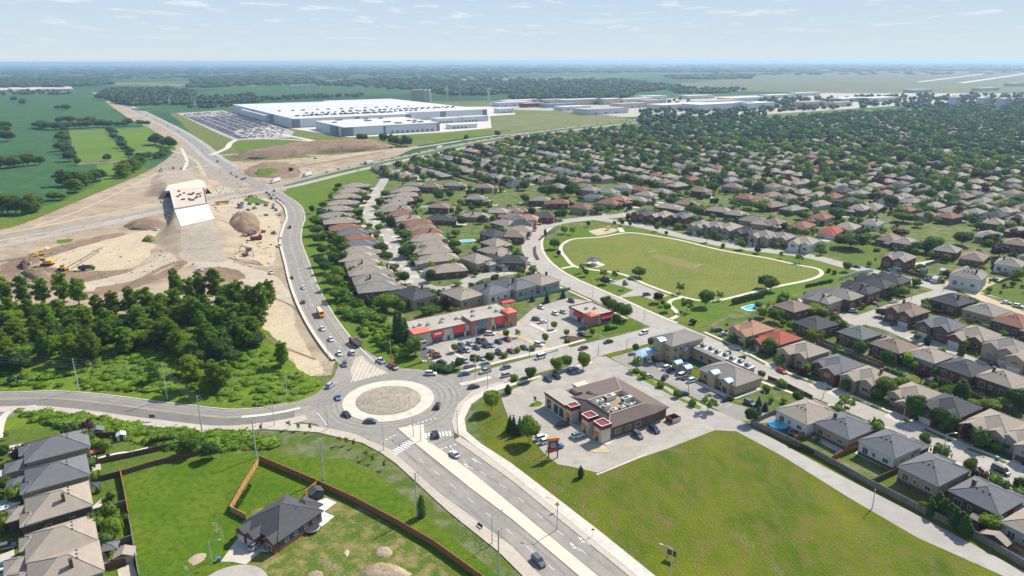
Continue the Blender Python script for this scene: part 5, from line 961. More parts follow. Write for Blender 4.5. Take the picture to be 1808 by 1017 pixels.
hrow('B2', (650, 375), (704, 462), 'L', [(x - 15, y, k + ('E' if i % 2 else 'N')) for i, (x, y, k) in enumerate(ROWA)], 'from top in the left long row', [3], 1.08, 2, 4.5)
ROWB = [(1060,62,'t'),(1050,98,'t'),(1020,133,'t'),(995,165,'t'),(990,195,'g'),(1020,228,'r'),(1060,262,'t'),(1130,295,'r'),(1165,330,'b'),(1200,362,'r'),(1205,402,'t'),(1225,445,'t'),(1250,487,'t'),(1285,540,'t'),(1350,612,'t')]
hrow('B2', (650, 375), (704, 462), 'R', [(x, y, k + ('E' if i % 2 else 'N')) for i, (x, y, k) in enumerate(ROWB)], 'from top in the right long row', [3], 1.08, 2, 4.5)
hrow('B2', (802, 507), (904, 482), 'L', [(1115, 800, 'cE'), (1450, 800, 'tE'), (1640, 775, 'sW'), (1770, 735, 'sG'), (20, 740, 'sG', 'B3'), (185, 700, 'tG', 'B3')], 'from left just behind the plaza', [2, 2], 1.12, 2, 4.5, False)
hrow('B2', (802, 507), (904, 482), 'R', [(1560, 560, 'tE'), (1690, 545, 'cN'), (1700, 450, 'tN'), (1695, 490, 'tN'), (1690, 380, 'cN'), (1770, 295, 'tN')], '* among gardens above the plaza', [2, 3], 1.05, 2, 4.5)
hrow('B2',(938,438),(955,403),'R',[(1300,180,'bN'),(1310,255,'cN'),(1560,125,'gN'),(1560,235,'tE'),(1720,215,'tN'),(1800,200,'bN'),(1250,40,'bN'),(1400,20,'gE'),(1620,40,'bE'),(1120,20,'gE')],'* in the block above the plaza',[2,3],1.0,2,4.5)
hrow('B3',(938,438),(955,403),'L',[(60,305,'cN'),(55,340,'tN'),(100,262,'oE'),(225,245,'cB'),(35,275,'sN'),(330,150,'rB'),(200,130,'gN'),(10,250,'bN'),(5,380,'bN'),(5,560,'cN')],'* left of the park street curve',[2,0],1.0,2,4.5)
hrow('B3',(938,438),(1100,380),'R',[(500,185,'rE'),(590,105,'sW'),(690,75,'gW'),(690,145,'rE'),(770,130,'oB'),(880,120,'tE'),(950,100,'tE'),(1120,175,'tN'),(800,45,'tW'),(900,50,'rE'),(1060,75,'gE'),(1240,150,'bE'),(1340,70,'bB'),(1470,200,'tN'),(1590,235,'tN'),(1720,270,'gE'),(1650,120,'rE'),(1750,120,'bE'),(1560,40,'bE'),(1800,290,'tE'),(330,40,'gN'),(520,30,'bE'),(560,60,'gE')],'* north of the park',[2,3],1.0,1,4.5)
# left edge houses (front to the left)
hrow('D1', ('D1', 500, 100), ('D1', 640, 980), 'R', [(375, 100, 'sE'), (375, 285, 'sE'), (385, 500, 'tN'), (400, 745, 'tE'), (430, 960, 'tE')], 'from top at the left edge', [2, 2, 2], 1.02, 2, 5.5, False)
print('explicit houses', len(HOUSES))
# dark-roofed house in the lower left
DX, DY = Z('H', 600, 470, 4); dang = math.atan2(-1, 0) + pi / 2
fd = (Vector(Z('H', 610, 700)) - Vector(Z('H', 250, 520))); dang = math.atan2(fd.y, fd.x)
o = empty('bungalow', (DX, DY, 0), dang, 'dark-roofed brick bungalow with two garage doors and white patio', 'house'); o.scale = (.86, .86, .92)
w_ = MB(); w_.box(-8, 8, -8, 9, 0, 1.3, 1); w_.box(-8.003, 8.003, -8.003, 9.003, 1.3, 3.6, 0); w_.box(-7.6, -3.6, -11, -8.01, 0, 3.2, 1); w_.box(-3.2, .8, -11, -8.01, 0, 3.2, 1); w_.box(3.6, 7.9, -9.8, -8.01, 0, 3.4, 1)
for a0, a1, yy, e in ((-7.6, -3.6, -11, 3.2), (-3.2, .8, -11, 3.2), (3.6, 7.9, -9.8, 3.4)): w_.add([(a0, yy, e), (a1, yy, e), ((a0 + a1) / 2, yy, e + (a1 - a0) * .32)], [(0, 1, 2)], 1)
link('walls', w_.mesh('walls', ['house_blue_grey', 'wall_brick']), o)
r = MB(); top = r.hip(-8, 8, -8, 9, 3.6, .5, .6); r.hip(-3, 5, 5, 12, 3.2, .5, .4)
for a0, a1, yy, e in ((-7.6, -3.6, -11, 3.2), (-3.2, .8, -11, 3.2), (3.6, 7.9, -9.8, 3.4)): r.gable(a0, a1, yy, -4, e, .62, .35, wall=None)
rf = link('roof', r.mesh('roof', ['roof_charcoal', 'dark_trim', 'roof_charcoal']), o)
for a0 in (-7.1, -2.7): b_ = MB(); b_.box(a0, a0 + 3, -11.06, -11.003, 0, 2.4); link('garage_door', b_.mesh('garage_door', ['white_door']), o)
b_ = MB(); b_.box(1.6, 2.7, -8.07, -8.006, 0, 2.2); link('front_door', b_.mesh('front_door', ['white_door']), o)
b_ = MB(); window_mb(b_, 5.8, 1.0, 2.2, 1.6, -9.8, '-y'); link('window', b_.mesh('window', ['trim', 'glass']), o)
for yy in (-5, -1.5, 2.5, 6): b_ = MB(); window_mb(b_, yy, 1.8, 1.3, .9, 8.004, 'x'); link('window', b_.mesh('window', ['trim', 'glass']), o)
for i in range(3): b_ = MB(); b_.box(1 + i * 1.1, 1.4 + i * 1.1, 3, 3.4, 5.5, 6.6); link('roof_vent', b_.mesh('roof_vent', ['dark_trim']), rf)
HOUSES.append((DX, DY))

# ------------------------------------------------------------------ FAR NEIGHBOURHOOD on the same street grid
FILL = [G(*p) for p in ((640,322),(700,293),(800,270),(900,250),(1000,238),(1100,229),(1250,221),(1400,210),(1500,202),(1808,192),(2250,190),(2400,560),(1850,530),(1808,430),(1700,400),(1560,380),(1480,372),(1356,372),(1300,330),(1200,335),(1050,325),(980,330),(900,330),(800,322),(735,322),(700,318))]
fx = [p[0] for p in FILL]; fy = [p[1] for p in FILL]
H = np.array(HOUSES); cand = []; ftrees = []; nstreet = 0
s_lo = min(E1.x * x + E1.y * y for x, y in FILL); s_hi = max(E1.x * x + E1.y * y for x, y in FILL)
t_lo = min(E2.x * x + E2.y * y for x, y in FILL); t_hi = max(E2.x * x + E2.y * y for x, y in FILL)
rr = random.Random(5)
s_ = s_lo
def clear(x, y, d): return (np.min((H[:, 0] - x) ** 2 + (H[:, 1] - y) ** 2) > d * d)
NT = np.array(NEAR_TREES)
while s_ < s_hi:
    off = rr.uniform(0, 12); t_ = t_lo + off; run = []
    bend = rr.uniform(-8, 8); ph = rr.uniform(0, 6)
    while t_ < t_hi:
        sc_ = s_ + bend * sin(t_ / 160 + ph); X = E1.x * sc_ + E2.x * t_; Y = E1.y * sc_ + E2.y * t_
        ok = inside((X, Y), FILL) and Y < 2300
        if ok and clear(X, Y, 14): run.append(Vector((X, Y)))
        else:
            if len(run) > 3: strip('residential_street', run, 4.2, -4.2, 0.09, 'street_asphalt', None, None); nstreet += 1
            run = []
        if ok:
            for sd_ in (-1, 1):
                hx, hy = X + E1.x * 17.5 * sd_ + rr.uniform(-1, 1), Y + E1.y * 17.5 * sd_ + rr.uniform(-1, 1)
                far = math.hypot(hx, hy)
                if clear(hx, hy, 15.5) and rr.random() < .93: cand.append((far, hx, hy, TH + pi / 2 * (-1 if sd_ > 0 else 1), rr.choice('ttggbbtbrsgctb'), rr.choice('BNEEWGN')))
                # garden and street trees
                den = min(1.0, max(0.0, (far - 560) / 500)) * (1.0 if hx > 150 else .75)
                for tx, ty in ((rr.uniform(26, 32) * sd_, rr.uniform(-8, 8)), (rr.uniform(7, 9) * sd_, rr.uniform(-8, 8)), (rr.uniform(25, 32) * sd_, rr.uniform(-8, 8)), (rr.uniform(10, 30) * sd_, 8 + rr.uniform(-2, 2))):
                    if rr.random() < .42 + .04 * den + (.16 if far > 1050 else .05):
                        qx, qy = X + E1.x * tx + E2.x * ty, Y + E1.y * tx + E2.y * ty
                        if inside((qx, qy), FILL) and clear(qx, qy, 9) and np.min((NT[:, 0] - qx) ** 2 + (NT[:, 1] - qy) ** 2) > 36:
                            ww = rr.uniform(5, 9) + den * (rr.random() ** 1.6) * 12; ftrees.append((qx, qy, -.3, ww, ww * .5 + rr.uniform(2.5, 5)))
        t_ += 16.5
    s_ += 66
cand.sort(); nind = max(0, 292 - len(HOUSES)); print('candidates', len(cand), 'individual', nind, 'far trees', len(ftrees))
for d_, x, y, a, rw, wl in cand[:nind]:
    house(x, y, a, rr.choice((2, 3, 0)), rr.choice((-1, 1)), SHORT[rw], WS[wl], '%s-roofed %s house among trees beyond the park' % (RW[SHORT[rw]], WS[wl]), 'houses beyond the park', 1, 1.0, drive=False)
FEN = []
for i_, s0 in enumerate(np.arange(s_lo + 33, s_hi, 66)):
    t0 = t_lo; run = []
    while t0 < t_hi:
        X, Y = E1.x * s0 + E2.x * t0, E1.y * s0 + E2.y * t0
        if inside((X, Y), FILL) and math.hypot(X, Y) < 1000 and clear(X, Y, 9): run.append((X, Y))
        else:
            if len(run) > 2: FEN.append(run)
            run = []
        t0 += 12
    if len(run) > 2: FEN.append(run)
# the rest of the town: one object
b_ = MB(); rk = ['roof_tan', 'roof_grey', 'roof_brown', 'roof_reddish', 'roof_slate', 'wall_brick', 'wall_white', 'wall_beige brick', 'wall_brown brick']
for d_, x, y, a, rw, wl in cand[nind:]:
    c, s2 = cos(a), sin(a); W, D, e = rr.uniform(5.5, 7), rr.uniform(6.5, 9), 3.4
    tr_ = lambda px, py: (x + c * px - s2 * py, y + s2 * px + c * py)
    q = [tr_(*p) for p in ((-W, -D), (W, -D), (W, D), (-W, D))]; wm = {'B': 5, 'N': 8, 'E': 7, 'W': 6, 'G': 6, 'S': 7}[wl]; rm = {'t': 0, 'g': 1, 'b': 2, 'r': 3, 's': 4, 'c': 4}[rw]
    b_.add([(*p, 0) for p in q] + [(*p, e) for p in q], [(0, 1, 5, 4), (1, 2, 6, 5), (2, 3, 7, 6), (3, 0, 4, 7)], wm)
    q = [tr_(*p) for p in ((-W - .5, -D - .5), (W + .5, -D - .5), (W + .5, D + .5), (-W - .5, D + .5))]; h = e + W * .45
    b_.add([(*p, e) for p in q] + [(*tr_(0, -(D - W)), h), (*tr_(0, D - W), h)], [(0, 1, 4), (1, 2, 5, 4), (2, 3, 5), (3, 0, 4, 5), (0, 3, 2, 1)], rm)
tag(link('distant_houses', b_.mesh('distant_houses', rk)), 'far houses half hidden among tree crowns toward the airfield', 'houses', None, 'stuff')
b_ = MB()
for d_, x, y, a, rw, wl in cand:
    c, s2 = cos(a), sin(a); gx = rr.choice((-3, 3)); wd = rr.uniform(2, 3.6)
    b_.add([(x + c * px - s2 * py, y + s2 * px + c * py, .085) for px, py in ((gx - wd, -13.6), (gx + wd, -13.6), (gx + wd, -7), (gx - wd, -7))], [(0, 1, 2, 3)])
tag(link('driveway', b_.mesh('drives', ['concrete_drive'])), 'pale driveways of the far houses', 'driveway', None, 'structure')
RP = [(r_, w_) for r_, w_ in ROADS]
def off_road(x, y, m):
    for r_, w_ in RP:
        if np.min((r_[:, 0] - x) ** 2 + (r_[:, 1] - y) ** 2) < (w_ + m) ** 2: return False
    return True
SHR = []; HA = np.array(HOUSES)
for hx, hy in HOUSES:
    for k in range(13):
        a = rr.uniform(0, 6.28); d = rr.uniform(8.5, 19); x, y = hx + d * cos(a), hy + d * sin(a)
        if np.min((HA[:, 0] - x) ** 2 + (HA[:, 1] - y) ** 2) > 80 and off_road(x, y, 2.5) and not inside((x, y), KEEP) and not inside((x, y), KEEP2): w_ = rr.choice((1.4, 1.8, 2.4, 3.5, 5, 6.2)); SHR.append((x, y, -.1, w_, w_ * rr.uniform(.7, 1.15)))
# nearest of the fill trees individually, the rest in one object
ftrees.sort(key=lambda q: math.hypot(q[0], q[1])); kt = max(0, 297 - len([1 for t_ in TREES]))
for q in ftrees[:kt]: tree('dark' if rr.random() < .55 else 'maple', q[0], q[1], q[4], q[3], 'leafy garden tree between houses beyond the park', 'garden trees beyond the park')
bake('garden_shrubs', SHR, 90, ['leaf_green', 'leaf_lime', 'leaf_dark', 'leaf_poplar', 'leaf_green', 'leaf_purple', 'leaf_dark'], 'small shrubs and bushes scattered through the gardens', 'shrubs', .24)
NT_ = int(len(ftrees) * .3)
bake('town_trees', ftrees[kt:NT_], 80, ['leaf_far', 'leaf_dark', 'leaf_green', 'leaf_dark', 'leaf_green', 'leaf_far', 'leaf_lime', 'leaf_purple', 'leaf_green'], 'green tree crowns among the houses beyond the park', 'trees', .26)
bake('town_trees', ftrees[NT_:], 60, ['leaf_far', 'leaf_far', 'leaf_dark', 'leaf_far', 'leaf_far', 'leaf_green', 'leaf_far', 'leaf_dark'], 'dense tree crowns over the far neighbourhood toward the airfield', 'trees', .3)
# far woods
def scatter(pts, n_, w0, w1, h0, h1, pxspace=True):
    xs = [p[0] for p in pts]; ys = [p[1] for p in pts]; o = []; gp_ = pts
    while len(o) < n_:
        p = (rr.uniform(min(xs), max(xs)), rr.uniform(min(ys), max(ys)))
        if inside(p, gp_): g = G(*p); o.append((g[0], g[1], -1, rr.uniform(w0, w1), rr.uniform(h0, h1)))
    return o
W_ = []
for poly, n_, a, b2, c, d in (([(170, 172), (190, 160), (300, 157), (345, 166), (330, 178), (215, 186)], 420, 20, 34, 12, 19), ([(0, 160), (130, 163), (130, 168), (0, 168)], 60, 15, 25, 8, 14),
    ([(215, 180), (330, 175), (452, 168), (452, 182), (405, 184), (300, 186), (225, 188)], 260, 18, 30, 10, 16), ([(0, 140), (180, 139), (200, 150), (120, 154), (0, 155)], 300, 40, 80, 13, 20),
    ([(340, 138), (470, 136), (560, 138), (560, 148), (470, 152), (330, 156)], 280, 35, 70, 13, 19), ([(560, 143), (700, 140), (850, 137), (900, 146), (905, 168), (800, 170), (730, 160), (640, 155), (560, 152)], 520, 28, 55, 12, 19),
    ([(900, 140), (1100, 142), (1180, 152), (1210, 156), (1130, 164), (1000, 168), (905, 176)], 560, 28, 50, 13, 20), ([(1175, 134), (1330, 133), (1320, 140), (1180, 140)], 120, 60, 100, 14, 20),
    ([(905, 168), (1080, 164), (1130, 164), (1100, 176), (1020, 176), (905, 178)], 240, 20, 32, 12, 18), ([(1180, 155), (1290, 158), (1330, 160), (1250, 168), (1190, 165)], 90, 20, 32, 10, 15),
    ([(1340, 176), (1600, 170), (1600, 188), (1340, 200)], 230, 12, 22, 9, 14), ([(1600, 170), (1808, 166), (2200, 170), (2200, 192), (1600, 196)], 560, 12, 24, 9, 15), ([(1130, 195), (1350, 190), (1350, 215), (1130, 222)], 260, 10, 18, 7, 12),
    ([(1050,178),(1220,176),(1220,190),(1050,192)],30,10,18,7,12),([(0,117),(560,116),(560,128),(0,132)],420,120,260,15,26),([(560,115),(1200,114),(1200,128),(560,132)],520,110,240,15,26),([(1200,113),(1808,111),(1808,124),(1200,128)],380,160,420,15,28),
    ([(0,128),(900,126),(900,138),(0,140)],300,50,120,10,18),([(1250,128),(1808,124),(1808,130),(1250,134)],60,60,130,10,18),([(420,186),(340,188),(330,192),(420,190)],30,12,20,8,12),([(452,176),(520,172),(640,168),(640,171),(520,176),(452,180)],60,15,25,10,15),([(880,180),(1010,184),(1010,188),(880,186)],20,12,20,7,11)):
    W_ += scatter(poly, n_, a, b2, c, d)
bake('distant_woods', W_, 22, 'leaf_wood', 'blue green far woods and tree belts toward the horizon', 'woods', .34)
# undergrowth of low bushes
U = [(q[0], q[1], -.5, rr.uniform(1.5, 6), rr.uniform(.7, 2)) for q in scatter([(440, 600), (500, 640), (570, 680), (500, 712), (452, 716), (380, 712), (400, 650)], 150, 1, 2, 1, 2)]
for poly, n_ in (([(-170, 560), (0, 555), (240, 560), (440, 585), (400, 640), (370, 700), (250, 690), (0, 680), (-170, 682)], 560), ([(20, 722), (180, 740), (300, 762), (450, 770), (490, 790), (330, 798), (200, 768), (60, 742)], 260),
    ([('x', 0)], 0)):
    if n_: U += [(q[0], q[1], -.5, rr.uniform(2.5, 8), rr.uniform(1.1, 2.3)) for q in scatter(poly, n_, 1, 2, 1, 2)]
for poly, n_ in (([(600, 500), (640, 540), (700, 590), (730, 620), (700, 630), (640, 590), (590, 530)], 170), ([(585, 430), (600, 430), (620, 500), (640, 540), (600, 520)], 50)):
    U += [(q[0], q[1], -.2, rr.uniform(2, 5), rr.uniform(1.2, 3)) for q in scatter(poly, n_, 1, 2, 1, 2)]
bake('undergrowth', U, 60, ['leaf_poplar', 'leaf_green', 'leaf_lime', 'leaf_poplar'], 'tangled low bushes on the woodlot floor and banks', 'undergrowth', .28)

# ------------------------------------------------------------------ COMMERCIAL BUILDINGS
def part(nm, b_, mats, parent): return link(nm, b_.mesh(nm, mats), parent)
def bx(nm, args, mats, parent, top=None): b_ = MB(); b_.box(*args, 0, top); return part(nm, b_, mats, parent)
def unit(parent, x, y, z, sx=1.6, sy=1.2, h=1.0, m='unit_metal'):
    b_ = MB(); b_.box(x - sx / 2, x + sx / 2, y - sy / 2, y + sy / 2, z - .05, z + h, 0); b_.box(x - sx * .35, x + sx * .1, y - sy * .3, y + sy * .3, z + h, z + h + .12, 1)
    b_.box(x - sx / 2 - .03, x - sx / 2, y - sy * .4, y + sy * .4, z + .2, z + h * .8, 1); return part('rooftop_unit', b_, [m, 'dark_trim'], parent)
def awning(parent, x0, x1, y, z0, z1, d=1.0, m='red_awning', axis='x'):
    b_ = MB(); P_ = [(x0, y - d, z0), (x1, y - d, z0), (x1, y - d, z0 + .35), (x0, y - d, z0 + .35), (x0, y - .02, z1), (x1, y - .02, z1), (x0, y - .02, z0), (x1, y - .02, z0)]
    if axis == 'y': P_ = [(a1, a0, a2) for a0, a1, a2 in P_]
    F_ = [(0, 1, 2, 3), (3, 2, 5, 4), (0, 3, 4, 6), (1, 7, 5, 2), (0, 6, 7, 1)]
    if axis == 'y': F_ = [f[::-1] for f in F_]
    b_.add(P_, F_); return part('awning', b_, [m], parent)
def text_obj(name, body, size, parent, loc, rot, m, ext=0.02):
    cu = bpy.data.curves.new(name, 'FONT'); cu.body = body; cu.size = size; cu.extrude = ext; cu.align_x = 'CENTER'; cu.align_y = 'CENTER'
    ob = bpy.data.objects.new(name, cu); COL.objects.link(ob); dg = bpy.context.evaluated_depsgraph_get()
    me = bpy.data.meshes.new_from_object(ob.evaluated_get(dg)); bpy.data.objects.remove(ob); me.materials.clear(); me.materials.append(MATS[m])
    o = link(name, me, parent, loc); o.rotation_euler = rot; return o
def toloc(reg, x, y, z, o):
    g = Z(reg, x, y, z); v = Vector((g[0] - o[0], g[1] - o[1])); return v.dot(E1), v.dot(E2)
# plaza
po = (-42.8, 288.5)
pl = empty('shopping_plaza', (*po, 0), TH, 'long flat-roofed plaza with red awnings and brick entry tower', 'building')
b_ = MB(); b_.box(.1, 51.9, .1, 17, -.1, 5.6, 0); part('walls', b_, ['trim'], pl)
b_ = MB(); b_.box(0, 52, 0, 17.1, 5.6, 6.0, 1, 0)
for a in ((0, 52, -.12, 0), (0, 52, 17.1, 17.25), (-.15, 0, -.12, 17.25), (52, 52.15, -.12, 17.25)): b_.box(*a, 5.5, 6.35, 2)
part('roof', b_, ['flat_roof', 'trim', 'salmon_brick'], pl)
b_ = MB(); b_.box(-.3, 7.5, -.6, -.13, -.1, 6.6, 0); b_.box(-.3, -.16, -.12, 5, 2, 6.6, 0); part('corner_wall', b_, ['stucco'], pl)
b_ = MB(); b_.add([(-.6, -.9, 6.6), (7.8, -.9, 6.6), (7.8, 3.2, 7.3), (-.6, 5, 7.3), (-.6, -.9, 6.0), (7.8, -.9, 6.0), (-.6, 5, 6.4)], [(0, 1, 2, 3), (4, 5, 1, 0), (6, 4, 0, 3)]); part('corner_roof', b_, ['salmon_roof'], pl)
b_ = MB(); b_.box(27.5, 38, -1.6, 8, -.1, 7.2, 0); b_.box(27.3, 38.2, -1.8, 8.2, 7.2, 7.5, 2, 1); part('entry_tower', b_, ['salmon_brick', 'flat_roof', 'salmon_roof'], pl)
b_ = MB(); b_.box(30, 35.5, -1.9, -1.62, 3.6, 6.6, 0); part('entry_glazing', b_, ['blue_glass'], pl)
b_ = MB(); b_.box(30.3, 35.2, -1.68, -1.61, 0, 2.8, 0); part('entry_door', b_, ['glass'], pl)
b_ = MB(); b_.box(47.3,52.4,-.8,6,-.1,6.8,0); b_.box(47.1,52.6,-1,6.2,6.8,7.1,1); b_.add([(47.1,-1,7.1),(52.6,-1,7.1),(52.6,6.2,7.1),(47.1,6.2,7.1),(49.8,2.6,8.1)],[(0,1,4),(1,2,4),(2,3,4),(3,0,4)],1); part('end_tower',b_,['salmon_brick','salmon_roof'],pl)
for x0, x1 in ((8.2, 14), (19, 24.8), (41, 46.8)):
    aw = awning(pl, x0, x1, -.14, 3.0, 5.9, 1.1)
    b_ = MB(); xm = (x0 + x1) / 2; b_.add([(xm - 1.7, -1.05, 3.75), (xm + 1.7, -1.05, 3.75), (xm + 1.7, -.62, 4.9), (xm - 1.7, -.62, 4.9)], [(0, 1, 2, 3)]); part('sign_panel', b_, ['white_paint' if x0 < 40 and x0 < 15 else 'red_awning'], aw)
    bx('shop_window', (x0 + .4, x1 - .4, -.02, .09, .3, 2.7), ['glass'], pl)
for x in (16, 25.8, 39.3, 48.3): bx('shop_door', (x, x + 1.3, -.02 if x < 47 else -.86, .09 if x < 47 else -.79, 0, 2.3), ['glass'], pl)
for x, y in ((290, 445), (430, 415), (560, 390), (715, 355), (875, 280), (1110, 280), (1050, 245), (350, 418), (575, 360), (1015, 350)):
    lx, ly = toloc('P', x, y, 6.2, po); unit(pl, min(51, max(1, lx)), min(16, max(1, ly)), 6.0)
lx, ly = toloc('P', 875, 330, 7.6, po); unit(pl, lx, max(.5, min(ly, 7)), 7.5)
# rear canopy (red) of the plaza
ca = empty('red_canopy', (*Z('P', 1225, 245, 0), 0), TH, 'flat red canopy on posts behind the plaza', 'canopy'); bx('canopy_top', (-3.5, 3.5, -2, 2, 3.2, 3.5), ['red_awning'], ca)
for i in (-3.2, 3.0): bx('post', (i, i + .2, -1.8, -1.6, -.05, 3.2), ['steel'], ca); bx('post', (i, i + .2, 1.6, 1.8, -.05, 3.2), ['steel'], ca)
# small red awning building
fo = (36.8, 313.1); fb = empty('fast_food_building', (*fo, 0), TH, 'small square flat-roofed building with red awnings', 'building')
b_ = MB(); b_.box(.1, 14, .1, 16.9, -.1, 4.7, 0); b_.box(-.02, 5.2, -.02, 5.2, -.1, 4.71, 1); part('walls', b_, ['trim', 'salmon_brick'], fb)
b_ = MB(); b_.box(0, 14.1, 0, 17, 4.7, 5.0, 1, 0)
for a in ((-.15, 14.25, -.15, 0), (-.15, 14.25, 17, 17.15), (-.15, 0, 0, 17), (14.1, 14.25, 0, 17)): b_.box(*a, 4.6, 5.4, 2)
part('roof', b_, ['flat_roof', 'trim', 'maroon'], fb)
b_ = MB(); b_.add([(-.5, -.5, 5.1), (5.4, -.5, 5.1), (5.4, 5.4, 5.5), (-.5, 5.4, 5.1), (2.4, 2.4, 6.4)], [(0, 1, 4), (1, 2, 4), (2, 3, 4), (3, 0, 4), (0, 3, 2, 1)]); part('corner_roof', b_, ['salmon_roof'], fb)
awning(fb, 6.2, 13.2, -.02, 2.6, 4.6, 1.0); awning(fb, 5.6, 12.5, -.02, 2.6, 4.6, 1.0, 'red_awning', 'y')
bx('shop_window', (6.6, 12.8, .03, .09, .5, 2.4), ['glass'], fb); bx('shop_door', (.03, .09, 7, 10, 0, 2.5), ['glass'], fb); unit(fb, 5.5, 10, 5.0); unit(fb, 9, 8, 5.0)
# brown roofed restaurant building
ro = (31.4, 207.7); rb_ = empty('restaurant_building', (*ro, 0), TH, 'large brown-roofed restaurant building round an open roof well', 'building')
b_ = MB(); b_.box(.6, 21, .6, 30, -.1, 4.3, 0); b_.box(21, 27.5, 1.6, 28, -.1, 4.0, 0); part('walls', b_, ['wall_brown brick'], rb_)
b_ = MB(); O_ = [(0, 0), (21.5, 0), (21.5, 1), (28.2, 1), (28.2, 29.5), (21.5, 31), (0, 31)]; Wl = [(4, 4), (19, 4), (19, 16), (4, 16)]
e, t_ = 4.4, 7.0
b_.add([(0, 0, e), (21, 0, e), (28.2, 1, e), (28.2, 30.5, e), (0, 31, e)] + [(x, y, t_) for x, y in Wl], [(0, 1, 6, 5), (1, 2, 6), (2, 3, 7, 6), (3, 4, 8, 7), (4, 0, 5, 8)], 0)
b_.add([(0, 0, 4.1), (21, 0, 4.1), (28.2, 1, 4.1), (28.2, 30.5, 4.1), (0, 31, 4.1), (0, 0, e), (21, 0, e), (28.2, 1, e), (28.2, 30.5, e), (0, 31, e)], [(0, 1, 6, 5), (1, 2, 7, 6), (2, 3, 8, 7), (3, 4, 9, 8), (4, 0, 5, 9), (4, 3, 2, 1, 0)], 1)
part('roof', b_, ['roof_mauve', 'dark_trim'], rb_)
b_ = MB(); b_.add([(x, y, 5.4) for x, y in Wl], [(0, 1, 2, 3)], 0)
b_.add([(x, y, 5.4) for x, y in Wl] + [(x, y, t_ + .12) for x, y in Wl], [(4, 5, 1, 0), (5, 6, 2, 1), (6, 7, 3, 2), (7, 4, 0, 3)], 1)
for a, c in ((0, 1), (1, 2), (2, 3), (3, 0)): b_.tube((*Wl[a], t_ + .1), (*Wl[c], t_ + .1), .2, n=4, m=1)
for a, c in (((4, 4), (0, 0)), ((19, 16), (28.2, 30.5)), ((4, 16), (0, 31))): b_.tube((*a, t_ + .05), (*c, e + .05), .13, n=4, m=1)
part('roof_well', b_, ['brown_flat_roof', 'stucco'], rb_)
for x,y,sx_,sy_,h in ((820,370,4.2,1.8,1.8),(1000,390,4.2,1.8,1.8),(780,470,2.6,1.6,1.7),(860,515,2.4,1.6,1.7),(945,490,2,1.6,1.8),(1030,455,2,1.4,1.5),(670,425,2,1.5,1.5),(725,410,1.8,1.5,1.5),(610,440,1.6,1.2,1.4),(965,445,1,1,1.4),(1110,415,1.2,1,1)):
    lx, ly = toloc('R', x, y, 6.2, ro); unit(rb_, max(5.2, min(lx, 17.4)), max(5.2, min(ly, 14.8)), 5.42, sx_, sy_, h)
def tower(x0, x1, y0, y1, h, par):
    t2 = link('shop_tower', None, par); b_ = MB(); b_.box(x0, x1, y0, y1, -.1, h - 1.5, 0); part('tower_wall', b_, ['stucco'], t2)
    b_ = MB(); b_.box(x0 - .25, x1 + .25, y0 - .25, y1 + .25, h - 1.5, h - .3, 0)
    for a in ((x0 - .25, x1 + .25, y0 - .25, y0 + .1), (x0 - .25, x1 + .25, y1 - .1, y1 + .25), (x0 - .25, x0 + .1, y0 + .1, y1 - .1), (x1 - .1, x1 + .25, y0 + .1, y1 - .1)): b_.box(*a, h - .3, h, 0, 1)
    part('fascia', b_, ['maroon', 'trim'], t2); return t2
for (x0, x1, y0, y1, h) in ((-2.9, .9, -.4, 3.6, 6.6), (-3.3, .6, 6.2, 9.8, 6.6), (-3.4, .2, 15.8, 18.6, 6.4)): tower(x0, x1, y0, y1, h, rb_)
b_ = MB(); b_.box(-3.5, 3.2, 18.7, 31.6, -.1, 4.6, 0); part('shop_wing', b_, ['stucco'], rb_)
b_ = MB(); b_.box(-3.7, 3.4, 18.65, 31.8, 4.6, 5.7, 0, 1); part('wing_fascia', b_, ['maroon', 'flat_roof'], rb_)
for y in (20.2, 23.4, 27.8): bx('shop_window', (-3.58, -3.49, y, y + 2.4, .3, 3.6), ['glass'], rb_)
for y in (20.2, 22.8, 26.4): pass
for y, y2 in ((3.7, 6.1), (10.2, 15.6)): bx('shop_window', (.5, .59, y, y2, .4, 3.6), ['glass'], rb_)
for y in (1.0, 7.2, 16.4):
    awning(rb_,y,y + 1.9,-3.46 if y > 15 else (-3.36 if y > 5 else -2.96),2.5,3.5,1.0,'orange_canopy','y'); bx('shop_door',((-3.5 if y > 15 else (-3.4 if y > 5 else -3.0)),(-3.41 if y > 15 else (-3.31 if y > 5 else -2.91)),y + .3,y + 1.6,0,2.3),['glass'],rb_)
for x in (4, 8.5, 12.8): b_ = MB(); window_mb(b_, x + .9, 1.2, 2.2, 1.7, .6, '-y', m=(0, 1)); part('window', b_, ['stucco', 'glass'], rb_)
for x, y in ((9.6, 20.8), (5.4, 25.2)):
    b_ = MB(); n_ = 8; z0 = 5.4; pts = [(x + 1.7 * cos(pi * i / n_), z0 + 1.5 * sin(pi * i / n_)) for i in range(n_ + 1)]
    b_.add([(a, y - 2.2, c) for a, c in pts] + [(a, y + 1.8, c) for a, c in pts], [(i, n_ + 1 + i, n_ + 2 + i, i + 1) for i in range(n_)] + [tuple(range(n_ + 1))[::-1]]); part('dormer', b_, ['roof_mauve'], rb_)
b_ = MB(); b_.box(-3.6, -3.5, 20, 20.05, 3.8, 4.2); b_.box(11, 16, 31.3, 34, -.1, 3.6, 0); b_.box(10.7, 16.3, 31.2, 34.3, 3.6, 4.2, 1, 0); part('rear_porch', b_, ['stucco', 'roof_mauve'], rb_)
en = empty('bin_enclosure', (*Z('R', 1485, 620), 0), TH, 'small open brick bin enclosure beside the restaurant building', 'enclosure')
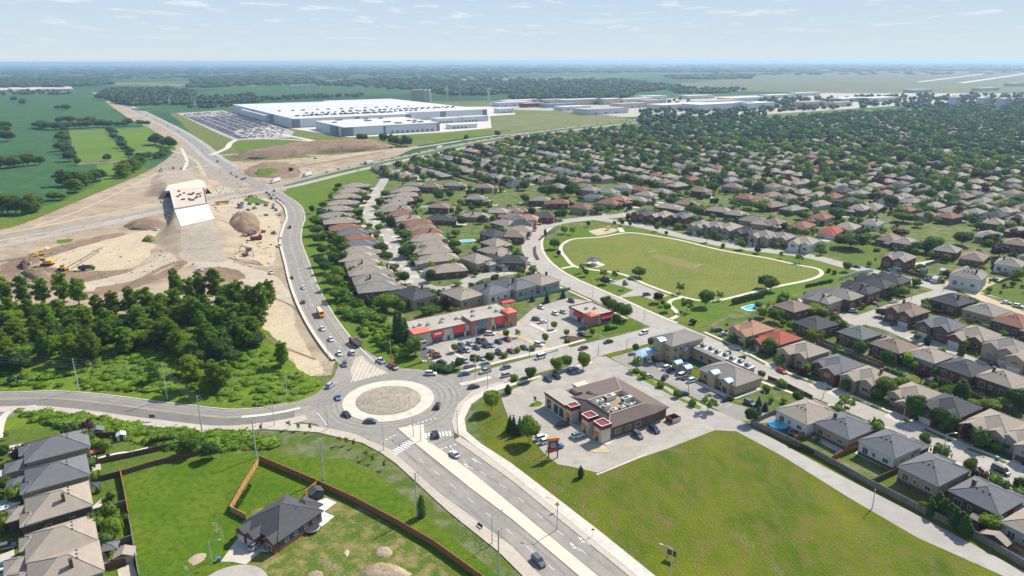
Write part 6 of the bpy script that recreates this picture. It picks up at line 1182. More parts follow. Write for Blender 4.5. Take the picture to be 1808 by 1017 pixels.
for a in ((-2, -1.8, -1.6, 1.6), (1.8, 2, -1.6, 1.6), (-1.8, 1.8, 1.4, 1.6)): bx('enclosure_wall', (*a, -.05, 1.9), ['wall_brick'], en)
bx('gate', (-1.8, 1.8, -1.6, -1.5, .05, 1.8), ['steel'], en)
# community building
ko = (83.5, 240.7); kb = empty('community_building', (*ko, 0), TH, 'tan community building with blue arched roofs and entrance canopy', 'building')
b_ = MB(); b_.box(0, 14, 0, 18, -.1, 4, 0); b_.box(12.4, 18, 18.01, 35, -.1, 4.8, 0); b_.box(14.01, 17.9, 6.5, 18, -.1, 4.8, 0); b_.box(1, 19, 35.01, 46, -.1, 7.5, 0); part('walls', b_, ['tan_stucco'], kb)
b_ = MB(); b_.hip(0, 14, 0, 18, 4, .42, .7); part('roof', b_, ['roof_grey', 'trim', 'roof_grey'], kb)
b_ = MB(); b_.hip(1, 19, 35, 46, 7.5, .42, .7); part('roof', b_, ['roof_grey', 'trim', 'roof_grey'], kb)
b_ = MB(); b_.box(14.02,18.2,6.3,35.3,4.8,5.2,1,0); b_.add([(11.8,16,4.9),(14.0,18,5.3),(14.0,35,5.3),(11.8,35,4.9),(11.8,16,4.4),(11.8,35,4.4)],[(0,1,2,3),(4,0,3,5)],2); part('flat_roof',b_,['white_roof','tan_stucco','roof_grey'],kb)
for i in range(7): unit(kb, 16.2 + (i % 2) * .5, 8.5 + i * 3.9, 5.2, 1.7, 2.2, 1.2)
def arch(x0, x1, y0, y1, h, par, rise=.9):
    t2 = link('entrance_tower', None, par); bx('tower_wall', (x0, x1, y0, y1, -.1, h), ['tan_stucco'], t2)
    b_ = MB(); n_ = 8; pts = [(y0 - .3 + (y1 - y0 + .6) * i / n_, h + .05 + rise * sin(pi * i / n_)) for i in range(n_ + 1)]
    b_.add([(x0 - .6, a, c) for a, c in pts] + [(x1 + .5, a, c) for a, c in pts] + [(x0 - .6, a, c + .18) for a, c in pts] + [(x1 + .5, a, c + .18) for a, c in pts],
           [(i, n_ + 1 + i, n_ + 2 + i, i + 1) for i in range(n_)] + [(2 * n_ + 2 + i, 2 * n_ + 3 + i, 3 * n_ + 4 + i, 3 * n_ + 3 + i) for i in range(n_)] + [(i, i + 1, 2 * n_ + 3 + i, 2 * n_ + 2 + i) for i in range(n_)])
    b_.add([(x0 - .01, a, c) for a, c in pts], [tuple(range(n_ + 1))[::-1]]); part('arched_roof', b_, ['blue_metal'], t2)
for a in ((-2.0, .6, 8.6, 12.0, 5.6), (-1.8, .4, 1.8, 5.2, 4.8), (-1.4, .99, 39, 43, 8.6)): arch(*a, kb)
ps = empty('play_shelter', (ko[0] + E1.x * -1.6 + E2.x * 28.5, ko[1] + E1.y * -1.6 + E2.y * 28.5, 0), TH, 'blue arched play shelter in the court, farther one', 'shelter'); arch(-1.6, .9, -1.5, 1.5, 3.2, ps)
ps = empty('play_shelter', (ko[0] + E1.x * -1 + E2.x * 23.8, ko[1] + E1.y * -1 + E2.y * 23.8, 0), TH, 'blue arched play shelter in the court, nearer one', 'shelter'); arch(-1.5, .8, -1.7, 1.7, 2.8, ps)
b_ = MB(); n_ = 8; b_.add([(-11 + 10.5 * i / n_, 39.6, 3.6 + .5 * sin(pi * i / n_)) for i in range(n_ + 1)] + [(-11 + 10.5 * i / n_, 44.8, 4.1 + .5 * sin(pi * i / n_)) for i in range(n_ + 1)], [(i, i + 1, n_ + 2 + i, n_ + 1 + i) for i in range(n_)])
b_.box(-11, -.5, 39.5, 39.7, 3.2, 3.6, 1); part('canopy', b_, ['blue_metal', 'trim'], kb)
for x, y in ((-10.6, 39.9), (-10.6, 44.4), (-6, 39.9), (-6, 44.4)): bx('column', (x - .25, x + .25, y - .25, y + .25, -.05, 3.5), ['stucco'], kb)
for x in (3.2, 6.2, 10.2):
    for z in (1.2, 4.6): b_ = MB(); window_mb(b_, x, z, 1.5, 1.5, 35.01, '-y'); part('window', b_, ['trim', 'glass'], kb)
for y in (20, 24.5, 29): b_ = MB(); window_mb(b_, y, 1.2, 2, 1.6, 12.4, '-x'); part('window', b_, ['trim', 'glass'], kb)
for y in (37, 44.8): b_ = MB(); window_mb(b_, y, 1.2, 1.2, 1.4, 1.0, '-x'); part('window', b_, ['trim', 'glass'], kb); b_ = MB(); window_mb(b_, y, 4.6, 1.2, 1.4, 1.0, '-x'); part('window', b_, ['trim', 'glass'], kb)
for y in (6.8, 15): b_ = MB(); window_mb(b_, y, 1.1, 1.4, 1.5, 0, '-x'); part('window', b_, ['trim', 'glass'], kb)
bx('entrance_door', (-1.88, -1.81, 2.4, 4.6, 0, 2.6), ['glass'], kb)
b_ = MB(); b_.gable(7.4, 10.4, 33.6, 36, 4.4, .7, .3); b_.box(7.6, 10.2, 33.7, 35, -.1, 4.4, 2); part('porch', b_, ['blue_metal', 'trim', 'tan_stucco'], kb)
pe = empty('play_tower', (*Z('K', 630, 410), 0), TH, 'red and blue play tower in the dark court', 'play equipment')
bx('platform', (-1.2, 1.2, -1, 1, 1.2, 1.35), ['green_fence'], pe); bx('canopy', (-1, 1, -.9, .9, 3, 3.2), ['blue_metal'], pe)
b_ = MB(); b_.add([(-1.2, -.4, 1.3), (-1.2, .4, 1.3), (-3.4, .4, .1), (-3.4, -.4, .1), (-1.2, -.4, 1.2), (-1.2, .4, 1.2), (-3.4, .4, 0), (-3.4, -.4, 0)], [(0, 1, 2, 3), (4, 7, 6, 5), (0, 3, 7, 4), (1, 5, 6, 2)]); part('slide', b_, ['red_awning'], pe)
for x in (-1, .9):
    for y in (-.9, .8): bx('post', (x, x + .1, y, y + .1, -.05, 3), ['steel'], pe)

# factory
Fo = (-411, 1367); fa = empty('factory', (*Fo, 0), TH, 'vast white flat-roofed factory beyond its parking lot', 'factory')
def hall(nm, x0, x1, y0, y1, h, par):
    b_ = MB(); b_.box(x0, x1, y0, y1, -.5, h, 0); part('walls', b_, ['plant_wall'], par)
    b_ = MB(); b_.box(x0 - .4, x1 + .4, y0 - .4, y1 + .4, h, h + .9, 0); part('roof', b_, ['white_roof'], par)
hall('a', 0, 239, 0, 560, 16, fa); hall('b', 240.5, 440, 38, 600, 16, fa); hall('c', -10, -1, 180, 420, 12, fa); hall('d', 441.5, 470, 90, 300, 10, fa)
for a in ((-.5, 12, -.5, 10), (228, 240, -.8, 3), (325, 338, 37, 40), (430, 440.6, 37, 48), (-.8, 2, 150, 176), (-.8, 2, 320, 350), (120, 130, -.7, 2)): bx('wall_panel', (*a, 0, 15.6), ['plant_grey'], fa)
b_ = MB(); frr = random.Random(2); cnt = 0
for rowy, nx, x0, x1 in ((60, 26, 20, 230), (82, 20, 60, 300), (130, 22, 60, 420), (150, 18, 150, 430), (230, 14, 30, 420), (330, 14, 60, 420), (430, 12, 60, 420), (100, 20, 250, 430)):
    for i in range(nx):
        if cnt >= 98: break
        cnt += 1
        x = x0 + (x1 - x0) * i / nx + frr.uniform(-3, 3); y = rowy + frr.uniform(-3, 3); s_ = frr.uniform(1.2, 2.4); zz = 16.9; b2 = MB(); b2.box(x - s_ * 1.6, x + s_ * 1.6, y - s_, y + s_, zz, zz + 2.2, 0, 0); part('rooftop_unit', b2, ['gunmetal'], fa)
f2 = empty('factory_hall', (Fo[0] + E1.x * 28 - E2.x * 205, Fo[1] + E1.y * 28 - E2.y * 205, 0), TH, 'smaller white factory hall before the big one', 'factory')
hall('e', 0, 176, 0, 160, 14, f2)
for a in ((-.5, 16, -.5, 12), (-.8, 3, 58, 72), (172, 177, -.5, 8), (-3, 2, 30, 58), (70, 74, -.6, 2)): bx('wall_panel', (*a, 0, 13.7), ['plant_grey'], f2)
for i in range(16): x = frr.uniform(8, 168); y = frr.choice((25, 60, 100, 140)) + frr.uniform(-6, 6); b2 = MB(); b2.box(x - 4, x + 4, y - 1.3, y + 1.3, 14.9, 16.8); part('rooftop_unit', b2, ['gunmetal'], f2)
for i in range(9): bx('dock_door', (84 + i * 9.5, 88 + i * 9.5, -.56, -.41, .6, 5), ['plant_grey'], f2)
for i, (px, py, W, D, h, m) in enumerate(((790, 216, 60, 30, 9, 'plant_wall'), (815, 226, 55, 22, 7, 'white_slab'), (835, 214, 60, 26, 10, 'plant_wall'), (890, 199, 40, 30, 10, 'plant_wall'))):
    x,y = G(px,py); f3 = empty('plant_annex',(x,y,0),TH,'low white annex right of the factory, %s from left' % ORD[i],'building'); bx('walls',(-W / 2,W / 2,-D / 2,D / 2,-.5,h),[m],f3); bx('roof',(-W / 2 - .4,W / 2 + .4,-D / 2 - .4,D / 2 + .4,h,h + .6),['white_roof'],f3)
    for k in range(4): bx('dock_door', (-W / 2 + 4 + k * 8, -W / 2 + 9 + k * 8, -D / 2 - .1, -D / 2 - .02, .2, 4), ['plant_grey'], f3)
x, y = G(735, 179); ss = empty('storage_block', (x, y, 0), TH, 'tall grey storage block behind the factory', 'building'); bx('walls', (-12, 22, -10, 10, -.5, 34), ['flat_roof'], ss); bx('roof', (-12.5, 22.5, -10.5, 10.5, 34, 35), ['white_roof'], ss)
for i, px in enumerate((752, 758)):
    x,y = G(px,180); s2 = empty('silo',(x,y,0),0,'tall pale silo behind the factory, the %s one' % ('left','right')[i],'silo'); b_ = MB(); b_.tube((0,0,-.5),(0,0,35),6,n=16); part('shell',b_,['pole_concrete'],s2); b_ = MB(); b_.tube((0,0,35),(0,0,37.5),6,1,n=16); part('cap',b_,['steel'],s2)
# transmission towers on the horizon
def pylon(px, py, h, i):
    x, y = G(px, py); o = empty('transmission_tower', (x, y, 0), TH, 'thin lattice transmission tower, %s from left' % ORD[i], 'tower', 'transmission towers'); b_ = MB()
    for a, c in ((-1, -1), (1, -1), (1, 1), (-1, 1)): b_.tube((a * 4, c * 4, -.5), (a * .8, c * .8, h * .7), .5, n=4); b_.tube((a * .8, c * .8, h * .7), (0, 0, h), .45, n=4)
    for k in range(5): z = h * (.12 + .13 * k); w_ = 4 - 3.2 * z / (h * .7); b_.tube((-w_, -w_, z), (w_, -w_ * .8, z + h * .1), .25, n=4); b_.tube((w_, w_, z), (-w_, w_ * .8, z + h * .1), .25, n=4)
    part('lattice', b_, ['steel'], o)
    for z in (.7, .82, .92): b_ = MB(); b_.tube((-7, 0, h * z), (7, 0, h * z), .35, n=4); part('crossarm', b_, ['steel'], o)
for i, (px, py, h) in enumerate(((790, 186, 50), (812, 178, 50), (863, 188, 52), (300, 186, 35), (345, 192, 35), (276, 172, 35))): pylon(px, py, h, i)
# industrial belt and apartment blocks
IB = [(1022,185,120,40,12,'pink_slab','white_roof'),(1060,200,110,60,9,'plant_wall','flat_roof'),(1075,184,60,40,12,'stucco','white_roof'),(1110,190,90,40,9,'stucco','flat_roof'),(1150,184,70,40,9,'pink_slab','flat_roof'),(1150,176,90,40,9,'white_slab','white_roof'),
      (1200,192,160,60,10,'trim','white_roof'),(1270,193,190,60,12,'plant_wall','white_roof'),(1330,192,90,50,12,'plant_wall','white_roof'),(1260,184,140,50,8,'trim','flat_roof'),(1310,178,150,50,8,'trim','white_roof'),(1370,173,120,40,8,'trim','white_roof'),(1420,169,120,30,8,'trim','white_roof'),
      (1500,179,130,40,8,'trim','white_roof'),(1550,179,120,50,9,'trim','white_roof'),(1430,187,90,30,9,'pink_slab','flat_roof'),(1480,188,70,30,9,'stucco','flat_roof'),(905,187,100,40,8,'plant_wall','white_roof'),(940,189,60,30,8,'maroon','flat_roof'),(985,189,90,40,7,'blue_metal','plant_grey'),(1620,163,120,40,8,'pink_slab','flat_roof'),(1740,160,120,40,8,'pink_slab','flat_roof'),(1790,152,100,40,10,'pink_slab','flat_roof'),
      (920,183,120,50,8,'trim','white_roof'),(965,182,90,40,8,'stucco','flat_roof'),(1010,194,80,40,7,'trim','white_roof'),(1120,180,110,40,8,'trim','white_roof'),(1230,174,110,40,8,'trim','white_roof'),(10,162,60,30,6,'trim','white_roof'),(40,161,50,30,6,'trim','white_roof'),(80,160,60,30,6,'trim','white_roof'),(115,160,60,30,6,'trim','white_roof'),(100,166,70,20,5,'trim','white_roof'),(530,154,90,30,8,'trim','white_roof'),(585,148,60,30,14,'trim','white_roof')]
GP('industrial_ground', [(860, 183), (1000, 181), (1090, 177), (1340, 168), (1600, 160), (1900, 156), (2000, 170), (1600, 186), (1340, 203), (1100, 207), (1010, 197), (900, 194)], 0.4, 'flat_roof', 'pale paved industrial belt', 'yard')
IC = {'pink_slab': 'pinkish', 'plant_wall': 'white', 'stucco': 'cream', 'white_slab': 'bright white', 'trim': 'off-white', 'maroon': 'dark red', 'blue_metal': 'blue'}
for i, (px, py, W, D, h, m, rm) in enumerate(IB):
    x, y = G(px, py); o = empty('warehouse', (x, y, 0), TH, 'low %s warehouse in the far industrial belt, %s in its line' % (IC[m], ORD[i]), 'warehouse')
    W *= 1.1; h *= 1.3; bx('walls', (-W / 2, W / 2, -D / 2, D / 2, -.5, h), [m], o); bx('roof', (-W / 2 - .3, W / 2 + .3, -D / 2 - .3, D / 2 + .3, h, h + .6), [rm], o)
    for k in range(3): bx('loading_door', (-W / 3 + k * W / 4, -W / 3 + k * W / 4 + 6, -D / 2 - .1, -D / 2 - .02, .2, 4.5), ['plant_grey'], o)
for i, (px, py) in enumerate(((1683, 188), (1732, 190), (1768, 191))):
    x,y = G(px,py); o = empty('apartment_block',(x,y,0),TH,'white slab apartment block among far trees, %s from left' % ORD[i],'building'); bx('walls',(-12,12,-9,9,-.5,24),['plant_wall'],o); bx('roof',(-12.4,12.4,-9.4,9.4,24,25),['white_roof'],o)
    for k in range(7):
        b_ = MB(); window_mb(b_, 0, 2 + k * 3.1, 20, 1.3, -9, '-y'); part('window', b_, ['trim', 'glass'], o)

# ------------------------------------------------------------------ CONSTRUCTION SITE
def slab(name, pts, z0, z1, m, label, cat, par=None, skirt=None):
    q = [Z(*p, z1) for p in pts]; b_ = MB(); b_.prism(q, z0, z1, 1, 0); o = link(name, b_.mesh(name, [m, skirt or 'pole_concrete']), par); return tag(o, label, cat) if par is None else o
br = empty('bridge', (*Z('X', 250, 290, 7), 0), 0, 'unfinished wide road bridge with pale deck over the highway', 'bridge')
bo = Vector(Z('X', 250, 290, 7))
def bpart(nm, pts, z0, z1, m, sk='pole_concrete', zr=7):
    q = [(Vector(Z(*p, zr)) - bo) for p in pts]; b_ = MB(); b_.prism([(v.x, v.y) for v in q], z0, z1, 1, 0); return part(nm, b_, [m, sk], br)
bpart('deck', [('X', 133, 387), ('X', 421, 337), ('X', 392, 200), ('X', 95, 225)], 5.4, 7.0, 'pink_slab')
bpart('approach_slab', [('X', 190, 530), ('X', 480, 465), ('X', 421, 340), ('X', 135, 390)], 5.2, 6.95, 'white_slab')
bpart('approach_slab', [('X', 52, 228), ('X', 92, 224), ('X', 392, 198), ('X', 412, 225), ('X', 395, 150), ('X', 345, 128), ('X', 80, 178)], 5.2, 6.97, 'cream_concrete')
bpart('abutment', [('X', 133, 387), ('X', 421, 337), ('X', 419, 328), ('X', 131, 377)], -.2, 5.4, 'pole_concrete'); bpart('abutment', [('X', 97, 235), ('X', 393, 208), ('X', 392, 200), ('X', 95, 225)], -.2, 5.4, 'pole_concrete')
bpart('parapet',[('X',133,387),('X',421,337),('X',421,335),('X',133,384)],7.0,8.0,'pole_concrete'); bpart('parapet',[('X',95,225),('X',100,225),('X',138,386),('X',133,387)],7.0,8.0,'pink_slab'); bpart('parapet',[('X',392,200),('X',388,200),('X',417,338),('X',421,337)],7.0,8.0,'pink_slab')
def ramp(name, rows, m, label):
    """rows: (left edge, right edge, top z, side run): a smooth earth bank lofted through them"""
    K = [(0, 0), (.25, .1), (.5, .42), (.75, .85), (1, 1)]; R2 = []; r = random.Random(6)
    for i in range(len(rows) - 1):
        for j in range(5):
            f = j / 5; g = f * f * (3 - 2 * f); a_, c_ = rows[i], rows[i + 1]
            R2.append((Vector(a_[0]).lerp(Vector(c_[0]), f), Vector(a_[1]).lerp(Vector(c_[1]), f), a_[2] + (c_[2] - a_[2]) * g, a_[3] + (c_[3] - a_[3]) * g))
    R2.append((Vector(rows[-1][0]), Vector(rows[-1][1]), rows[-1][2], rows[-1][3])); V = []; n_ = 12
    for l_, r_, z, sd_ in R2:
        d = (r_ - l_).normalized(); row = [(*(l_ - d * (sd_ * (1 - f) * r.uniform(.9, 1.1))), z * h + (0 if h in (0, 1) else r.uniform(-.15, .15)) - (.1 if h == 0 else 0)) for f, h in K]
        row += [(*(l_ + (r_ - l_) * f), z) for f in (.33, .66)] + [(*(r_ + d * (sd_ * (1 - f) * r.uniform(.9, 1.1))), z * h + (0 if h in (0, 1) else r.uniform(-.15, .15)) - (.1 if h == 0 else 0)) for f, h in K[::-1]]; V += row
    Fs = [(i * n_ + j, i * n_ + j + 1, (i + 1) * n_ + j + 1, (i + 1) * n_ + j) for i in range(len(R2) - 1) for j in range(n_ - 1)]
    b_ = MB(); b_.add(V,Fs); b_.m = [1 if 4 <= i % (n_ - 1) <= 6 else 0 for i in range(len(Fs))]; me = b_.mesh(name,[m,'gravel_road']); me.polygons.foreach_set('use_smooth',[True] * len(me.polygons)); tag(link(name,me),label,'embankment',None,'structure')
ramp('embankment',[(Z('X',195,830),Z('X',560,840),.1,3),(Z('X',190,690,1.5),Z('X',545,700,1.5),2.0,16),(Z('X',190,600,4),Z('X',510,570,4),4.6,24),(Z('X',188,532,6.6),Z('X',484,466,6.6),6.7,24),(Z('X',137,392,6.6),Z('X',423,342,6.6),6.75,7)],'dirt','packed dirt ramp rising to the bridge, near side')
ramp('embankment',[(Z('X',95,222,6.6),Z('X',392,196,6.6),6.8,7),(Z('X',70,178,6.6),Z('X',345,128,6.6),6.7,28),(Z('X',40,120,3),Z('X',290,90,3),3,16),(Z('X',10,60,0),Z('X',240,50,0),.2,2)],'dirt','packed dirt ramp beyond the bridge, far side')
def mound(name, pts, h, m, label, cat='earth pile', kind=None, flat=.35, seed=1, grp=None):
    q = [Vector(Z(*p)) for p in pts]; q = smooth(q + [q[0]],5)[:-1]; c = sum(q,Vector((0,0))) / len(q); r = random.Random(seed); V = []; lv = [(1,-.05),(.9,.28),(.75,.62),(.55,.9),(.35,1.0),(.1,.98)] if flat < .5 else [(1,-.05),(.95,.3),(.88,.6),(.8,.9),(.6,1.0),(.3,1),(.05,1)]
    for f, z in lv: V += [(*(c + (p - c) * (f * r.uniform(.93, 1.07))), z * h * r.uniform(.8, 1.14) if z > 0 else z) for p in q]
    n_ = len(q); Fs = [(k * n_ + i, k * n_ + (i + 1) % n_, (k + 1) * n_ + (i + 1) % n_, (k + 1) * n_ + i) for k in range(len(lv) - 1) for i in range(n_)] + [tuple((len(lv) - 1) * n_ + i for i in range(n_))]
    a = sum(q[i].x * q[(i + 1) % n_].y - q[(i + 1) % n_].x * q[i].y for i in range(n_))
    if a < 0: Fs = [f[::-1] for f in Fs]
    b_ = MB(); b_.add(V, Fs); me = b_.mesh(name, [m]); me.polygons.foreach_set('use_smooth', [True] * len(me.polygons)); o = link(name, me); tag(o, label, cat, grp, kind)
mound('earth_mound', [('X', 570, 560), ('X', 600, 500), ('X', 640, 455), ('X', 720, 420), ('X', 850, 455), ('X', 860, 580), ('X', 720, 610)], 6, 'brown_dirt', 'brown earth stockpile beside the red rig', seed=2)
mound('earth_mound', [('B1', 870, 320), ('B1', 940, 290), ('B1', 1100, 270), ('B1', 1180, 310), ('B1', 1100, 345), ('B1', 940, 345)], 4, 'brown_dirt', 'low brown earth heap left of the bridge', seed=3)
mound('gravel_heap', [('B1', 1000, 428), ('B1', 1030, 400), ('B1', 1095, 405), ('B1', 1090, 432)], 3, 'rough_grass', 'small olive gravel heap in the sandy basin', seed=4)
mound('earth_berm',[('A2',-40,690),('A2',120,660),('A2',400,620),('A2',800,600),('A2',960,640),('A2',800,665),('A2',400,690),('A2',20,725),('A2',-160,712)],8,'brown_dirt','long brown berm before the factory','berm',flat=.7,seed=5)
mound('earth_mound', [('A2', -60, 790), ('A2', 60, 745), ('A2', 250, 755), ('A2', 320, 820), ('A2', 240, 860), ('A2', -20, 850), ('A2', -90, 830)], 2.2, 'brown_dirt', 'ring of brown earth round the green pond bank', seed=6)
mound('pond_bank', [('X', 800, 90), ('X', 850, 50), ('X', 1000, 40), ('X', 1080, 80), ('X', 960, 105), ('X', 830, 105)], 3.4, 'verge', 'green weedy mound inside the earth ring', seed=7)
mound('earth_mound', [('E', 320, 560), ('E', 420, 540), ('E', 600, 570), ('E', 800, 560), ('E', 860, 640), ('E', 600, 690), ('E', 400, 620)], 2.6, 'brown_dirt', 'dark freshly dug earth before the excavator', seed=8)
mound('earth_mound', [('E', 310, 430), ('E', 380, 385), ('E', 440, 400), ('E', 440, 500), ('E', 350, 510)], 3, 'mulch', 'black soil heap at the excavator bucket', seed=9)
mound('dirt_heap', [('D2', 835, 870), ('D2', 860, 820), ('D2', 930, 810), ('D2', 970, 860), ('D2', 900, 895)], .6, 'dirt', 'pale dirt heap beside the green weeds, upper', seed=10)
mound('dirt_heap', [('D2', 740, 1000), ('D2', 800, 940), ('D2', 920, 925), ('D2', 1080, 985), ('D2', 1060, 1040), ('D2', 800, 1060)], 1.1, 'dirt', 'large pale dirt heap at the lower edge', seed=11)
mound('dirt_heap', [('D2', 360, 1010), ('D2', 400, 980), ('D2', 470, 985), ('D2', 470, 1040), ('D2', 380, 1040)], .4, 'dirt', 'small pale dirt heap near the turning circle', seed=12)
mound('dirt_heap', [('D2', 610, 870), ('D2', 640, 830), ('D2', 660, 850), ('D2', 640, 885)], .5, 'sand', 'tiny pale dirt heap in rough grass', seed=13)
mound('dirt_heap', [('D1', 1310, 910), ('D1', 1380, 860), ('D1', 1460, 850), ('D1', 1460, 890), ('D1', 1370, 950)], .12, 'dirt', 'bare pale dirt patch beside the turning circle', seed=14)

# ------------------------------------------------------------------ VEHICLES
def loft(b_, st, m=0, ends=True):
    """st: list of (x, [(y,z)...]) cross sections"""
    n_ = len(st[0][1]); k = len(st); V = [(x, y, z) for x, cs in st for y, z in cs]
    Fs = [(i * n_ + j, i * n_ + (j + 1) % n_, (i + 1) * n_ + (j + 1) % n_, (i + 1) * n_ + j) for i in range(k - 1) for j in range(n_)]
    if ends: Fs += [tuple(range(n_))[::-1], tuple((k - 1) * n_ + j for j in range(n_))]
    b_.add(V, Fs, m)
def cs_body(w_, z0, z1, t=.12): return [(-w_ * .94, z0), (w_ * .94, z0), (w_, z0 + .25), (w_, z1 - t), (w_ - t, z1), (-w_ + t, z1), (-w_, z1 - t), (-w_, z0 + .25)]
CARP = {}
def car_proto(kind):
    L_, W, zb, zr, cab, hood = {'sedan': (4.7, 1.82, .92, 1.44, (-1.9, -1.15, .55, 1.25), .85), 'suv': (4.7, 1.9, 1.05, 1.72, (-2.25, -1.95, .55, 1.15), .98), 'van': (5.2, 1.98, 1.15, 2.1, (-2.5, -2.35, 1.2, 1.9), 1.05),
        'pickup': (5.6, 1.98, 1.1, 1.85, (-.9, -.75, .85, 1.4), 1.05)}[kind]
    h = L_ / 2; w_ = W / 2; P_ = []
    b_ = MB(); loft(b_,[(-h,cs_body(w_ * .86,.35,zb - .12)),(-h + .15,cs_body(w_ * .96,.22,zb)),(-h + 1,cs_body(w_,.2,zb)),(h - 1.5,cs_body(w_,.2,zb)),(h - 1.1,cs_body(w_,.2,hood)),(h - .2,cs_body(w_ * .94,.22,hood - .1)),(h,cs_body(w_ * .8,.35,hood - .25))])
    if kind == 'pickup': b_.box(-h + .25, cab[0] - .1, -w_ + .18, w_ - .18, zb - .02, zb + .015, 1)
    r0, r1 = cab[1], cab[2]; b_.box(r0 + .05, r1 - .05, -w_ * .74, w_ * .74, zr - .05, zr + .03, 0)
    P_.append(('body', b_.mesh('body', ['car_white', 'dark_metal'])))
    b_ = MB(); loft(b_,[(cab[0],[(-w_ * .9,zb - .05),(w_ * .9,zb - .05),(w_ * .9,zb),(-w_ * .9,zb)]),(r0,[(-w_ * .93,zb - .05),(w_ * .93,zb - .05),(w_ * .76,zr - .03),(-w_ * .76,zr - .03)]),(r1,[(-w_ * .93,zb - .05),(w_ * .93,zb - .05),(w_ * .76,zr - .03),(-w_ * .76,zr - .03)]),(cab[3],[(-w_ * .9,hood - .1),(w_ * .9,hood - .1),(w_ * .9,hood),(-w_ * .9,hood)])])
    P_.append(('windows', b_.mesh('windows', ['glass'])))
    for x in (-h * .6, h * .62):
        for y in (-w_ + .1, w_ - .1): b_ = MB(); b_.tube((x, y - .12, .34), (x, y + .12, .34), .34, n=12, m=0); b_.tube((x, y - .13, .34), (x, y + .13, .34), .19, n=8, m=1); P_.append(('wheel', b_.mesh('wheel', ['tyre', 'steel'])))
    for y in (-w_ * .68, w_ * .68):
        b_ = MB(); b_.box(h - .16, h - .02, y - .2, y + .2, hood - .38, hood - .2); P_.append(('headlight', b_.mesh('headlight', ['head_lamp'])))
        b_ = MB(); b_.box(-h - .02, -h + .12, y - .18, y + .18, zb - .4, zb - .18); P_.append(('tail_light', b_.mesh('tail_light', ['tail_lamp'])))
    return P_
NAMES = {'sedan': 'parked_car', 'suv': 'suv', 'van': 'van', 'pickup': 'pickup_truck'}
CARN = [0]
def car(x, y, ang, kind, col, label, group=None, sc=1.0, name=None, lod=2):
    if kind not in CARP: CARP[kind] = car_proto(kind)
    o = empty(name or {'sedan': 'car', 'suv': 'suv', 'van': 'van', 'pickup': 'pickup_truck'}[kind], (x, y, .14), ang, label, {'sedan': 'car', 'suv': 'suv', 'van': 'van', 'pickup': 'pickup truck'}[kind], group, (sc,) * 3)
    for nm, me in CARP[kind]:
        if lod < 2 and nm in ('headlight', 'tail_light', 'wheel'): continue
        p = link(nm, me, o)
        if nm == 'body': swap(p, 0, 'car_' + col)
    CARN[0] += 1; return o
def hd(reg, x, y, dx, dy):
    a = Vector(Z(reg, x, y)); c = Vector(Z(reg, x + dx, y + dy)); d = c - a; return a.x, a.y, math.atan2(d.y, d.x)
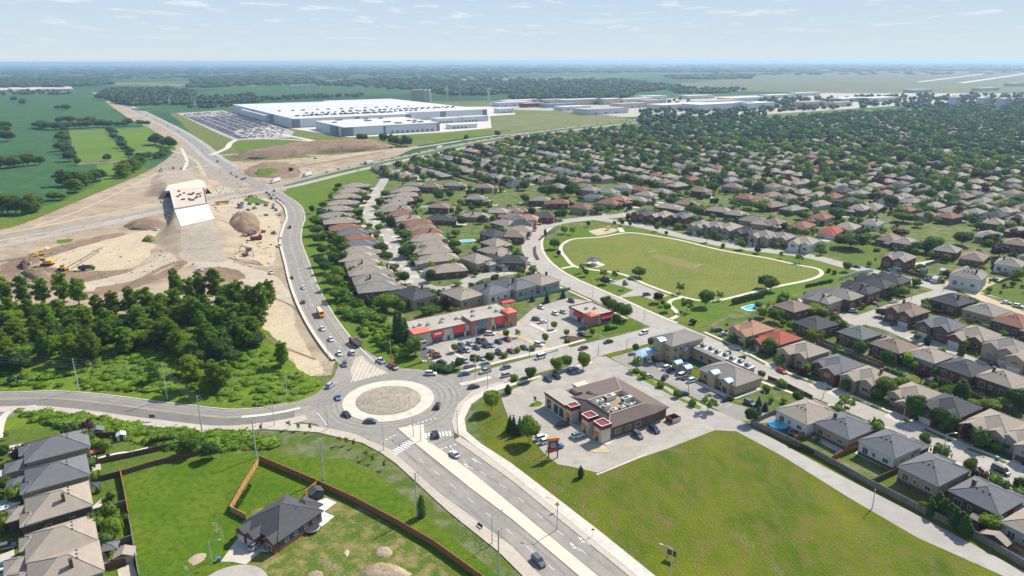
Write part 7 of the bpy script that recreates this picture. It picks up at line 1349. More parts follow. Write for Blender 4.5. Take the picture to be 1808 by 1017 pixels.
for reg,x,y,dx,dy,k,c,lb in (('C2',470,90,30,45,'sedan','white','white sedan descending toward the roundabout, uppermost of three'),('C2',530,165,25,40,'sedan','white','white sedan descending toward the roundabout, middle of three'),('C2',590,266,20,45,'sedan','white','white sedan nearest the roundabout on the curved road'),
    ('C2',678,260,-30,-45,'suv','white','white suv crossing the hatched splitter area'),('C2',627,342,0,40,'suv','grey','dark grey suv entering the roundabout from north'),('C2',527,492,40,-32,'suv','silver','silver blue suv leaving on the west side'),
    ('C2',583,575,4,40,'sedan','pale blue','blue grey car on the left of the roundabout'),('C2',640,698,40,30,'sedan','black','black car at the lower left of the ring'),('C2',810,745,60,4,'sedan','grey','dark grey sedan at the foot of the ring'),
    ('C2',1283,637,12,-40,'suv','black','black suv on the right side of the ring'),('C2',1268,840,-25,-45,'suv','black','black suv on the right zebra crossing'),('C2',1400,980,-50,-40,'sedan','white','white car approaching the roundabout northbound'),
    ('C2',1538,502,50,-10,'sedan','black','black sedan leaving toward the east road'),('C2',1235,408,60,3,'suv','white','white suv on the upper right of the ring'),('C2',1470,411,-50,8,'sedan','blue','bright blue sedan arriving from the east'),
    ('C2',1620,392,-50,15,'pickup','silver','silver pickup behind the blue sedan'),('C2',1763,365,-50,12,'sedan','grey','grey sedan on the far east road lane'),('C2',1772,418,50,-14,'suv','silver','silver suv on the near east road lane'),
    ('D3',188,925,45,45,'suv','grey','dark grey suv southbound at the lower edge'),('C3',503,228,-50,12,'sedan','dark red','dark red car on the east road'),('C3',680,183,-50,12,'sedan','black','black sedan on the east road before the dark red car'),
    ('C3', 930, 120, -50, 14, 'suv', 'white', 'white suv near the park street corner'), ('C3', 200, 293, -50, 14, 'van', 'white', 'white delivery van on the east road'),
    ('B2', 333, 860, -15, -40, 'suv', 'grey', 'grey suv climbing the curved road'), ('B2', 336, 758, 20, 40, 'sedan', 'white', 'white car descending above the grey suv'), ('B2', 252, 688, -12, -40, 'sedan', 'black', 'black car on the curved road'),
    ('B2', 168, 463, 3, 40, 'van', 'white', 'white van high on the curved road'), ('B2', 174, 412, 4, 40, 'sedan', 'silver', 'silver car just above the white van'), ('B2', 240, 330, 5, -40, 'pickup', 'black', 'black truck with red load on the curved road'),
    ('B3',120,586,20,35,'sedan','silver','silver car at the house kerb by the park street'),('B3',160,336,30,-10,'sedan','black','dark car on a driveway near the curve'),('B3',20,436,30,10,'suv','silver','silver suv on a driveway left of the curve'),('B3',120,410,10,-30,'sedan','white','white car beside the planted median'),
    ('B3', 702, 712, 40, -4, 'sedan', 'white', 'white car in the small park lot'), ('B3', 952, 808, 40, -6, 'suv', 'grey', 'dark suv in the small park lot'), ('B3', 808, 218, 30, -12, 'sedan', 'black', 'black car north of the playground'),
    ('C4',95,390,40,22,'sedan','red','bright red car on the residential street'),('C4',430,648,40,-18,'sedan','silver','silver and black car on a pale driveway'),('C4',577,507,40,-18,'sedan','white','white car on the shared driveway'),('C4',530,480,40,-18,'suv','black','black suv beside the white driveway car'),
    ('C4',72,292,40,-18,'suv','black','black suv before the tan house'),('C4',115,308,40,-18,'sedan','white','white sedan before the tan house'),('C4',1548,255,40,10,'suv','black','black suv on the second street driveway'),('C4',1592,350,40,20,'sedan','black','black car on the second street'),('C4',890,55,40,-14,'suv','black','black suv at the cul-de-sac drive'),('C4',1420,215,-40,-10,'sedan','silver','silver car before the gabled house'),
    ('D4',1640,285,45,22,'van','black','black van parked at the lower residential street'),('C3',1457,98,40,-10,'sedan','black','black car on the brick driveway'),('C3',1492,128,40,-10,'sedan','silver','silver car on the brick driveway'),
    ('R',320,665,40,-8,'sedan','dark red','dark red car before the shopfronts'),('R',482,788,50,-12,'suv','white','white suv before the corner tower'),('R',1112,785,40,30,'suv','grey','grey suv behind the restaurant building'),('R',1287,725,40,28,'suv','navy','navy suv behind the restaurant building'),
    ('R',162,190,35,25,'sedan','black','black sedan at the lot edge by the east road'),('R',256,160,35,25,'suv','black','black suv at the lot edge by the east road'),('R',412,108,35,25,'suv','grey','dark grey suv beside the silver car at the lot corner'),('R',460,88,35,25,'sedan','silver','silver sedan at the lot corner by the tree'),
    ('R',100,812,45,-15,'suv','white','white suv beside the green tree, farther one'),('R',150,848,45,-15,'suv','white','white suv beside the green tree, nearer one'),('R',248,915,45,-15,'pickup','blue','blue pickup behind the restaurant sign'),
    ('K',310,455,20,45,'sedan','white','white car leaving the blue canopy'),('K',522,545,40,-15,'suv','white','white suv in the community lot, end space'),('K',568,572,40,-12,'sedan','navy','navy car beside the white suv in community lot'),('K',300,648,40,-14,'sedan','silver','silver car alone in the community lane'),('K',495,662,30,-30,'suv','black','black suv turning in the community lot'),
    ('K',668,612,40,-20,'sedan','blue','blue car in the community lot row'),('K',702,640,40,-20,'van','white','white van in the community lot row'),('K',745,662,40,-20,'sedan','grey','grey car in the community lot row'),('K',820,697,40,-12,'suv','white','white suv ending the community lot row'),('K',715,858,40,-10,'sedan','black','black sedan under the lime tree'),('K',1238,918,45,-10,'suv','black','black suv near the end of the community lot'),('K',1495,965,20,10,'suv','grey','grey vehicle beside the blue spruces'),
    ('P',1050,517,60,2,'suv','white','white suv passing the plaza entry'),('P',848,615,40,25,'sedan','silver','silver sedan in the upper plaza row'),('P',942,595,38,25,'suv','black','black suv in the upper plaza row'),('P',988,585,38,25,'sedan','dark red','dark maroon car in the upper plaza row'),('P',912,655,38,25,'sedan','black','black sedan below the silver sedan'),('P',1005,635,38,25,'suv','black','black suv below the dark maroon car'),('P',1055,630,38,20,'sedan','pale blue','blue grey car in the plaza lot'),
    ('P',1132,596,40,20,'sedan','black','black car alone right of the upper row'),('P',1220,574,40,22,'sedan','dark red','very dark car at the right of the plaza row'),('P',762,630,38,20,'sedan','grey','grey car beside the lime tree islet'),('P',758,685,38,30,'suv','black','black suv beside the lime tree islet'),('P',815,680,38,25,'sedan','silver','pale silver car beside the black suv'),
    ('P',442,692,40,-10,'sedan','grey','grey car behind the plaza sign'),('P',495,717,50,-12,'sedan','red','bright red car behind the plaza sign'),('P',512,748,50,-12,'sedan','black','black car below the bright red car'),('P',568,802,50,8,'sedan','black','black car in the corner of the plaza lot'),('P',800,783,35,30,'sedan','silver','silver car between dark trees in the plaza'),('P',700,812,35,30,'sedan','white','white car behind the leftmost dark tree'),('P',965,760,35,25,'sedan','silver','silver car behind the middle dark tree'),
    ('P',1135,705,30,28,'suv','black','black suv in the lower plaza row'),('P',1255,690,35,20,'sedan','dark red','wine red car in the lower plaza row'),('P',1385,655,35,20,'sedan','black','black sedan in the lower plaza row'),('P',1535,625,45,12,'suv','white','white suv at the right end of lower row'),('P',1510,370,40,5,'suv','grey','grey suv beside the yellow shrub'),('P',1570,397,45,-8,'sedan','white','white car below the grey suv'),('P',1555,250,35,20,'sedan','white','white car behind the plaza end'),
    ('F',455,415,35,22,'sedan','white','white car before the small building, left'),('F',560,395,35,22,'sedan','silver','silver car before the small building, right'),('F',670,250,35,22,'suv','black','black suv behind the small building'),('F',818,622,50,-8,'suv','black','black suv beside the lawn corner'),('F',812,695,40,12,'sedan','black','black sedan beside the plaza flower bed'),
    ('L',45,842,45,-12,'suv','grey','dark suv on the left edge driveway'),('L',52,966,40,-15,'sedan','green','dark green car at the lower left edge'),('L',30,1006,45,-10,'sedan','white','white car at the lower left corner'),('H',370,748,45,-42,'suv','silver','silver suv before the dark-roofed house'),
    ('B4',770,845,40,-2,'sedan','silver','silver car on the cluster driveway'),('B4',890,858,40,-8,'sedan','white','white car on the cluster street'),('B4',600,925,40,2,'suv','silver','silver suv at the turning head'),('B4',875,628,40,-4,'sedan','white','white car before the two-storey brick house, left'),('B4',915,635,40,-4,'sedan','white','white car before the two-storey brick house, right'),('B4',1680,865,45,4,'sedan','white','white car on the dusty track, left'),('B4',1765,890,45,8,'suv','white','white suv on the dusty track, right'),('B4',1610,710,40,14,'suv','black','black suv by the unfinished house'),('B4',1130,705,40,14,'pickup','blue','blue pickup by the board fence'),('B4',625,610,30,5,'sedan','black','dark car on the park edge street')):
    car(*hd(reg, x, y, dx, dy), k, c, lb)
# queues of traffic: groups of look-alikes
qr = random.Random(4)
def queue(C, n_, off, cols, group, jit=1.0, start=0, step=None, flip=False):
    L_ = [0]
    for i in range(1, len(C)): L_.append(L_[-1] + (C[i] - C[i - 1]).length)
    for i in range(n_):
        d = start + (L_[-1] - start) * (i + .5) / n_ + qr.uniform(-jit, jit) if step is None else start + step * i + qr.uniform(-jit, jit)
        if d >= L_[-1] - 1: break
        j = max(q for q in range(len(C)) if L_[q] <= max(d, 0)); j = min(j, len(C) - 2); t_ = (C[j + 1] - C[j]).normalized(); p = C[j] + t_ * (d - L_[j]) + Vector((-t_.y, t_.x)) * off
        k = qr.choice(('sedan', 'suv', 'sedan', 'pickup')); c = qr.choice(cols)
        car(p.x, p.y, math.atan2(t_.y, t_.x) + (pi if flip else 0), k, c, '%s %s in the traffic %s' % (c, {'sedan': 'car', 'suv': 'suv', 'pickup': 'pickup'}[k], group), 'traffic ' + group, lod=1)
CL = ['white', 'silver', 'grey', 'black', 'navy', 'blue', 'dark red', 'white', 'black']
for i, (x, y) in enumerate(((925, 247), (990, 232), (945, 265), (965, 298), (992, 266), (1010, 300), (1035, 315), (1065, 340), (985, 350), (980, 378), (1005, 397), (1040, 437), (715, 132), (668, 112), (640, 95), (620, 80), (960, 285))):
    c = ['black','grey','black','black','white','black','red','silver','silver','black','green','silver','black','black','white','grey','silver'][i]; car(*hd('X',x,y,30,22),qr.choice(('sedan','suv')),c,'%s car queuing at the highway junction' % c,'cars queuing at the junction',lod=1)
i0 = 50
queue(hwl1[52:96], 44, 2.2, CL, 'on the far highway lanes')
queue(hwl2[54:100], 16, -1.5, CL, 'on the near highway lanes', 12)
queue([p for p in north[66:]][:52], 18, 2.0, CL, 'on the road toward the factory', 14)
# near driveways
hr = random.Random(8)
# factory lot: more cars than one could count individually
b_ = MB(); LOT = [G(*p) for p in ((320, 202), (392, 197), (450, 212), (508, 231), (505, 241), (420, 246), (390, 236))]; cmk = ['car_white', 'car_silver', 'car_grey', 'car_black', 'car_navy', 'car_blue', 'car_dark red']
sA = [v[0] * E1.x + v[1] * E1.y for v in LOT]; tA = [v[0] * E2.x + v[1] * E2.y for v in LOT]; s_ = min(sA)
while s_ < max(sA):
    t_ = min(tA)
    while t_ < max(tA):
        x, y = E1.x * s_ + E2.x * t_, E1.y * s_ + E2.y * t_
        if inside((x, y), LOT) and hr.random() < (.8 if sin(x * .02) + sin(y * .013) > -.4 else .15):
            m = hr.randrange(7); f = lambda a, c: (x + E1.x * a + E2.x * c, y + E1.y * a + E2.y * c)
            b_.prism([f(-2.3, -.9), f(2.3, -.9), f(2.3, .9), f(-2.3, .9)], .3, 1.0, m); b_.prism([f(-1.5, -.75), f(1.0, -.75), f(1.0, .75), f(-1.5, .75)], 1.0, 1.5, 3, m)
        t_ += 3.4
    s_ += 9 if int(s_ / 9) % 2 else 6.5
tag(link('lot_cars', b_.mesh('lot_cars', cmk)), 'hundreds of tiny parked cars in the factory lot', 'cars', None, 'stuff')
# trucks
def semi(x, y, ang, col, label, tank=False, group=None):
    o = empty('semi_truck', (x, y, .14), ang, label, 'truck', group)
    b_ = MB(); b_.box(4.6,6.6,-1.2,1.2,.7,3.2,0); b_.box(6.6,7.9,-1.1,1.1,.7,2.0,0); b_.add([(6.6,-1.1,2.0),(7.0,-1.05,2.0),(6.61,-1.1,3.0),(6.6,1.1,2.0),(7.0,1.05,2.0),(6.61,1.1,3.0)],[(1,4,5,2),(0,1,2),(3,5,4)],1); part('cab',b_,['car_' + col,'glass'],o)
    b_ = MB(); b_.box(-8.5, 4.2, -1.28, 1.28, 1.15, 4.0, 0); b_.box(-8.5, 4.2, -1.3, -1.285, 3.8, 4.02, 1); part('trailer', b_, ['car_white', 'steel'], o)
    for wx in (7.1, 4.8, 3.4, -6, -7.3):
        for wy in (-1.05, 1.05): b_ = MB(); b_.tube((wx, wy - .18, .5), (wx, wy + .18, .5), .5, n=12); part('wheel', b_, ['tyre'], o)
for x, y, c, lb in ((1000, 150, 'white', 'white semi trailer truck at the highway junction'), ): car_ = semi(*hd('X', x, y + 6, -40, 12), c, lb)
semi(*hd('Q',515,548,-60,18),'silver','white semi trailer truck second in the highway queue'); semi(*hd('Q',1355,372,-60,12),'white','white semi trailer truck far along the highway'); semi(*hd('Q',905,470,-60,12),'blue','blue cab truck in the highway queue')
def dump(x, y, ang, label, cabm, bedm):
    o = empty('dump_truck', (x, y, .14), ang, label, 'truck')
    b_ = MB(); b_.box(1.9, 3.4, -1.2, 1.2, .7, 2.8, 0); b_.box(3.4, 4.6, -1.1, 1.1, .7, 1.9, 0); part('cab', b_, [cabm], o); bx('windscreen', (3.38, 3.44, -1.05, 1.05, 1.95, 2.65), ['glass'], o)
    b_ = MB(); V = [(-4.4,-1.1,1.2),(1.6,-1.1,1.2),(1.6,1.1,1.2),(-4.4,1.1,1.2),(-4.6,-1.3,2.7),(1.7,-1.3,2.9),(1.7,1.3,2.9),(-4.6,1.3,2.7),(-4.4,-1.1,2.6),(1.5,-1.1,2.8),(1.5,1.1,2.8),(-4.4,1.1,2.6),(-4.2,-.9,1.5),(1.4,-.9,1.5),(1.4,.9,1.5),(-4.2,.9,1.5)]
    b_.add(V, [(0, 1, 5, 4), (1, 2, 6, 5), (2, 3, 7, 6), (3, 0, 4, 7), (4, 5, 9, 8), (5, 6, 10, 9), (6, 7, 11, 10), (7, 4, 8, 11), (8, 9, 13, 12), (9, 10, 14, 13), (10, 11, 15, 14), (11, 8, 12, 15), (12, 13, 14, 15)]); part('dump_bed', b_, [bedm], o)
    bx('frame', (-4.3, 4.2, -.5, .5, .6, 1.15), ['dark_metal'], o)
    for wx in (3.6, -1.2, -2.6):
        for wy in (-1.05, 1.05): b_ = MB(); b_.tube((wx, wy - .2, .5), (wx, wy + .2, .5), .52, n=12); part('wheel', b_, ['tyre'], o)
dump(*hd('C2',705,195,-40,-26),'dump truck with dark red cab and grey bed near the roundabout','maroon','flat_roof'); dump(*hd('X',700,372,30,12),'blue dump truck parked beside the site road','blue_metal','gunmetal'); dump(*hd('E',1390,515,60,-5),'olive articulated dump truck in the sandy basin','rough_grass','gunmetal')
x, y, a = hd('C2', 880, 318, -40, -26); car(x, y, a, 'pickup', 'white', 'white pickup truck towing a flat equipment trailer')
x,y,a = hd('C2',962,355,-40,-22); o = empty('equipment_trailer',(x,y,.14),a,'long flat trailer loaded with equipment behind the white pickup','trailer'); bx('deck',(-4,3,-1.1,1.1,.6,.8),['flat_roof'],o); bx('drawbar',(3,5,-.1,.1,.55,.7),['dark_metal'],o); b_ = MB(); b_.box(-2.4,0,-.8,.8,.82,1.6); b_.box(.6,2.2,-.6,.6,.82,1.3); part('load',b_,['maroon'],o)
for wx in (-1.4, -2.4):
    for wy in (-1, 1): b_ = MB(); b_.tube((wx, wy - .1, .36), (wx, wy + .1, .36), .36, n=10); part('wheel', b_, ['tyre'], o)
x, y, a = hd('B2', 455, 948, 25, 40); o = empty('school_bus', (x, y, .14), a, 'orange yellow school bus on the curved road', 'bus')
b_ = MB(); loft(b_, [(-5, cs_body(1.2, .5, 2.9, .3)), (3.4, cs_body(1.2, .5, 3.0, .3)), (3.6, cs_body(1.15, .5, 2.9, .3)), (3.8, cs_body(1.1, .5, 1.7)), (5, cs_body(1.0, .5, 1.5))]); part('body', b_, ['car_orange'], o)
for s_ in (-1.215, 1.205): bx('side_windows', (-4.7, 3.2, s_, s_ + .01, 1.75, 2.45), ['glass'], o)
bx('windscreen', (3.81, 3.84, -.95, .95, 1.8, 2.6), ['glass'], o); bx('roof_panel', (-4.2, 2.8, -.7, .7, 3.0, 3.04), ['white_paint'], o)
for wx in (3.4, -2.8):
    for wy in (-1.05, 1.05): b_ = MB(); b_.tube((wx, wy - .17, .5), (wx, wy + .17, .5), .5, n=12); part('wheel', b_, ['tyre'], o)
def excavator(x, y, ang, m, label, s_=1.0, bucket=1):
    o = empty('excavator', (x, y, .1), ang, label, 'excavator', None, (s_,) * 3)
    for yy in (-1.5,1.0): b_ = MB(); loft(b_,[(-2.2,[(yy,.3),(yy + .5,.3),(yy + .5,.7),(yy,.7)]),(-1.8,[(yy,0),(yy + .5,0),(yy + .5,1),(yy,1)]),(1.8,[(yy,0),(yy + .5,0),(yy + .5,1),(yy,1)]),(2.2,[(yy,.3),(yy + .5,.3),(yy + .5,.7),(yy,.7)])]); part('track',b_,['dark_metal'],o)
    bx('engine_housing', (-2.8, 1.2, -1.35, 1.35, 1.1, 2.3), [m], o); b_ = MB(); b_.box(.2, 1.8, .25, 1.3, 2.3, 3.2, 1); b_.box(.15, 1.85, .2, 1.35, 3.2, 3.3, 0); part('cab', b_, [m, 'glass'], o)
    b_ = MB(); b_.tube((1.2, -.3, 2), (4.6, -.3, 5), .38, .3, 4); b_.tube((4.6, -.3, 5), (6.6, -.3, 4.2), .3, .25, 4); part('boom', b_, [m], o)
    b_ = MB(); b_.tube((6.6, -.3, 4.3), (7.6, -.3, 1.4), .26, .2, 4); part('stick', b_, [m], o)
    b_ = MB(); b_.box(6.9, 8.0, -.9, .3, .3, 1.3); part('bucket', b_, ['steel'], o)
excavator(*hd('E', 760, 440, -60, 0), 'car_yellow', 'big yellow excavator with raised arm digging at the left', 1.5); excavator(*hd('E', 640, 285, 60, -12), 'car_yellow', 'smaller yellow excavator behind the big one', .9)
excavator(*hd('X',770,740,-40,8),'car_brown','brown excavator in the sandy yard, upper',.8); excavator(*hd('X',745,785,40,2),'car_brown','brown excavator in the sandy yard, lower',.8); excavator(*hd('X',20,60,30,20),'car_yellow','yellow excavator far beyond the bridge',1.1); excavator(*hd('X',895,585,-30,4),'car_brown','small tan excavator beside the red rig',.7)
def loader(x, y, ang, m, label, s_=1.0):
    o = empty('wheel_loader', (x, y, .1), ang, label, 'loader', None, (s_,) * 3); bx('body', (-2.6, .4, -1, 1, .9, 1.9), [m], o); b_ = MB(); b_.box(-.4, .8, -.75, .75, 1.9, 2.8, 1); b_.box(-.45, .85, -.8, .8, 2.8, 2.9, 0); part('cab', b_, [m, 'glass'], o)
    b_ = MB(); b_.tube((.6, -.6, 1.2), (2.6, -.6, .8), .15, n=4); b_.tube((.6, .6, 1.2), (2.6, .6, .8), .15, n=4); part('lift_arm', b_, [m], o); bx('bucket', (2.5, 3.3, -1.3, 1.3, .2, 1.1), ['steel'], o)
    for wx in (-1.7, 1.3):
        for wy in (-1.1, 1.1): b_ = MB(); b_.tube((wx, wy - .3, .7), (wx, wy + .3, .7), .7, n=12); part('wheel', b_, ['tyre'], o)
loader(*hd('E',1010,520,-60,-8),'car_yellow','yellow loader behind the big excavator',1.2); loader(*hd('X',728,625,-30,4),'car_yellow','yellow loader left of the red rig'); loader(*hd('X',822,382,30,8),'car_yellow','small yellow loader on the site road',.8); loader(*hd('X',988,597,20,5),'car_brown','small brown loader by the curved road',.8)
x, y, a = hd('X', 835, 648, 40, -4); o = empty('drilling_rig', (x, y, .1), a, 'dark red drilling rig on tracks', 'rig'); bx('body', (-4, 4, -1.4, 1.4, 1, 2.8), ['car_dark red'], o); bx('cab', (2, 3.8, -1.2, 1.2, 2.8, 3.8), ['car_dark red'], o)
for yy in (-1.7, 1.1): bx('track', (-3.6, 3.6, yy, yy + .6, 0, 1), ['dark_metal'], o)
x, y, a = hd('X', 800, 605, 40, -14); o = empty('site_truck', (x, y, .1), a, 'dark lorry behind the red rig', 'truck'); bx('bed', (-4, 2, -1.2, 1.2, .8, 2.2), ['gunmetal'], o); bx('cab', (2.2, 4, -1.2, 1.2, .7, 2.9), ['car_red'], o)
for wx in (-3, -1.6, 3):
    for wy in (-1.05, 1.05): b_ = MB(); b_.tube((wx, wy - .2, .5), (wx, wy + .2, .5), .5, n=10); part('wheel', b_, ['tyre'], o)
x,y,a = hd('X',545,340,40,-4); o = empty('yellow_site_trailer',(x,y,.1),a,'long yellow site trailer beside the bridge','trailer'); bx('body',(-6,6,-1.3,1.3,.9,2.9),['car_yellow'],o); bx('window_strip',(-5,5,-1.33,-1.31,1.8,2.4),['glass'],o)
for wx in (-4, 4):
    for wy in (-1.05, 1.05): b_ = MB(); b_.tube((wx, wy - .2, .5), (wx, wy + .2, .5), .5, n=10); part('wheel', b_, ['tyre'], o)
for reg,x,y,dx,dy,k,c,lb in (('X',965,935,10,25,'pickup','white','white pickup on the sandy yard by the curve'),('X',345,918,30,-4,'pickup','white','white pickup behind the tallest poplars'),('X',40,328,30,-8,'van','white','white van beside the bridge on the highway'),('X',780,345,30,5,'sedan','black','black car on the site road, left'),('X',850,347,30,5,'suv','black','black suv on the site road, middle'),('X',920,356,30,5,'sedan','black','black car on the site road, right'),('X',720,340,30,5,'suv','silver','silver suv on the site road'),('X',770,395,30,5,'sedan','pale blue','pale blue car on the dirt verge'),('X',925,440,30,3,'sedan','silver','silver car on the dirt verge'),('X',130,38,20,-20,'pickup','black','black pickup beyond the bridge, left'),('X',197,42,20,-20,'pickup','grey','grey pickup beyond the bridge, right'),('X',302,100,20,5,'suv','black','black suv beyond the bridge'),('B1',1105,348,20,3,'suv','white','small white site vehicle near the ramp'),('A2',420,722,30,-3,'suv','black','black vehicle below the long berm')):
    car(*hd(reg, x, y, dx, dy), k, c, lb)
# materials on the bridge deck
for i in range(16):
    x, y = qr.uniform(150, 360), qr.uniform(225, 310); g = Z('X', x, y, 7); o = empty('material_stack', (*g, 7.0), qr.uniform(0, 3), 'stack of building material on the bridge deck', 'material stack', 'material stacks on the bridge deck')
    b_ = MB(); s_ = qr.uniform(.8, 1.8)
    for k in range(3): b_.box(-s_, s_, -s_ * .5, s_ * .5, k * .42, k * .42 + .36, 0)
    part('stack', b_, [qr.choice(('gunmetal', 'wood_gold', 'wood_brown', 'dark_metal'))], o)
b_ = MB(); rs = random.Random(9); SB = [(330, 445, 120, 60), (110, 470, 110, 40), (395, 345, 60, 20), (440, 440, 50, 40), (60, 500, 60, 15), (350, 360, 60, 40), (320, 285, 60, 25), (480, 300, 120, 20)]
for cx_, cy_, wx, wy in SB:
    for i in range(115):
        x, y = G(cx_ + rs.gauss(0, wx * .5), min(660, cy_ + rs.gauss(0, wy * .5))); r_ = rs.uniform(.12, .6) * (1 + y / 700); k = 5; ph = rs.random() * 6; m = rs.choice((0, 1, 1, 2, 2))
        if math.hypot(x - RB.x, y - RB.y) < 40 or not off_road(x, y, 1.5): continue
        b_.add([(x + r_ * cos(ph + 2 * pi * j / k) * 1.4,y + r_ * sin(ph + 2 * pi * j / k),.05) for j in range(k)] + [(x + r_ * .4 * cos(ph + 2 * pi * j / k),y + r_ * .4 * sin(ph + 2 * pi * j / k),r_ * .6 + .1) for j in range(k)],[(j,(j + 1) % k,k + (j + 1) % k,k + j) for j in range(k)] + [tuple(range(k,2 * k))],m)
tag(link('rubble', b_.mesh('rubble', ['brown_dirt', 'dirt', 'pale_dirt'])), 'clods and rubble strewn over the construction ground', 'rubble', None, 'stuff')
for i in range(22):
    cx_, cy_ = ((330 + rs.uniform(-25, 40), 408 + rs.uniform(-15, 10)), (450 + rs.uniform(-15, 20), 352 + rs.uniform(-8, 6)), (300 + rs.uniform(-10, 10), 390 + rs.uniform(-8, 10)))[i % 3]
    x, y = G(cx_, cy_); o = empty('material_stack', (x, y, .1 if i % 3 else .1), rs.uniform(0, 3), 'small stack of formwork near the bridge', 'material stack', 'formwork stacks near the bridge'); b_ = MB(); s_ = rs.uniform(.8, 2)
    for k in range(3): b_.box(-s_, s_, -s_ * .35, s_ * .35, k * .35, k * .35 + .3, 0)
    part('stack', b_, [rs.choice(('gunmetal', 'wood_brown', 'dark_metal', 'trim', 'wood_gold'))], o)
# traffic barrels on the highway works
for i in range(26):
    f = i / 25; px,py = 10 + 430 * f,437 - 92 * f + (3 if i % 2 else -6); x,y = G(px,py); o = empty('traffic_barrel',(x,y,.15),0,'orange and white traffic barrel along the highway works','barrel','traffic barrels'); b_ = MB(); b_.tube((0,0,0),(0,0,.45),.3,.27,10,0); b_.tube((0,0,.45),(0,0,.65),.27,.26,10,1); b_.tube((0,0,.65),(0,0,1.1),.26,.2,10,0); part('barrel',b_,['signal_orange','white_paint'],o)

# ------------------------------------------------------------------ POLES, LAMPS, SIGNS
def pole(reg, x, y, h, label):
    gx, gy = Z(reg, x, y); o = empty('utility_pole', (gx, gy, 0), TH, label, 'utility pole', 'utility poles by the west and south roads'); b_ = MB(); b_.tube((0, 0, -.2), (0, 0, h), .24, .15, 10); part('shaft', b_, ['pole_concrete'], o)
    for z in (h - .4, h - 1.6, h - 2.8): b_ = MB(); b_.tube((-.1, 0, z), (.9, 0, z + .15), .05, n=5); b_.tube((.9, 0, z), (.9, 0, z + .4), .09, n=6); part('insulator_arm', b_, ['steel'], o)
    return Vector((gx, gy))
PP = [pole('C1',-330,420,13,'concrete utility pole beyond the left edge'),pole('C1',557,515,13,'concrete utility pole by the west road, leftmost'),pole('C1',1183,580,14.5,'concrete utility pole by the west road, before the dense trees'),pole('C1',1430,820,14,'concrete utility pole on the boulevard where wires bend'),pole('D1',1812,178,13.5,'concrete utility pole above the orange fence'),pole('D2',480,338,14,'concrete utility pole behind the long orange fence'),pole('D2',1138,597,14,'concrete utility pole beside the slim dark tree'),pole('D2',1715,1030,14,'concrete utility pole at the lower edge')]
for k in range(4):
    b_ = MB()
    for i in range(len(PP) - 1):
        h = 13.0 - k * 1.2; p, q = PP[i], PP[i + 1]; prev = None
        for j in range(13):
            f = j / 12; v = p + (q - p) * f; z = h - 1.0 * 4 * f * (1 - f); cur = (v.x + E1.x * .9, v.y + E1.y * .9, z)
            if prev: b_.tube(prev, cur, .03, n=4)
            prev = cur
    tag(link('power_line', b_.mesh('wire', ['steel'])), 'power line strung between utility poles, %s from top' % ORD[k], 'power line')
def lamp(reg, x, y, h, d, label, grp='street lamps round the roundabout', tall=True):
    gx, gy = Z(reg, x, y); a = math.atan2(d[1], d[0]); o = empty('street_lamp', (gx, gy, 0), a, label, 'street lamp', grp); b_ = MB(); b_.tube((0, 0, -.1), (0, 0, h), .15, .09, 8); part('shaft', b_, ['pole_concrete'], o)
    if tall: b_ = MB(); b_.tube((0, 0, h - .3), (1.0, 0, h + .2), .06, n=6); b_.tube((1.0, 0, h + .2), (2.6, 0, h + .35), .05, n=6); part('arm', b_, ['steel'], o); b_ = MB(); b_.box(2.4, 3.2, -.17, .17, h + .27, h + .42); part('lamp_head', b_, ['steel'], o)
    else: b_ = MB(); b_.tube((0, 0, h), (0, 0, h + .35), .22, .1, 8); part('lamp_head', b_, ['head_lamp'], o)
def toward(reg, x, y): g = Vector(Z(reg, x, y)); v = RB - g; return (v.x, v.y)
for i, (x, y) in enumerate(((132, 765), (224, 582), (510, 795), (903, 940), (1112, 845), (1165, 878), (1424, 832), (1637, 510), (1550, 445), (955, 320), (1245, 380), (488, 472), (515, 330), (1735, 700))):
    lamp('C2', x, y, 9.5 if i not in (4, 5) else 7, toward('C2', x, y), 'pale street lamp near the roundabout, %s in its ring' % ORD[i], None)
for i, (r_, x, y) in enumerate((('B2', 480, 880), ('B2', 385, 688), ('B2', 325, 590), ('D2', 1668, 790), ('D3', 318, 690), ('D3', 1118, 1040))):
    g = Vector(Z(r_, x, y)); lamp(r_, x, y, 9, (-1, .4) if r_ != 'D2' else (1, .5), 'pale street lamp by the %s, %s' % ('curved road' if i < 3 else 'south road', ORD[i % 3]), None)
for i,(r_,x,y) in enumerate((('B3',137,692),('B3',272,690),('B3',570,820),('B3',932,985),('F',350,625),('F',1025,970),('F',1403,910),('C4',390,572),('C4',955,720),('D4',1240,130),('B4',1010,840),('B4',470,560),('R',155,960),('P',910,560),('P',1440,730),('P',905,860),('K',770,820),('K',1650,1000),('D1',1495,910),('D4',735,540),('B4',1235,780))):
    lamp(r_, x, y, 6, (1, 0), 'thin grey lamp post in the estate, %s in its group' % ORD[i], None, i % 3 == 0)
# plaza pylon sign
g = Z('C2', 1188, 312); o = empty('plaza_sign', (*g, 0), TH, 'tall white plaza sign with stacked shop panels', 'sign')
b_ = MB(); b_.box(-.9,.9,-1.2,1.2,-.05,.3); part('base',b_,['concrete'],o); bx('post',(-.2,.2,-.8,-.6,.3,3),['pole_concrete'],o); bx('post',(-.2,.2,.6,.8,.3,3),['pole_concrete'],o); bx('cabinet',(-1.2,1.2,-.3,.3,2.6,9.2),['white_door'],o)
for k, (z, m) in enumerate(((7.9, 'red_awning'), (6.5, 'pole_concrete'), (5.2, 'gunmetal'), (3.9, 'trim'))): bx('sign_panel', (-1.05, 1.05, -.34, -.305, z, z + 1), [m], o)
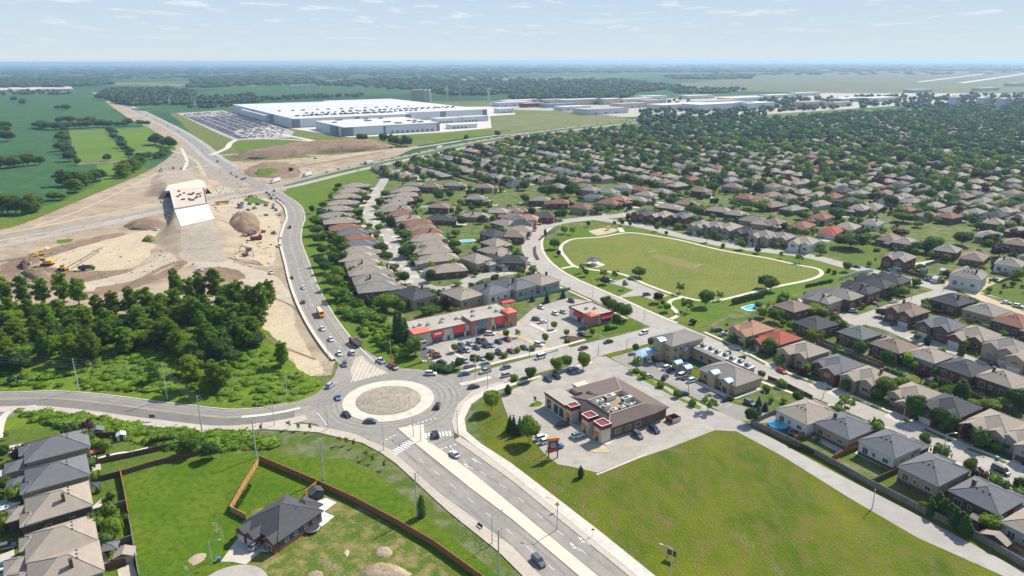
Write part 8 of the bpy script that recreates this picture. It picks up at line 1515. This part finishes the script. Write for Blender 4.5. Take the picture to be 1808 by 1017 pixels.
# restaurant sign
g = Z('R', 218, 1010); o = empty('restaurant_sign', (*g, 0), TH - .35, 'orange framed pylon sign at the edge of restaurant lot', 'sign')
for x in (-1.6, 1.3): bx('post', (x, x + .3, -.2, .2, -.05, 6.8), ['maroon'], o)
bx('top_panel', (-1.9, 1.9, -.35, .35, 6.3, 7.3), ['orange_canopy'], o); bx('middle_panel', (-1.3, 1.3, -.2, .2, 3.6, 6.2), ['gunmetal'], o); bx('lower_panel', (-1.3, 1.3, -.25, .25, 2.4, 3.5), ['red_awning'], o)
for z in (4.0, 4.6, 5.2): bx('lettering', (-.9, .9 - (z - 4) * .3, -.24, -.205, z, z + .22), ['white_paint'], o)
# small road signs
def sign(reg, x, y, h, m, shape, label, w_=.75):
    gx, gy = Z(reg, x, y); o = empty('road_sign', (gx, gy, 0), 0, label, 'sign'); b_ = MB(); b_.tube((0, 0, -.05), (0, 0, h), .04, n=6); part('post', b_, ['steel'], o)
    b_ = MB(); z = h - w_ * .6
    pts = [(0, z - w_), (w_, z), (0, z + w_), (-w_, z)] if shape == 'diamond' else [(-w_, z - w_ * .6), (w_, z - w_ * .6), (w_, z + w_ * .6), (-w_, z + w_ * .6)]
    b_.add([(a, -.06, c) for a, c in pts] + [(a, -.10, c) for a, c in pts], [(3, 2, 1, 0), (4, 5, 6, 7), (0, 1, 5, 4), (1, 2, 6, 5), (2, 3, 7, 6), (3, 0, 4, 7)][1:]); b_.f[-1] = b_.f[-1]; part('panel', b_, [m], o)
sign('D3',318,560,2.8,'sign_yellow','diamond','yellow diamond warning sign beside the south road'); sign('N',990,600,3.2,'signal_orange','diamond','orange diamond works sign near the dump truck',1.0); sign('B2',478,885,3.2,'signal_orange','diamond','orange diamond works sign by the curved road',1.0); sign('D3',570,735,2.4,'gunmetal','rect','small dark sign between lane and path',.4); sign('C1',1080,735,2.6,'gunmetal','rect','dark bin-like sign board on the west boulevard',1.0); sign('C1',1750,820,2.4,'signal_orange','rect','small orange sign on the west boulevard',.4); sign('C2',1455,460,2,'sign_yellow','rect','small yellow sign on the east splitter',.35)
# bench, hoarding
g = Z('D2', 1580, 675); o = empty('bus_bench', (*g, .26), rad(-50), 'small metal bench on the southern boulevard', 'bench'); bx('seat', (-1, 1, -.2, .2, .45, .5), ['dark_metal'], o); bx('backrest', (-1, 1, .2, .24, .5, 1), ['dark_metal'], o)
for x in (-.9, .85): bx('leg', (x, x + .06, -.2, .2, 0, .45), ['dark_metal'], o)
g = Z('D3', 1125, 900); o = empty('board_sign', (*g, 0), rad(-35), 'dark wooden hoarding board in the meadow', 'sign'); bx('panel', (-1.2, 1.2, -.05, .05, 1.2, 2.8), ['wood_brown'], o)
for x in (-1.2, 1.1): bx('post', (x, x + .1, -.1, .02, -.05, 3.1), ['wood_grey'], o)

# ------------------------------------------------------------------ FENCES
def fence(pts, h, m, label, step=2.4, reg=None, nm='wooden_fence', raw=False):
    P_ = [Vector(p) for p in pts] if raw else [Vector(Z(*((reg,) + tuple(p) if reg else p))) for p in pts]; o = empty(nm, (P_[0].x, P_[0].y, 0), 0, label, 'fence'); b_ = MB(); np_ = 0; posts = []
    for i in range(len(P_) - 1):
        a, c = P_[i] - P_[0], P_[i + 1] - P_[0]; t_ = c - a; L_ = t_.length
        if L_ < .01: continue
        t_ /= L_; n_ = Vector((-t_.y, t_.x)) * .03; q = [a - n_, c - n_, c + n_, a + n_]; b_.prism([(v.x, v.y) for v in q], .05, h, 0)
        n2 = Vector((-t_.y, t_.x)) * .09; q = [a - n2, c - n2, c + n2, a + n2]; b_.prism([(v.x, v.y) for v in q], h, h + .06, 0)
        k = max(1, int(L_ / step))
        for j in range(k + (i == len(P_) - 2)): posts.append(a + t_ * (L_ * j / k))
    part('board_panel', b_, [m], o)
    pm = MB(); pm.box(-.09, .09, -.09, .09, -.05, h + .16, 0); pme = pm.mesh('post', [m])
    for p in posts[:95]: link('post', pme, o, (p.x, p.y, 0))
fence([('C3', 1690, 765), ('C4', 0, 815), ('C4', 350, 985), ('D4', 720, 380), ('D4', 1110, 580), ('D4', 1480, 760), ('D4', 1808, 960), ('D4', 2200, 1180)], 2.1, 'wood_grey', 'long weathered grey board fence along the service alley', 3.2)
fence([('C3', 1690, 765), ('C3', 1808, 705), ('C4', 110, 660)], 1.8, 'wood_grey', 'short grey fence beside the round blue pool', 2.4)
fence([('C4',180,880),('C4',345,800)],1.9,'wood_orange','orange board fence between first alley gardens'); fence([('D4',430,215),('D4',560,145),('D4',690,90)],1.9,'wood_orange','orange board fence between second alley gardens'); fence([('D4',730,372),('D4',940,275)],1.9,'wood_brown','dark board fence between third alley gardens'); fence([('D4',1480,755),('D4',1740,600),('D4',1850,540)],1.9,'wood_orange','board fence beside the paved backyard'); fence([('D4',1120,590),('D4',1300,500)],1.8,'wood_brown','dark fence behind the cedar hedge')
fence([('C4',370,175),('C4',570,255),('C4',820,350)],1.7,'wood_grey','grey fence between the back gardens, uphill line'); fence([('C4',340,190),('C4',545,268),('C4',800,368)],1.7,'wood_grey','grey fence between the back gardens, downhill line'); fence([('C4',640,230),('C4',750,185)],1.7,'wood_grey','short grey fence beside the reddish roof')
fence([('C4',900,310),('C4',985,280)],1.7,'wood_brown','short brown fence beside the tan garden'); fence([('C4',1180,440),('C4',1300,500),('C4',1520,600)],1.7,'wood_brown','brown fence behind the charcoal roof'); fence([('C4',0,440),('C4',150,500),('C4',310,580)],1.6,'wood_brown','dark low fence beside the residential street')
fence([('H', 140, 432), ('H', 265, 210), ('H', 395, 2)], 1.9, 'wood_gold', 'golden board fence left of the dark-roofed house', 2.2); fence([('H', 140, 432), ('H', 285, 505)], 1.9, 'wood_gold', 'short golden board fence joining the bungalow')
fence([('D2', 28, 205), ('D2', 420, 372), ('D2', 700, 500), ('D2', 1000, 660), ('D2', 1250, 805), ('D2', 1580, 1045), ('D2', 1800, 1200)], 2.0, 'wood_orange', 'long orange brown board fence curving behind the bungalow', 2.4)
fence([('H', 825, 290), ('H', 940, 195)], 1.9, 'wood_gold', 'short golden fence beside the garden shed')
fence([('D1',850,285),('D1',880,430),('D1',912,600)],1.8,'wood_orange','orange fence on the left edge of the plot'); fence([('D1',915,625),('D1',945,800),('D1',985,1040)],1.8,'wood_grey','pale grey fence below the orange one'); fence([('D1',610,240),('D1',950,170),('D1',1285,95)],1.7,'wood_brown','long brown fence across the upper garden'); fence([('D1',865,305),('D1',1100,235),('D1',1430,155)],1.7,'wood_brown','long brown fence above the empty plot'); fence([('D1',608,375),('D1',850,310)],1.8,'dark_trim','dark fence beside the black gazebo roof'); fence([('D1',640,590),('D1',885,520)],1.8,'wood_grey','weathered fence below the striped lawn'); fence([('D1',650,705),('D1',905,645)],1.8,'wood_brown','brown fence below the small square lawn'); fence([('D1',660,855),('D1',930,770)],1.8,'wood_grey','brown grey fence above the blue gazebo'); fence([('D1',705,985),('D1',950,915)],1.8,'wood_brown','lowest brown garden fence at the left')
fence([('D1', 470, 20), ('D1', 640, 40), ('D1', 830, 30)], 1.7, 'wood_brown', 'brown fence beside the grey shed')
fence([('B2',625,770),('B2',680,840),('B2',770,905)],1.6,'green_fence','pale green fence curving behind the grey house'); fence([('P',1140,195),('P',1350,180),('P',1640,120)],1.8,'green_fence','green grey fence behind the plaza'); fence([('F',380,145),('F',655,95)],1.8,'green_fence','green grey fence beside the spruce trees')
fence([('B4',955,645),('B4',1080,680),('B4',1230,715)],1.8,'wood_brown','brown fence before the unfinished house'); fence([('B4',500,700),('B4',640,655),('B4',740,640)],1.8,'trim','white fence behind the dark cluster'); fence([('B4',1110,600),('B4',1290,545)],1.8,'wood_grey','grey fence beside the green yard'); fence([('B4',1640,720),('B4',1808,650)],1.8,'wood_grey','grey fence at the far right lot')
for i, run in enumerate(FEN):
    P_ = [Vector(p) for p in run]; fence(P_, 1.9, ('wood_brown', 'wood_grey', 'wood_orange')[i % 3], '%s back fence between house rows beyond the park' % ('brown', 'grey', 'orange')[i % 3], 9, raw=True)
# arborvitae hedges
def hedge_block(pts, h, w_, label):
    P_ = [Vector(Z(*p)) for p in pts]; items = []; C = []
    for i in range(len(P_) - 1):
        L_ = (P_[i + 1] - P_[i]).length; n_ = max(2, int(L_ / 1.1)); C += [P_[i] + (P_[i + 1] - P_[i]) * (j / n_) for j in range(n_)]
    o0 = C[0]; items = [(c.x - o0.x, c.y - o0.y, -.1, w_ * qr.uniform(.9, 1.2), h * qr.uniform(.9, 1.12)) for c in C]; o = bake('garden_hedge', items, 70, 'leaf_dark', label, 'hedge', .32); o.location = (o0.x, o0.y, 0)
    del o['kind']
hedge_block([('B3',1560,870),('B3',1640,850),('B3',1790,815)],3.4,2.2,'dark clipped hedge behind the park by the pool'); hedge_block([('D1',1075,85),('D1',1255,75)],2.6,1.8,'dark clipped hedge in the upper left garden'); hedge_block([('B4',270,750),('B4',460,712)],2,1.6,'low green hedge at the park corner'); hedge_block([('D4',160,100),('D4',340,165)],1.6,1.3,'low hedge along the alley fence'); hedge_block([('H',190,425),('H',330,200)],1.7,1.1,'low hedge along the golden fence'); hedge_block([('B2',1100,770),('B2',1100,770 - 1)],2,1,'small hedge behind the plaza') if False else None

# ------------------------------------------------------------------ SMALL THINGS
def pool(reg, x, y, rx, ry, ang, label, round_=False, wall=None):
    g = Z(reg, x, y); o = empty('swimming_pool', (*g, 0), ang, label, 'pool'); n_ = 28; rim = MB(); wat = MB()
    P_ = [(rx * (abs(cos(2 * pi * i / n_)) ** (1 if round_ else .5)) * (1 if cos(2 * pi * i / n_) > 0 else -1), ry * (abs(sin(2 * pi * i / n_)) ** (1 if round_ else .5)) * (1 if sin(2 * pi * i / n_) > 0 else -1)) for i in range(n_)]
    h = 1.1 if round_ else .16
    for i in range(n_):
        a, c = P_[i], P_[(i + 1) % n_]; k = 1.06 if round_ else 1.25
        rim.add([(a[0] * k, a[1] * k, -.02), (c[0] * k, c[1] * k, -.02), (c[0] * k, c[1] * k, h), (a[0] * k, a[1] * k, h), (c[0], c[1], h), (a[0], a[1], h), (c[0], c[1], h - .14), (a[0], a[1], h - .14)], [(0, 1, 2, 3), (3, 2, 4, 5), (5, 4, 6, 7)])
    wat.add([(x_, y_, h - .12) for x_, y_ in P_], [tuple(range(n_))]); part('rim', rim, [wall or 'white_slab'], o); part('water', wat, ['pool_water'], o)
pool('C4',70,775,3.1,3.1,0,'round above-ground pool with blue wall',True,'pool_blue'); pool('B2',1492,420,4.5,3,.3,'blue backyard pool above the square lawn'); pool('B3',1700,893,5,3,TH,'pale blue pool behind the clipped hedge'); pool('B2',1195,175 + 5,3,2,0,'pale blue pool between the upper gardens') ; pool('B2',1200,630,3,1.6,TH,'small blue pool beside the long row'); pool('B2',1340,428,2.6,2,TH,'small round blue pool by the right row',True); pool('B2',1560,620,4,2.4,TH,'turquoise pool behind the plaza houses'); pool('B2',1660,345,4,2.4,TH,'blue pool by the dark roof')
def tramp(reg, x, y, r_, label):
    g = Z(reg, x, y); o = empty('trampoline', (*g, 0), 0, label, 'trampoline'); b_ = MB(); n_ = 28
    b_.add([(r_ * .86 * cos(2 * pi * i / n_), r_ * .86 * sin(2 * pi * i / n_), .95) for i in range(n_)], [tuple(range(n_))]); part('mat', b_, ['dark_metal'], o); b_ = MB()
    for i in range(n_): a, c = 2 * pi * i / n_, 2 * pi * (i + 1) / n_; b_.tube((r_ * .93 * cos(a), r_ * .93 * sin(a), .95), (r_ * .93 * cos(c), r_ * .93 * sin(c), .95), .13, n=4)
    part('frame_pad', b_, ['steel'], o)
    for i in range(6): a = i * pi / 3; b_ = MB(); b_.tube((r_ * .93 * cos(a), r_ * .93 * sin(a), 0), (r_ * .93 * cos(a), r_ * .93 * sin(a), .9), .05, n=5); part('leg', b_, ['steel'], o)
tramp('H', 880, 600, 2.3, 'black trampoline behind the dark-roofed house'); tramp('C4', 182, 828, 1.9, 'black trampoline beside the round blue pool')
def shed(reg, x, y, W, D, h, ang, wall, roof, label, nm='garden_shed', openw=False):
    g = Z(reg, x, y); o = empty(nm, (*g, 0), ang, label, 'shed' if not openw else 'gazebo')
    if openw:
        for a in (-W / 2 + .1, W / 2 - .25):
            for c in (-D / 2 + .1, D / 2 - .25): bx('post', (a, a + .15, c, c + .15, -.05, h), [wall], o)
        b_ = MB(); b_.hip(-W / 2, W / 2, -D / 2, D / 2, h, .3, .2, .12); part('roof', b_, [roof, 'dark_trim', roof], o)
    else:
        bx('walls',(-W / 2,W / 2,-D / 2,D / 2,-.05,h),[wall],o); b_ = MB(); b_.gable(-W / 2,W / 2,-D / 2,D / 2,h,.45,.2,.1,wall=None); part('roof',b_,[roof,'trim'],o); bx('door',(-.5,.5,-D / 2 - .05,-D / 2 - .01,0,1.9),['brown_door'],o)
shed('L',635,108,4,3,2.2,.5,'wall_grey siding','roof_slate','grey garden shed with slate roof in the upper garden'); shed('L',790,130,2.6,2.6,1.8,.5,'white_door','white_roof','small white shed on the upper left lawn'); shed('L',600,480,4,3,2.5,.2,'dark_trim','roof_charcoal','black roofed gazebo beside the striped lawn','gazebo',True); shed('L',725,880,3.6,3.4,2.6,.3,'dark_trim','roof_slate','blue grey gazebo in the lower left garden','gazebo',True); shed('L',815,915,4.4,3.4,2.2,.3,'wall_grey siding','roof_tan','tan roofed shed beside the blue grey gazebo')
shed('H',920,300,3.6,2.6,2.3,.6,'house_blue_grey','roof_charcoal','dark shed between fence and patio'); shed('D4',1600,800,6,2.6,2.2,TH + pi / 2,'wood_brown','roof_tan','long tan roofed shed against the alley fence'); shed('D4',1470,655,3,2.6,2.2,TH,'wood_brown','roof_tan','small wooden shed beside the pale bush'); shed('C4',1690,660,2.6,2.6,2.4,TH,'wall_brown brick','roof_brown','small brown shed among dark trees'); shed('C4',1140,465,3,2.4,2.0,TH,'wall_grey siding','roof_slate','grey shed beside the purple tree'); shed('B4',1240,655,4,3,2.4,TH,'white_door','white_roof','white shed in the green yard'); shed('B4',1100,650,3,3,2.4,TH,'wall_grey siding','roof_slate','grey shed beside the small round tree'); shed('B4',845,465,5,4,2.6,TH,'wall_brown brick','roof_brown','brown shed on the far side of green lot'); shed('B4',1185,715,5,2.4,2.6,TH,'stucco','trim','pale site cabin beside the brown fence'); shed('B4',1235,718,1.2,1.2,2.2,0,'green_fence','green_fence','green portable toilet near the unfinished house')
# raised white platforms in the upper left garden
g = Z('L', 895, 218); o = empty('raised_platform', (*g, 0), rad(33), 'white rectangular slab platform in the upper left garden', 'platform'); bx('top', (-3, 3, -1.3, 1.3, 0, .5), ['white_slab'], o)
strip('garden_path', smooth(gp([('L', 625, 258), ('L', 720, 232), ('L', 800, 218), ('L', 850, 222)])), .5, -.5, .12, 'white_slab', 'thin white garden path', 'path')
for i,q in enumerate(([(555,325),(650,285),(655,330),(555,360)],[(600,570),(655,520),(665,580),(610,610)],[(555,240),(620,215),(625,265),(560,290)],[(610,930),(680,870),(720,930),(640,990)],[(760,980),(860,930),(890,1017),(770,1030)])):
    GP('patio', [('L', x, y) for x, y in q], .16 + .01 * i, 'concrete_drive' if i != 4 else 'pink_concrete', 'small patio behind the left houses, %s' % ORD[i], 'patio', thick=True)
for i,q in enumerate(([('D4',610,150),('D4',690,90),('D4',960,230),('D4',890,285)],[('C4',300,850),('C4',400,815),('C4',590,930),('C4',500,960)],[('C4',690,225),('C4',750,205),('C4',850,255),('C4',800,275)],[('C4',1190,400),('C4',1250,370),('C4',1430,440),('C4',1380,470)],[('B4',1030,580),('B4',1180,555),('B4',1150,590),('B4',1050,600)])):
    GP('patio', q, .15, 'concrete_drive', 'pale patio behind the houses at right, %s' % ORD[i], 'patio', thick=True)
# park pavilion, goals, play frame
g = Z('B3', 585, 590); GP('pavilion_floor', [('B3', 520, 580), ('B3', 600, 610), ('B3', 660, 592), ('B3', 590, 560)], .15, 'concrete', 'concrete floor of the park pavilion', 'patio', thick=True)
o = empty('park_pavilion', (*Z('B3', 580, 588), 0), TH, 'grey roofed open pavilion on the park field', 'pavilion'); b_ = MB(); b_.hip(-3.5, 3.5, -3, 3, 2.8, .5, .4); part('roof', b_, ['roof_slate', 'trim', 'roof_slate'], o)
for a in (-3.2, 3.0):
    for c in (-2.7, 2.5): bx('post', (a, a + .2, c, c + .2, -.05, 2.8), ['trim'], o)
for k in (-1.2, 1.2): bx('picnic_table', (k - .7, k + .7, -.4, .4, .7, .78), ['wood_brown'], o)
for i, (x, y) in enumerate(((988, 520), (1312, 620))):
    g = Z('B3', x, y); o = empty('soccer_goal', (*g, 0), TH, 'white soccer goal on the park field, %s one' % ('left', 'right')[i], 'goal'); b_ = MB()
    for a, c in (((-3.6, 0, 0), (-3.6, 0, 2.4)), ((3.6, 0, 0), (3.6, 0, 2.4)), ((-3.6, 0, 2.4), (3.6, 0, 2.4))): b_.tube(a, c, .12, n=6)
    part('frame', b_, ['white_paint'], o); b_ = MB()
    for a, c in (((-3.6, 1.8, 0), (-3.6, 0, 2.4)), ((3.6, 1.8, 0), (3.6, 0, 2.4)), ((-3.6, 1.8, 0), (3.6, 1.8, 0)), ((-3.6, 0, 0), (-3.6, 1.8, 0)), ((3.6, 0, 0), (3.6, 1.8, 0))): b_.tube(a, c, .07, n=5)
    part('net_frame', b_, ['steel'], o)
o = empty('playground_frame', (*Z('B3', 680, 345), 0), .3, 'small climbing frame on the sandy playground', 'play equipment')
for a in (-1.5, 1.5):
    for c in (-1, 1): b_ = MB(); b_.tube((a, c, 0), (a, c, 2.6), .08, n=6); part('post', b_, ['orange_canopy'], o)
bx('platform', (-1.5, 1.5, -1, 1, 1.2, 1.3), ['gunmetal'], o); bx('roof', (-1.6, 1.6, -1.1, 1.1, 2.6, 2.75), ['orange_canopy'], o)
# boat on a trailer at the left edge
g = Z('L',45,600); o = empty('boat',(*g,0),rad(33),'white motor boat on its trailer at the left edge','boat'); b_ = MB(); loft(b_,[(-3.5,[(-1.1,.9),(0,.6),(1.1,.9),(1.2,1.6),(-1.2,1.6)]),(1,[(-1.1,.9),(0,.5),(1.1,.9),(1.2,1.7),(-1.2,1.7)]),(3.6,[(-.1,1.6),(0,1.3),(.1,1.6),(.15,1.9),(-.15,1.9)])]); part('hull',b_,['car_white'],o); bx('windscreen',(.2,.5,-.8,.8,1.7,2.2),['glass'],o); bx('trailer',(-3,4.2,-.9,.9,.35,.5),['dark_metal'],o)
for s_ in (-1, 1): b_ = MB(); b_.tube((-1, s_ * 1.1 - .1, .33), (-1, s_ * 1.1 + .1, .33), .33, n=10); part('wheel', b_, ['tyre'], o)
# wheelie bins and boulders
def binn(reg, x, y, m, label):
    g = Z(reg,x,y); o = empty('recycling_bin',(*g,.05),.4,label,'bin'); b_ = MB(); b_.add([(-.3,-.3,0),(.3,-.3,0),(.3,.3,0),(-.3,.3,0),(-.4,-.4,1),(.4,-.4,1),(.4,.4,1),(-.4,.4,1)],[(0,1,5,4),(1,2,6,5),(2,3,7,6),(3,0,4,7)]); part('body',b_,[m],o); bx('lid',(-.45,.45,-.45,.45,1,1.1),[m],o)
binn('H',682,705,'pool_blue','blue recycling bin at the corner of the bungalow'); binn('H',35,880,'pool_blue','blue recycling bin beside the turning circle'); binn('D4',1615,195,'pool_blue','blue recycling bin on the residential street kerb'); binn('D4',1705,95,'pool_blue','blue recycling bin before the brown garage door'); binn('B4',778,885,'pool_blue','blue bin near the cluster driveway')
# scattered pale stones in the rough ground
b_ = MB(); sr = random.Random(3)
ST = [(('D2',360,870),('D2',700,1010),120),(('D2',720,230),('D2',980,340),50),(('D2',1380,640),('D2',1780,960),130),(('D3',270,350),('D3',420,460),50),(('D3',400,470),('D3',640,640),50),(('D3',1500,640),('D3',1808,900),60),(('D4',560,680),('D4',820,820),60),(('D1',1480,620),('D1',1600,760),60),(('D3',940,100),('D3',1420,170),90),(('D4',0,940),('D4',120,1010),40),(('D1',1290,940),('D1',1350,1010),30),(('D4',160,250),('D4',420,520),30)]
for a, c, n_ in ST:
    for i in range(n_):
        f = sr.random() * .6 + .4 * sr.random(); f2 = sr.gauss(0, .12) if a[0] != 'D4' else sr.uniform(-.4, .4); x = a[1] + (c[1] - a[1]) * f; y = a[2] + (c[2] - a[2]) * min(1, max(0, (f + f2)))
        g = Z(a[0], x, y); r_ = sr.uniform(.06, .2); k = 5; ph = sr.random() * 6
        b_.add([(g[0] + r_ * cos(ph + 2 * pi * j / k) * 1.3,g[1] + r_ * sin(ph + 2 * pi * j / k),0) for j in range(k)] + [(g[0] + r_ * .5 * cos(ph + 2 * pi * j / k),g[1] + r_ * .5 * sin(ph + 2 * pi * j / k),r_ * .6 + .05) for j in range(k)],[(j,(j + 1) % k,k + (j + 1) % k,k + j) for j in range(k)] + [tuple(range(k,2 * k))])
tag(link('scattered_stones', b_.mesh('stones', ['stone_white'])), 'scattered pale stones and clods in rough grass', 'stones', None, 'stuff')

# ------------------------------------------------------------------ HAZE
hz = MB(); X_, Y0_, Y1_, Z1_ = 71000, -700, 81000, 124.5
hz.box(-X_, X_, Y0_, Y1_, -1.5, Z1_, 0); ho = link('haze', hz.mesh('haze', []))
hm = bpy.data.materials.new('haze'); hm.use_nodes = True; hn = hm.node_tree.nodes; hn.clear(); oo = hn.new('ShaderNodeOutputMaterial'); pv = hn.new('ShaderNodeVolumePrincipled')
pv.inputs['Color'].default_value = (0.52, 0.74, 1.0, 1); pv.inputs['Density'].default_value = 0.000076; pv.inputs['Anisotropy'].default_value = 0.25
hm.node_tree.links.new(pv.outputs[0], oo.inputs['Volume']); ho.data.materials.append(hm); tag(ho, 'thin blue air haze over the whole plain', 'haze', None, 'stuff')
# look-alikes: say which one, counting from the left of the photograph
from collections import defaultdict
DUP = defaultdict(list); ci = cam.matrix_world.inverted()
def sxy(o): v = ci @ o.matrix_basis.translation; return v.x / max(1e-3, -v.z)
for o in bpy.data.objects:
    if o.parent is None and 'label' in o and 'kind' not in o:
        lb = o['label']
        for suf in (' in its group', ' in reading order', ' in its ring', ' in its line'):
            if lb.endswith(suf): lb = lb.rsplit(',', 1)[0]
        DUP[lb].append(o)
for lb, os_ in DUP.items():
    if len(os_) == 1: os_[0]['label'] = lb
    else:
        for i, o in enumerate(sorted(os_, key=sxy)):
            if i < len(ORD): o['label'] = '%s, %s from the left' % (lb, ORD[i])
for o in bpy.data.objects:
    if o.parent is None and 'label' in o and len(o['label'].replace('-', ' ').split()) > 16: print('LONG', o['label'])
print('cars', CARN[0], 'objects', len(bpy.data.objects))
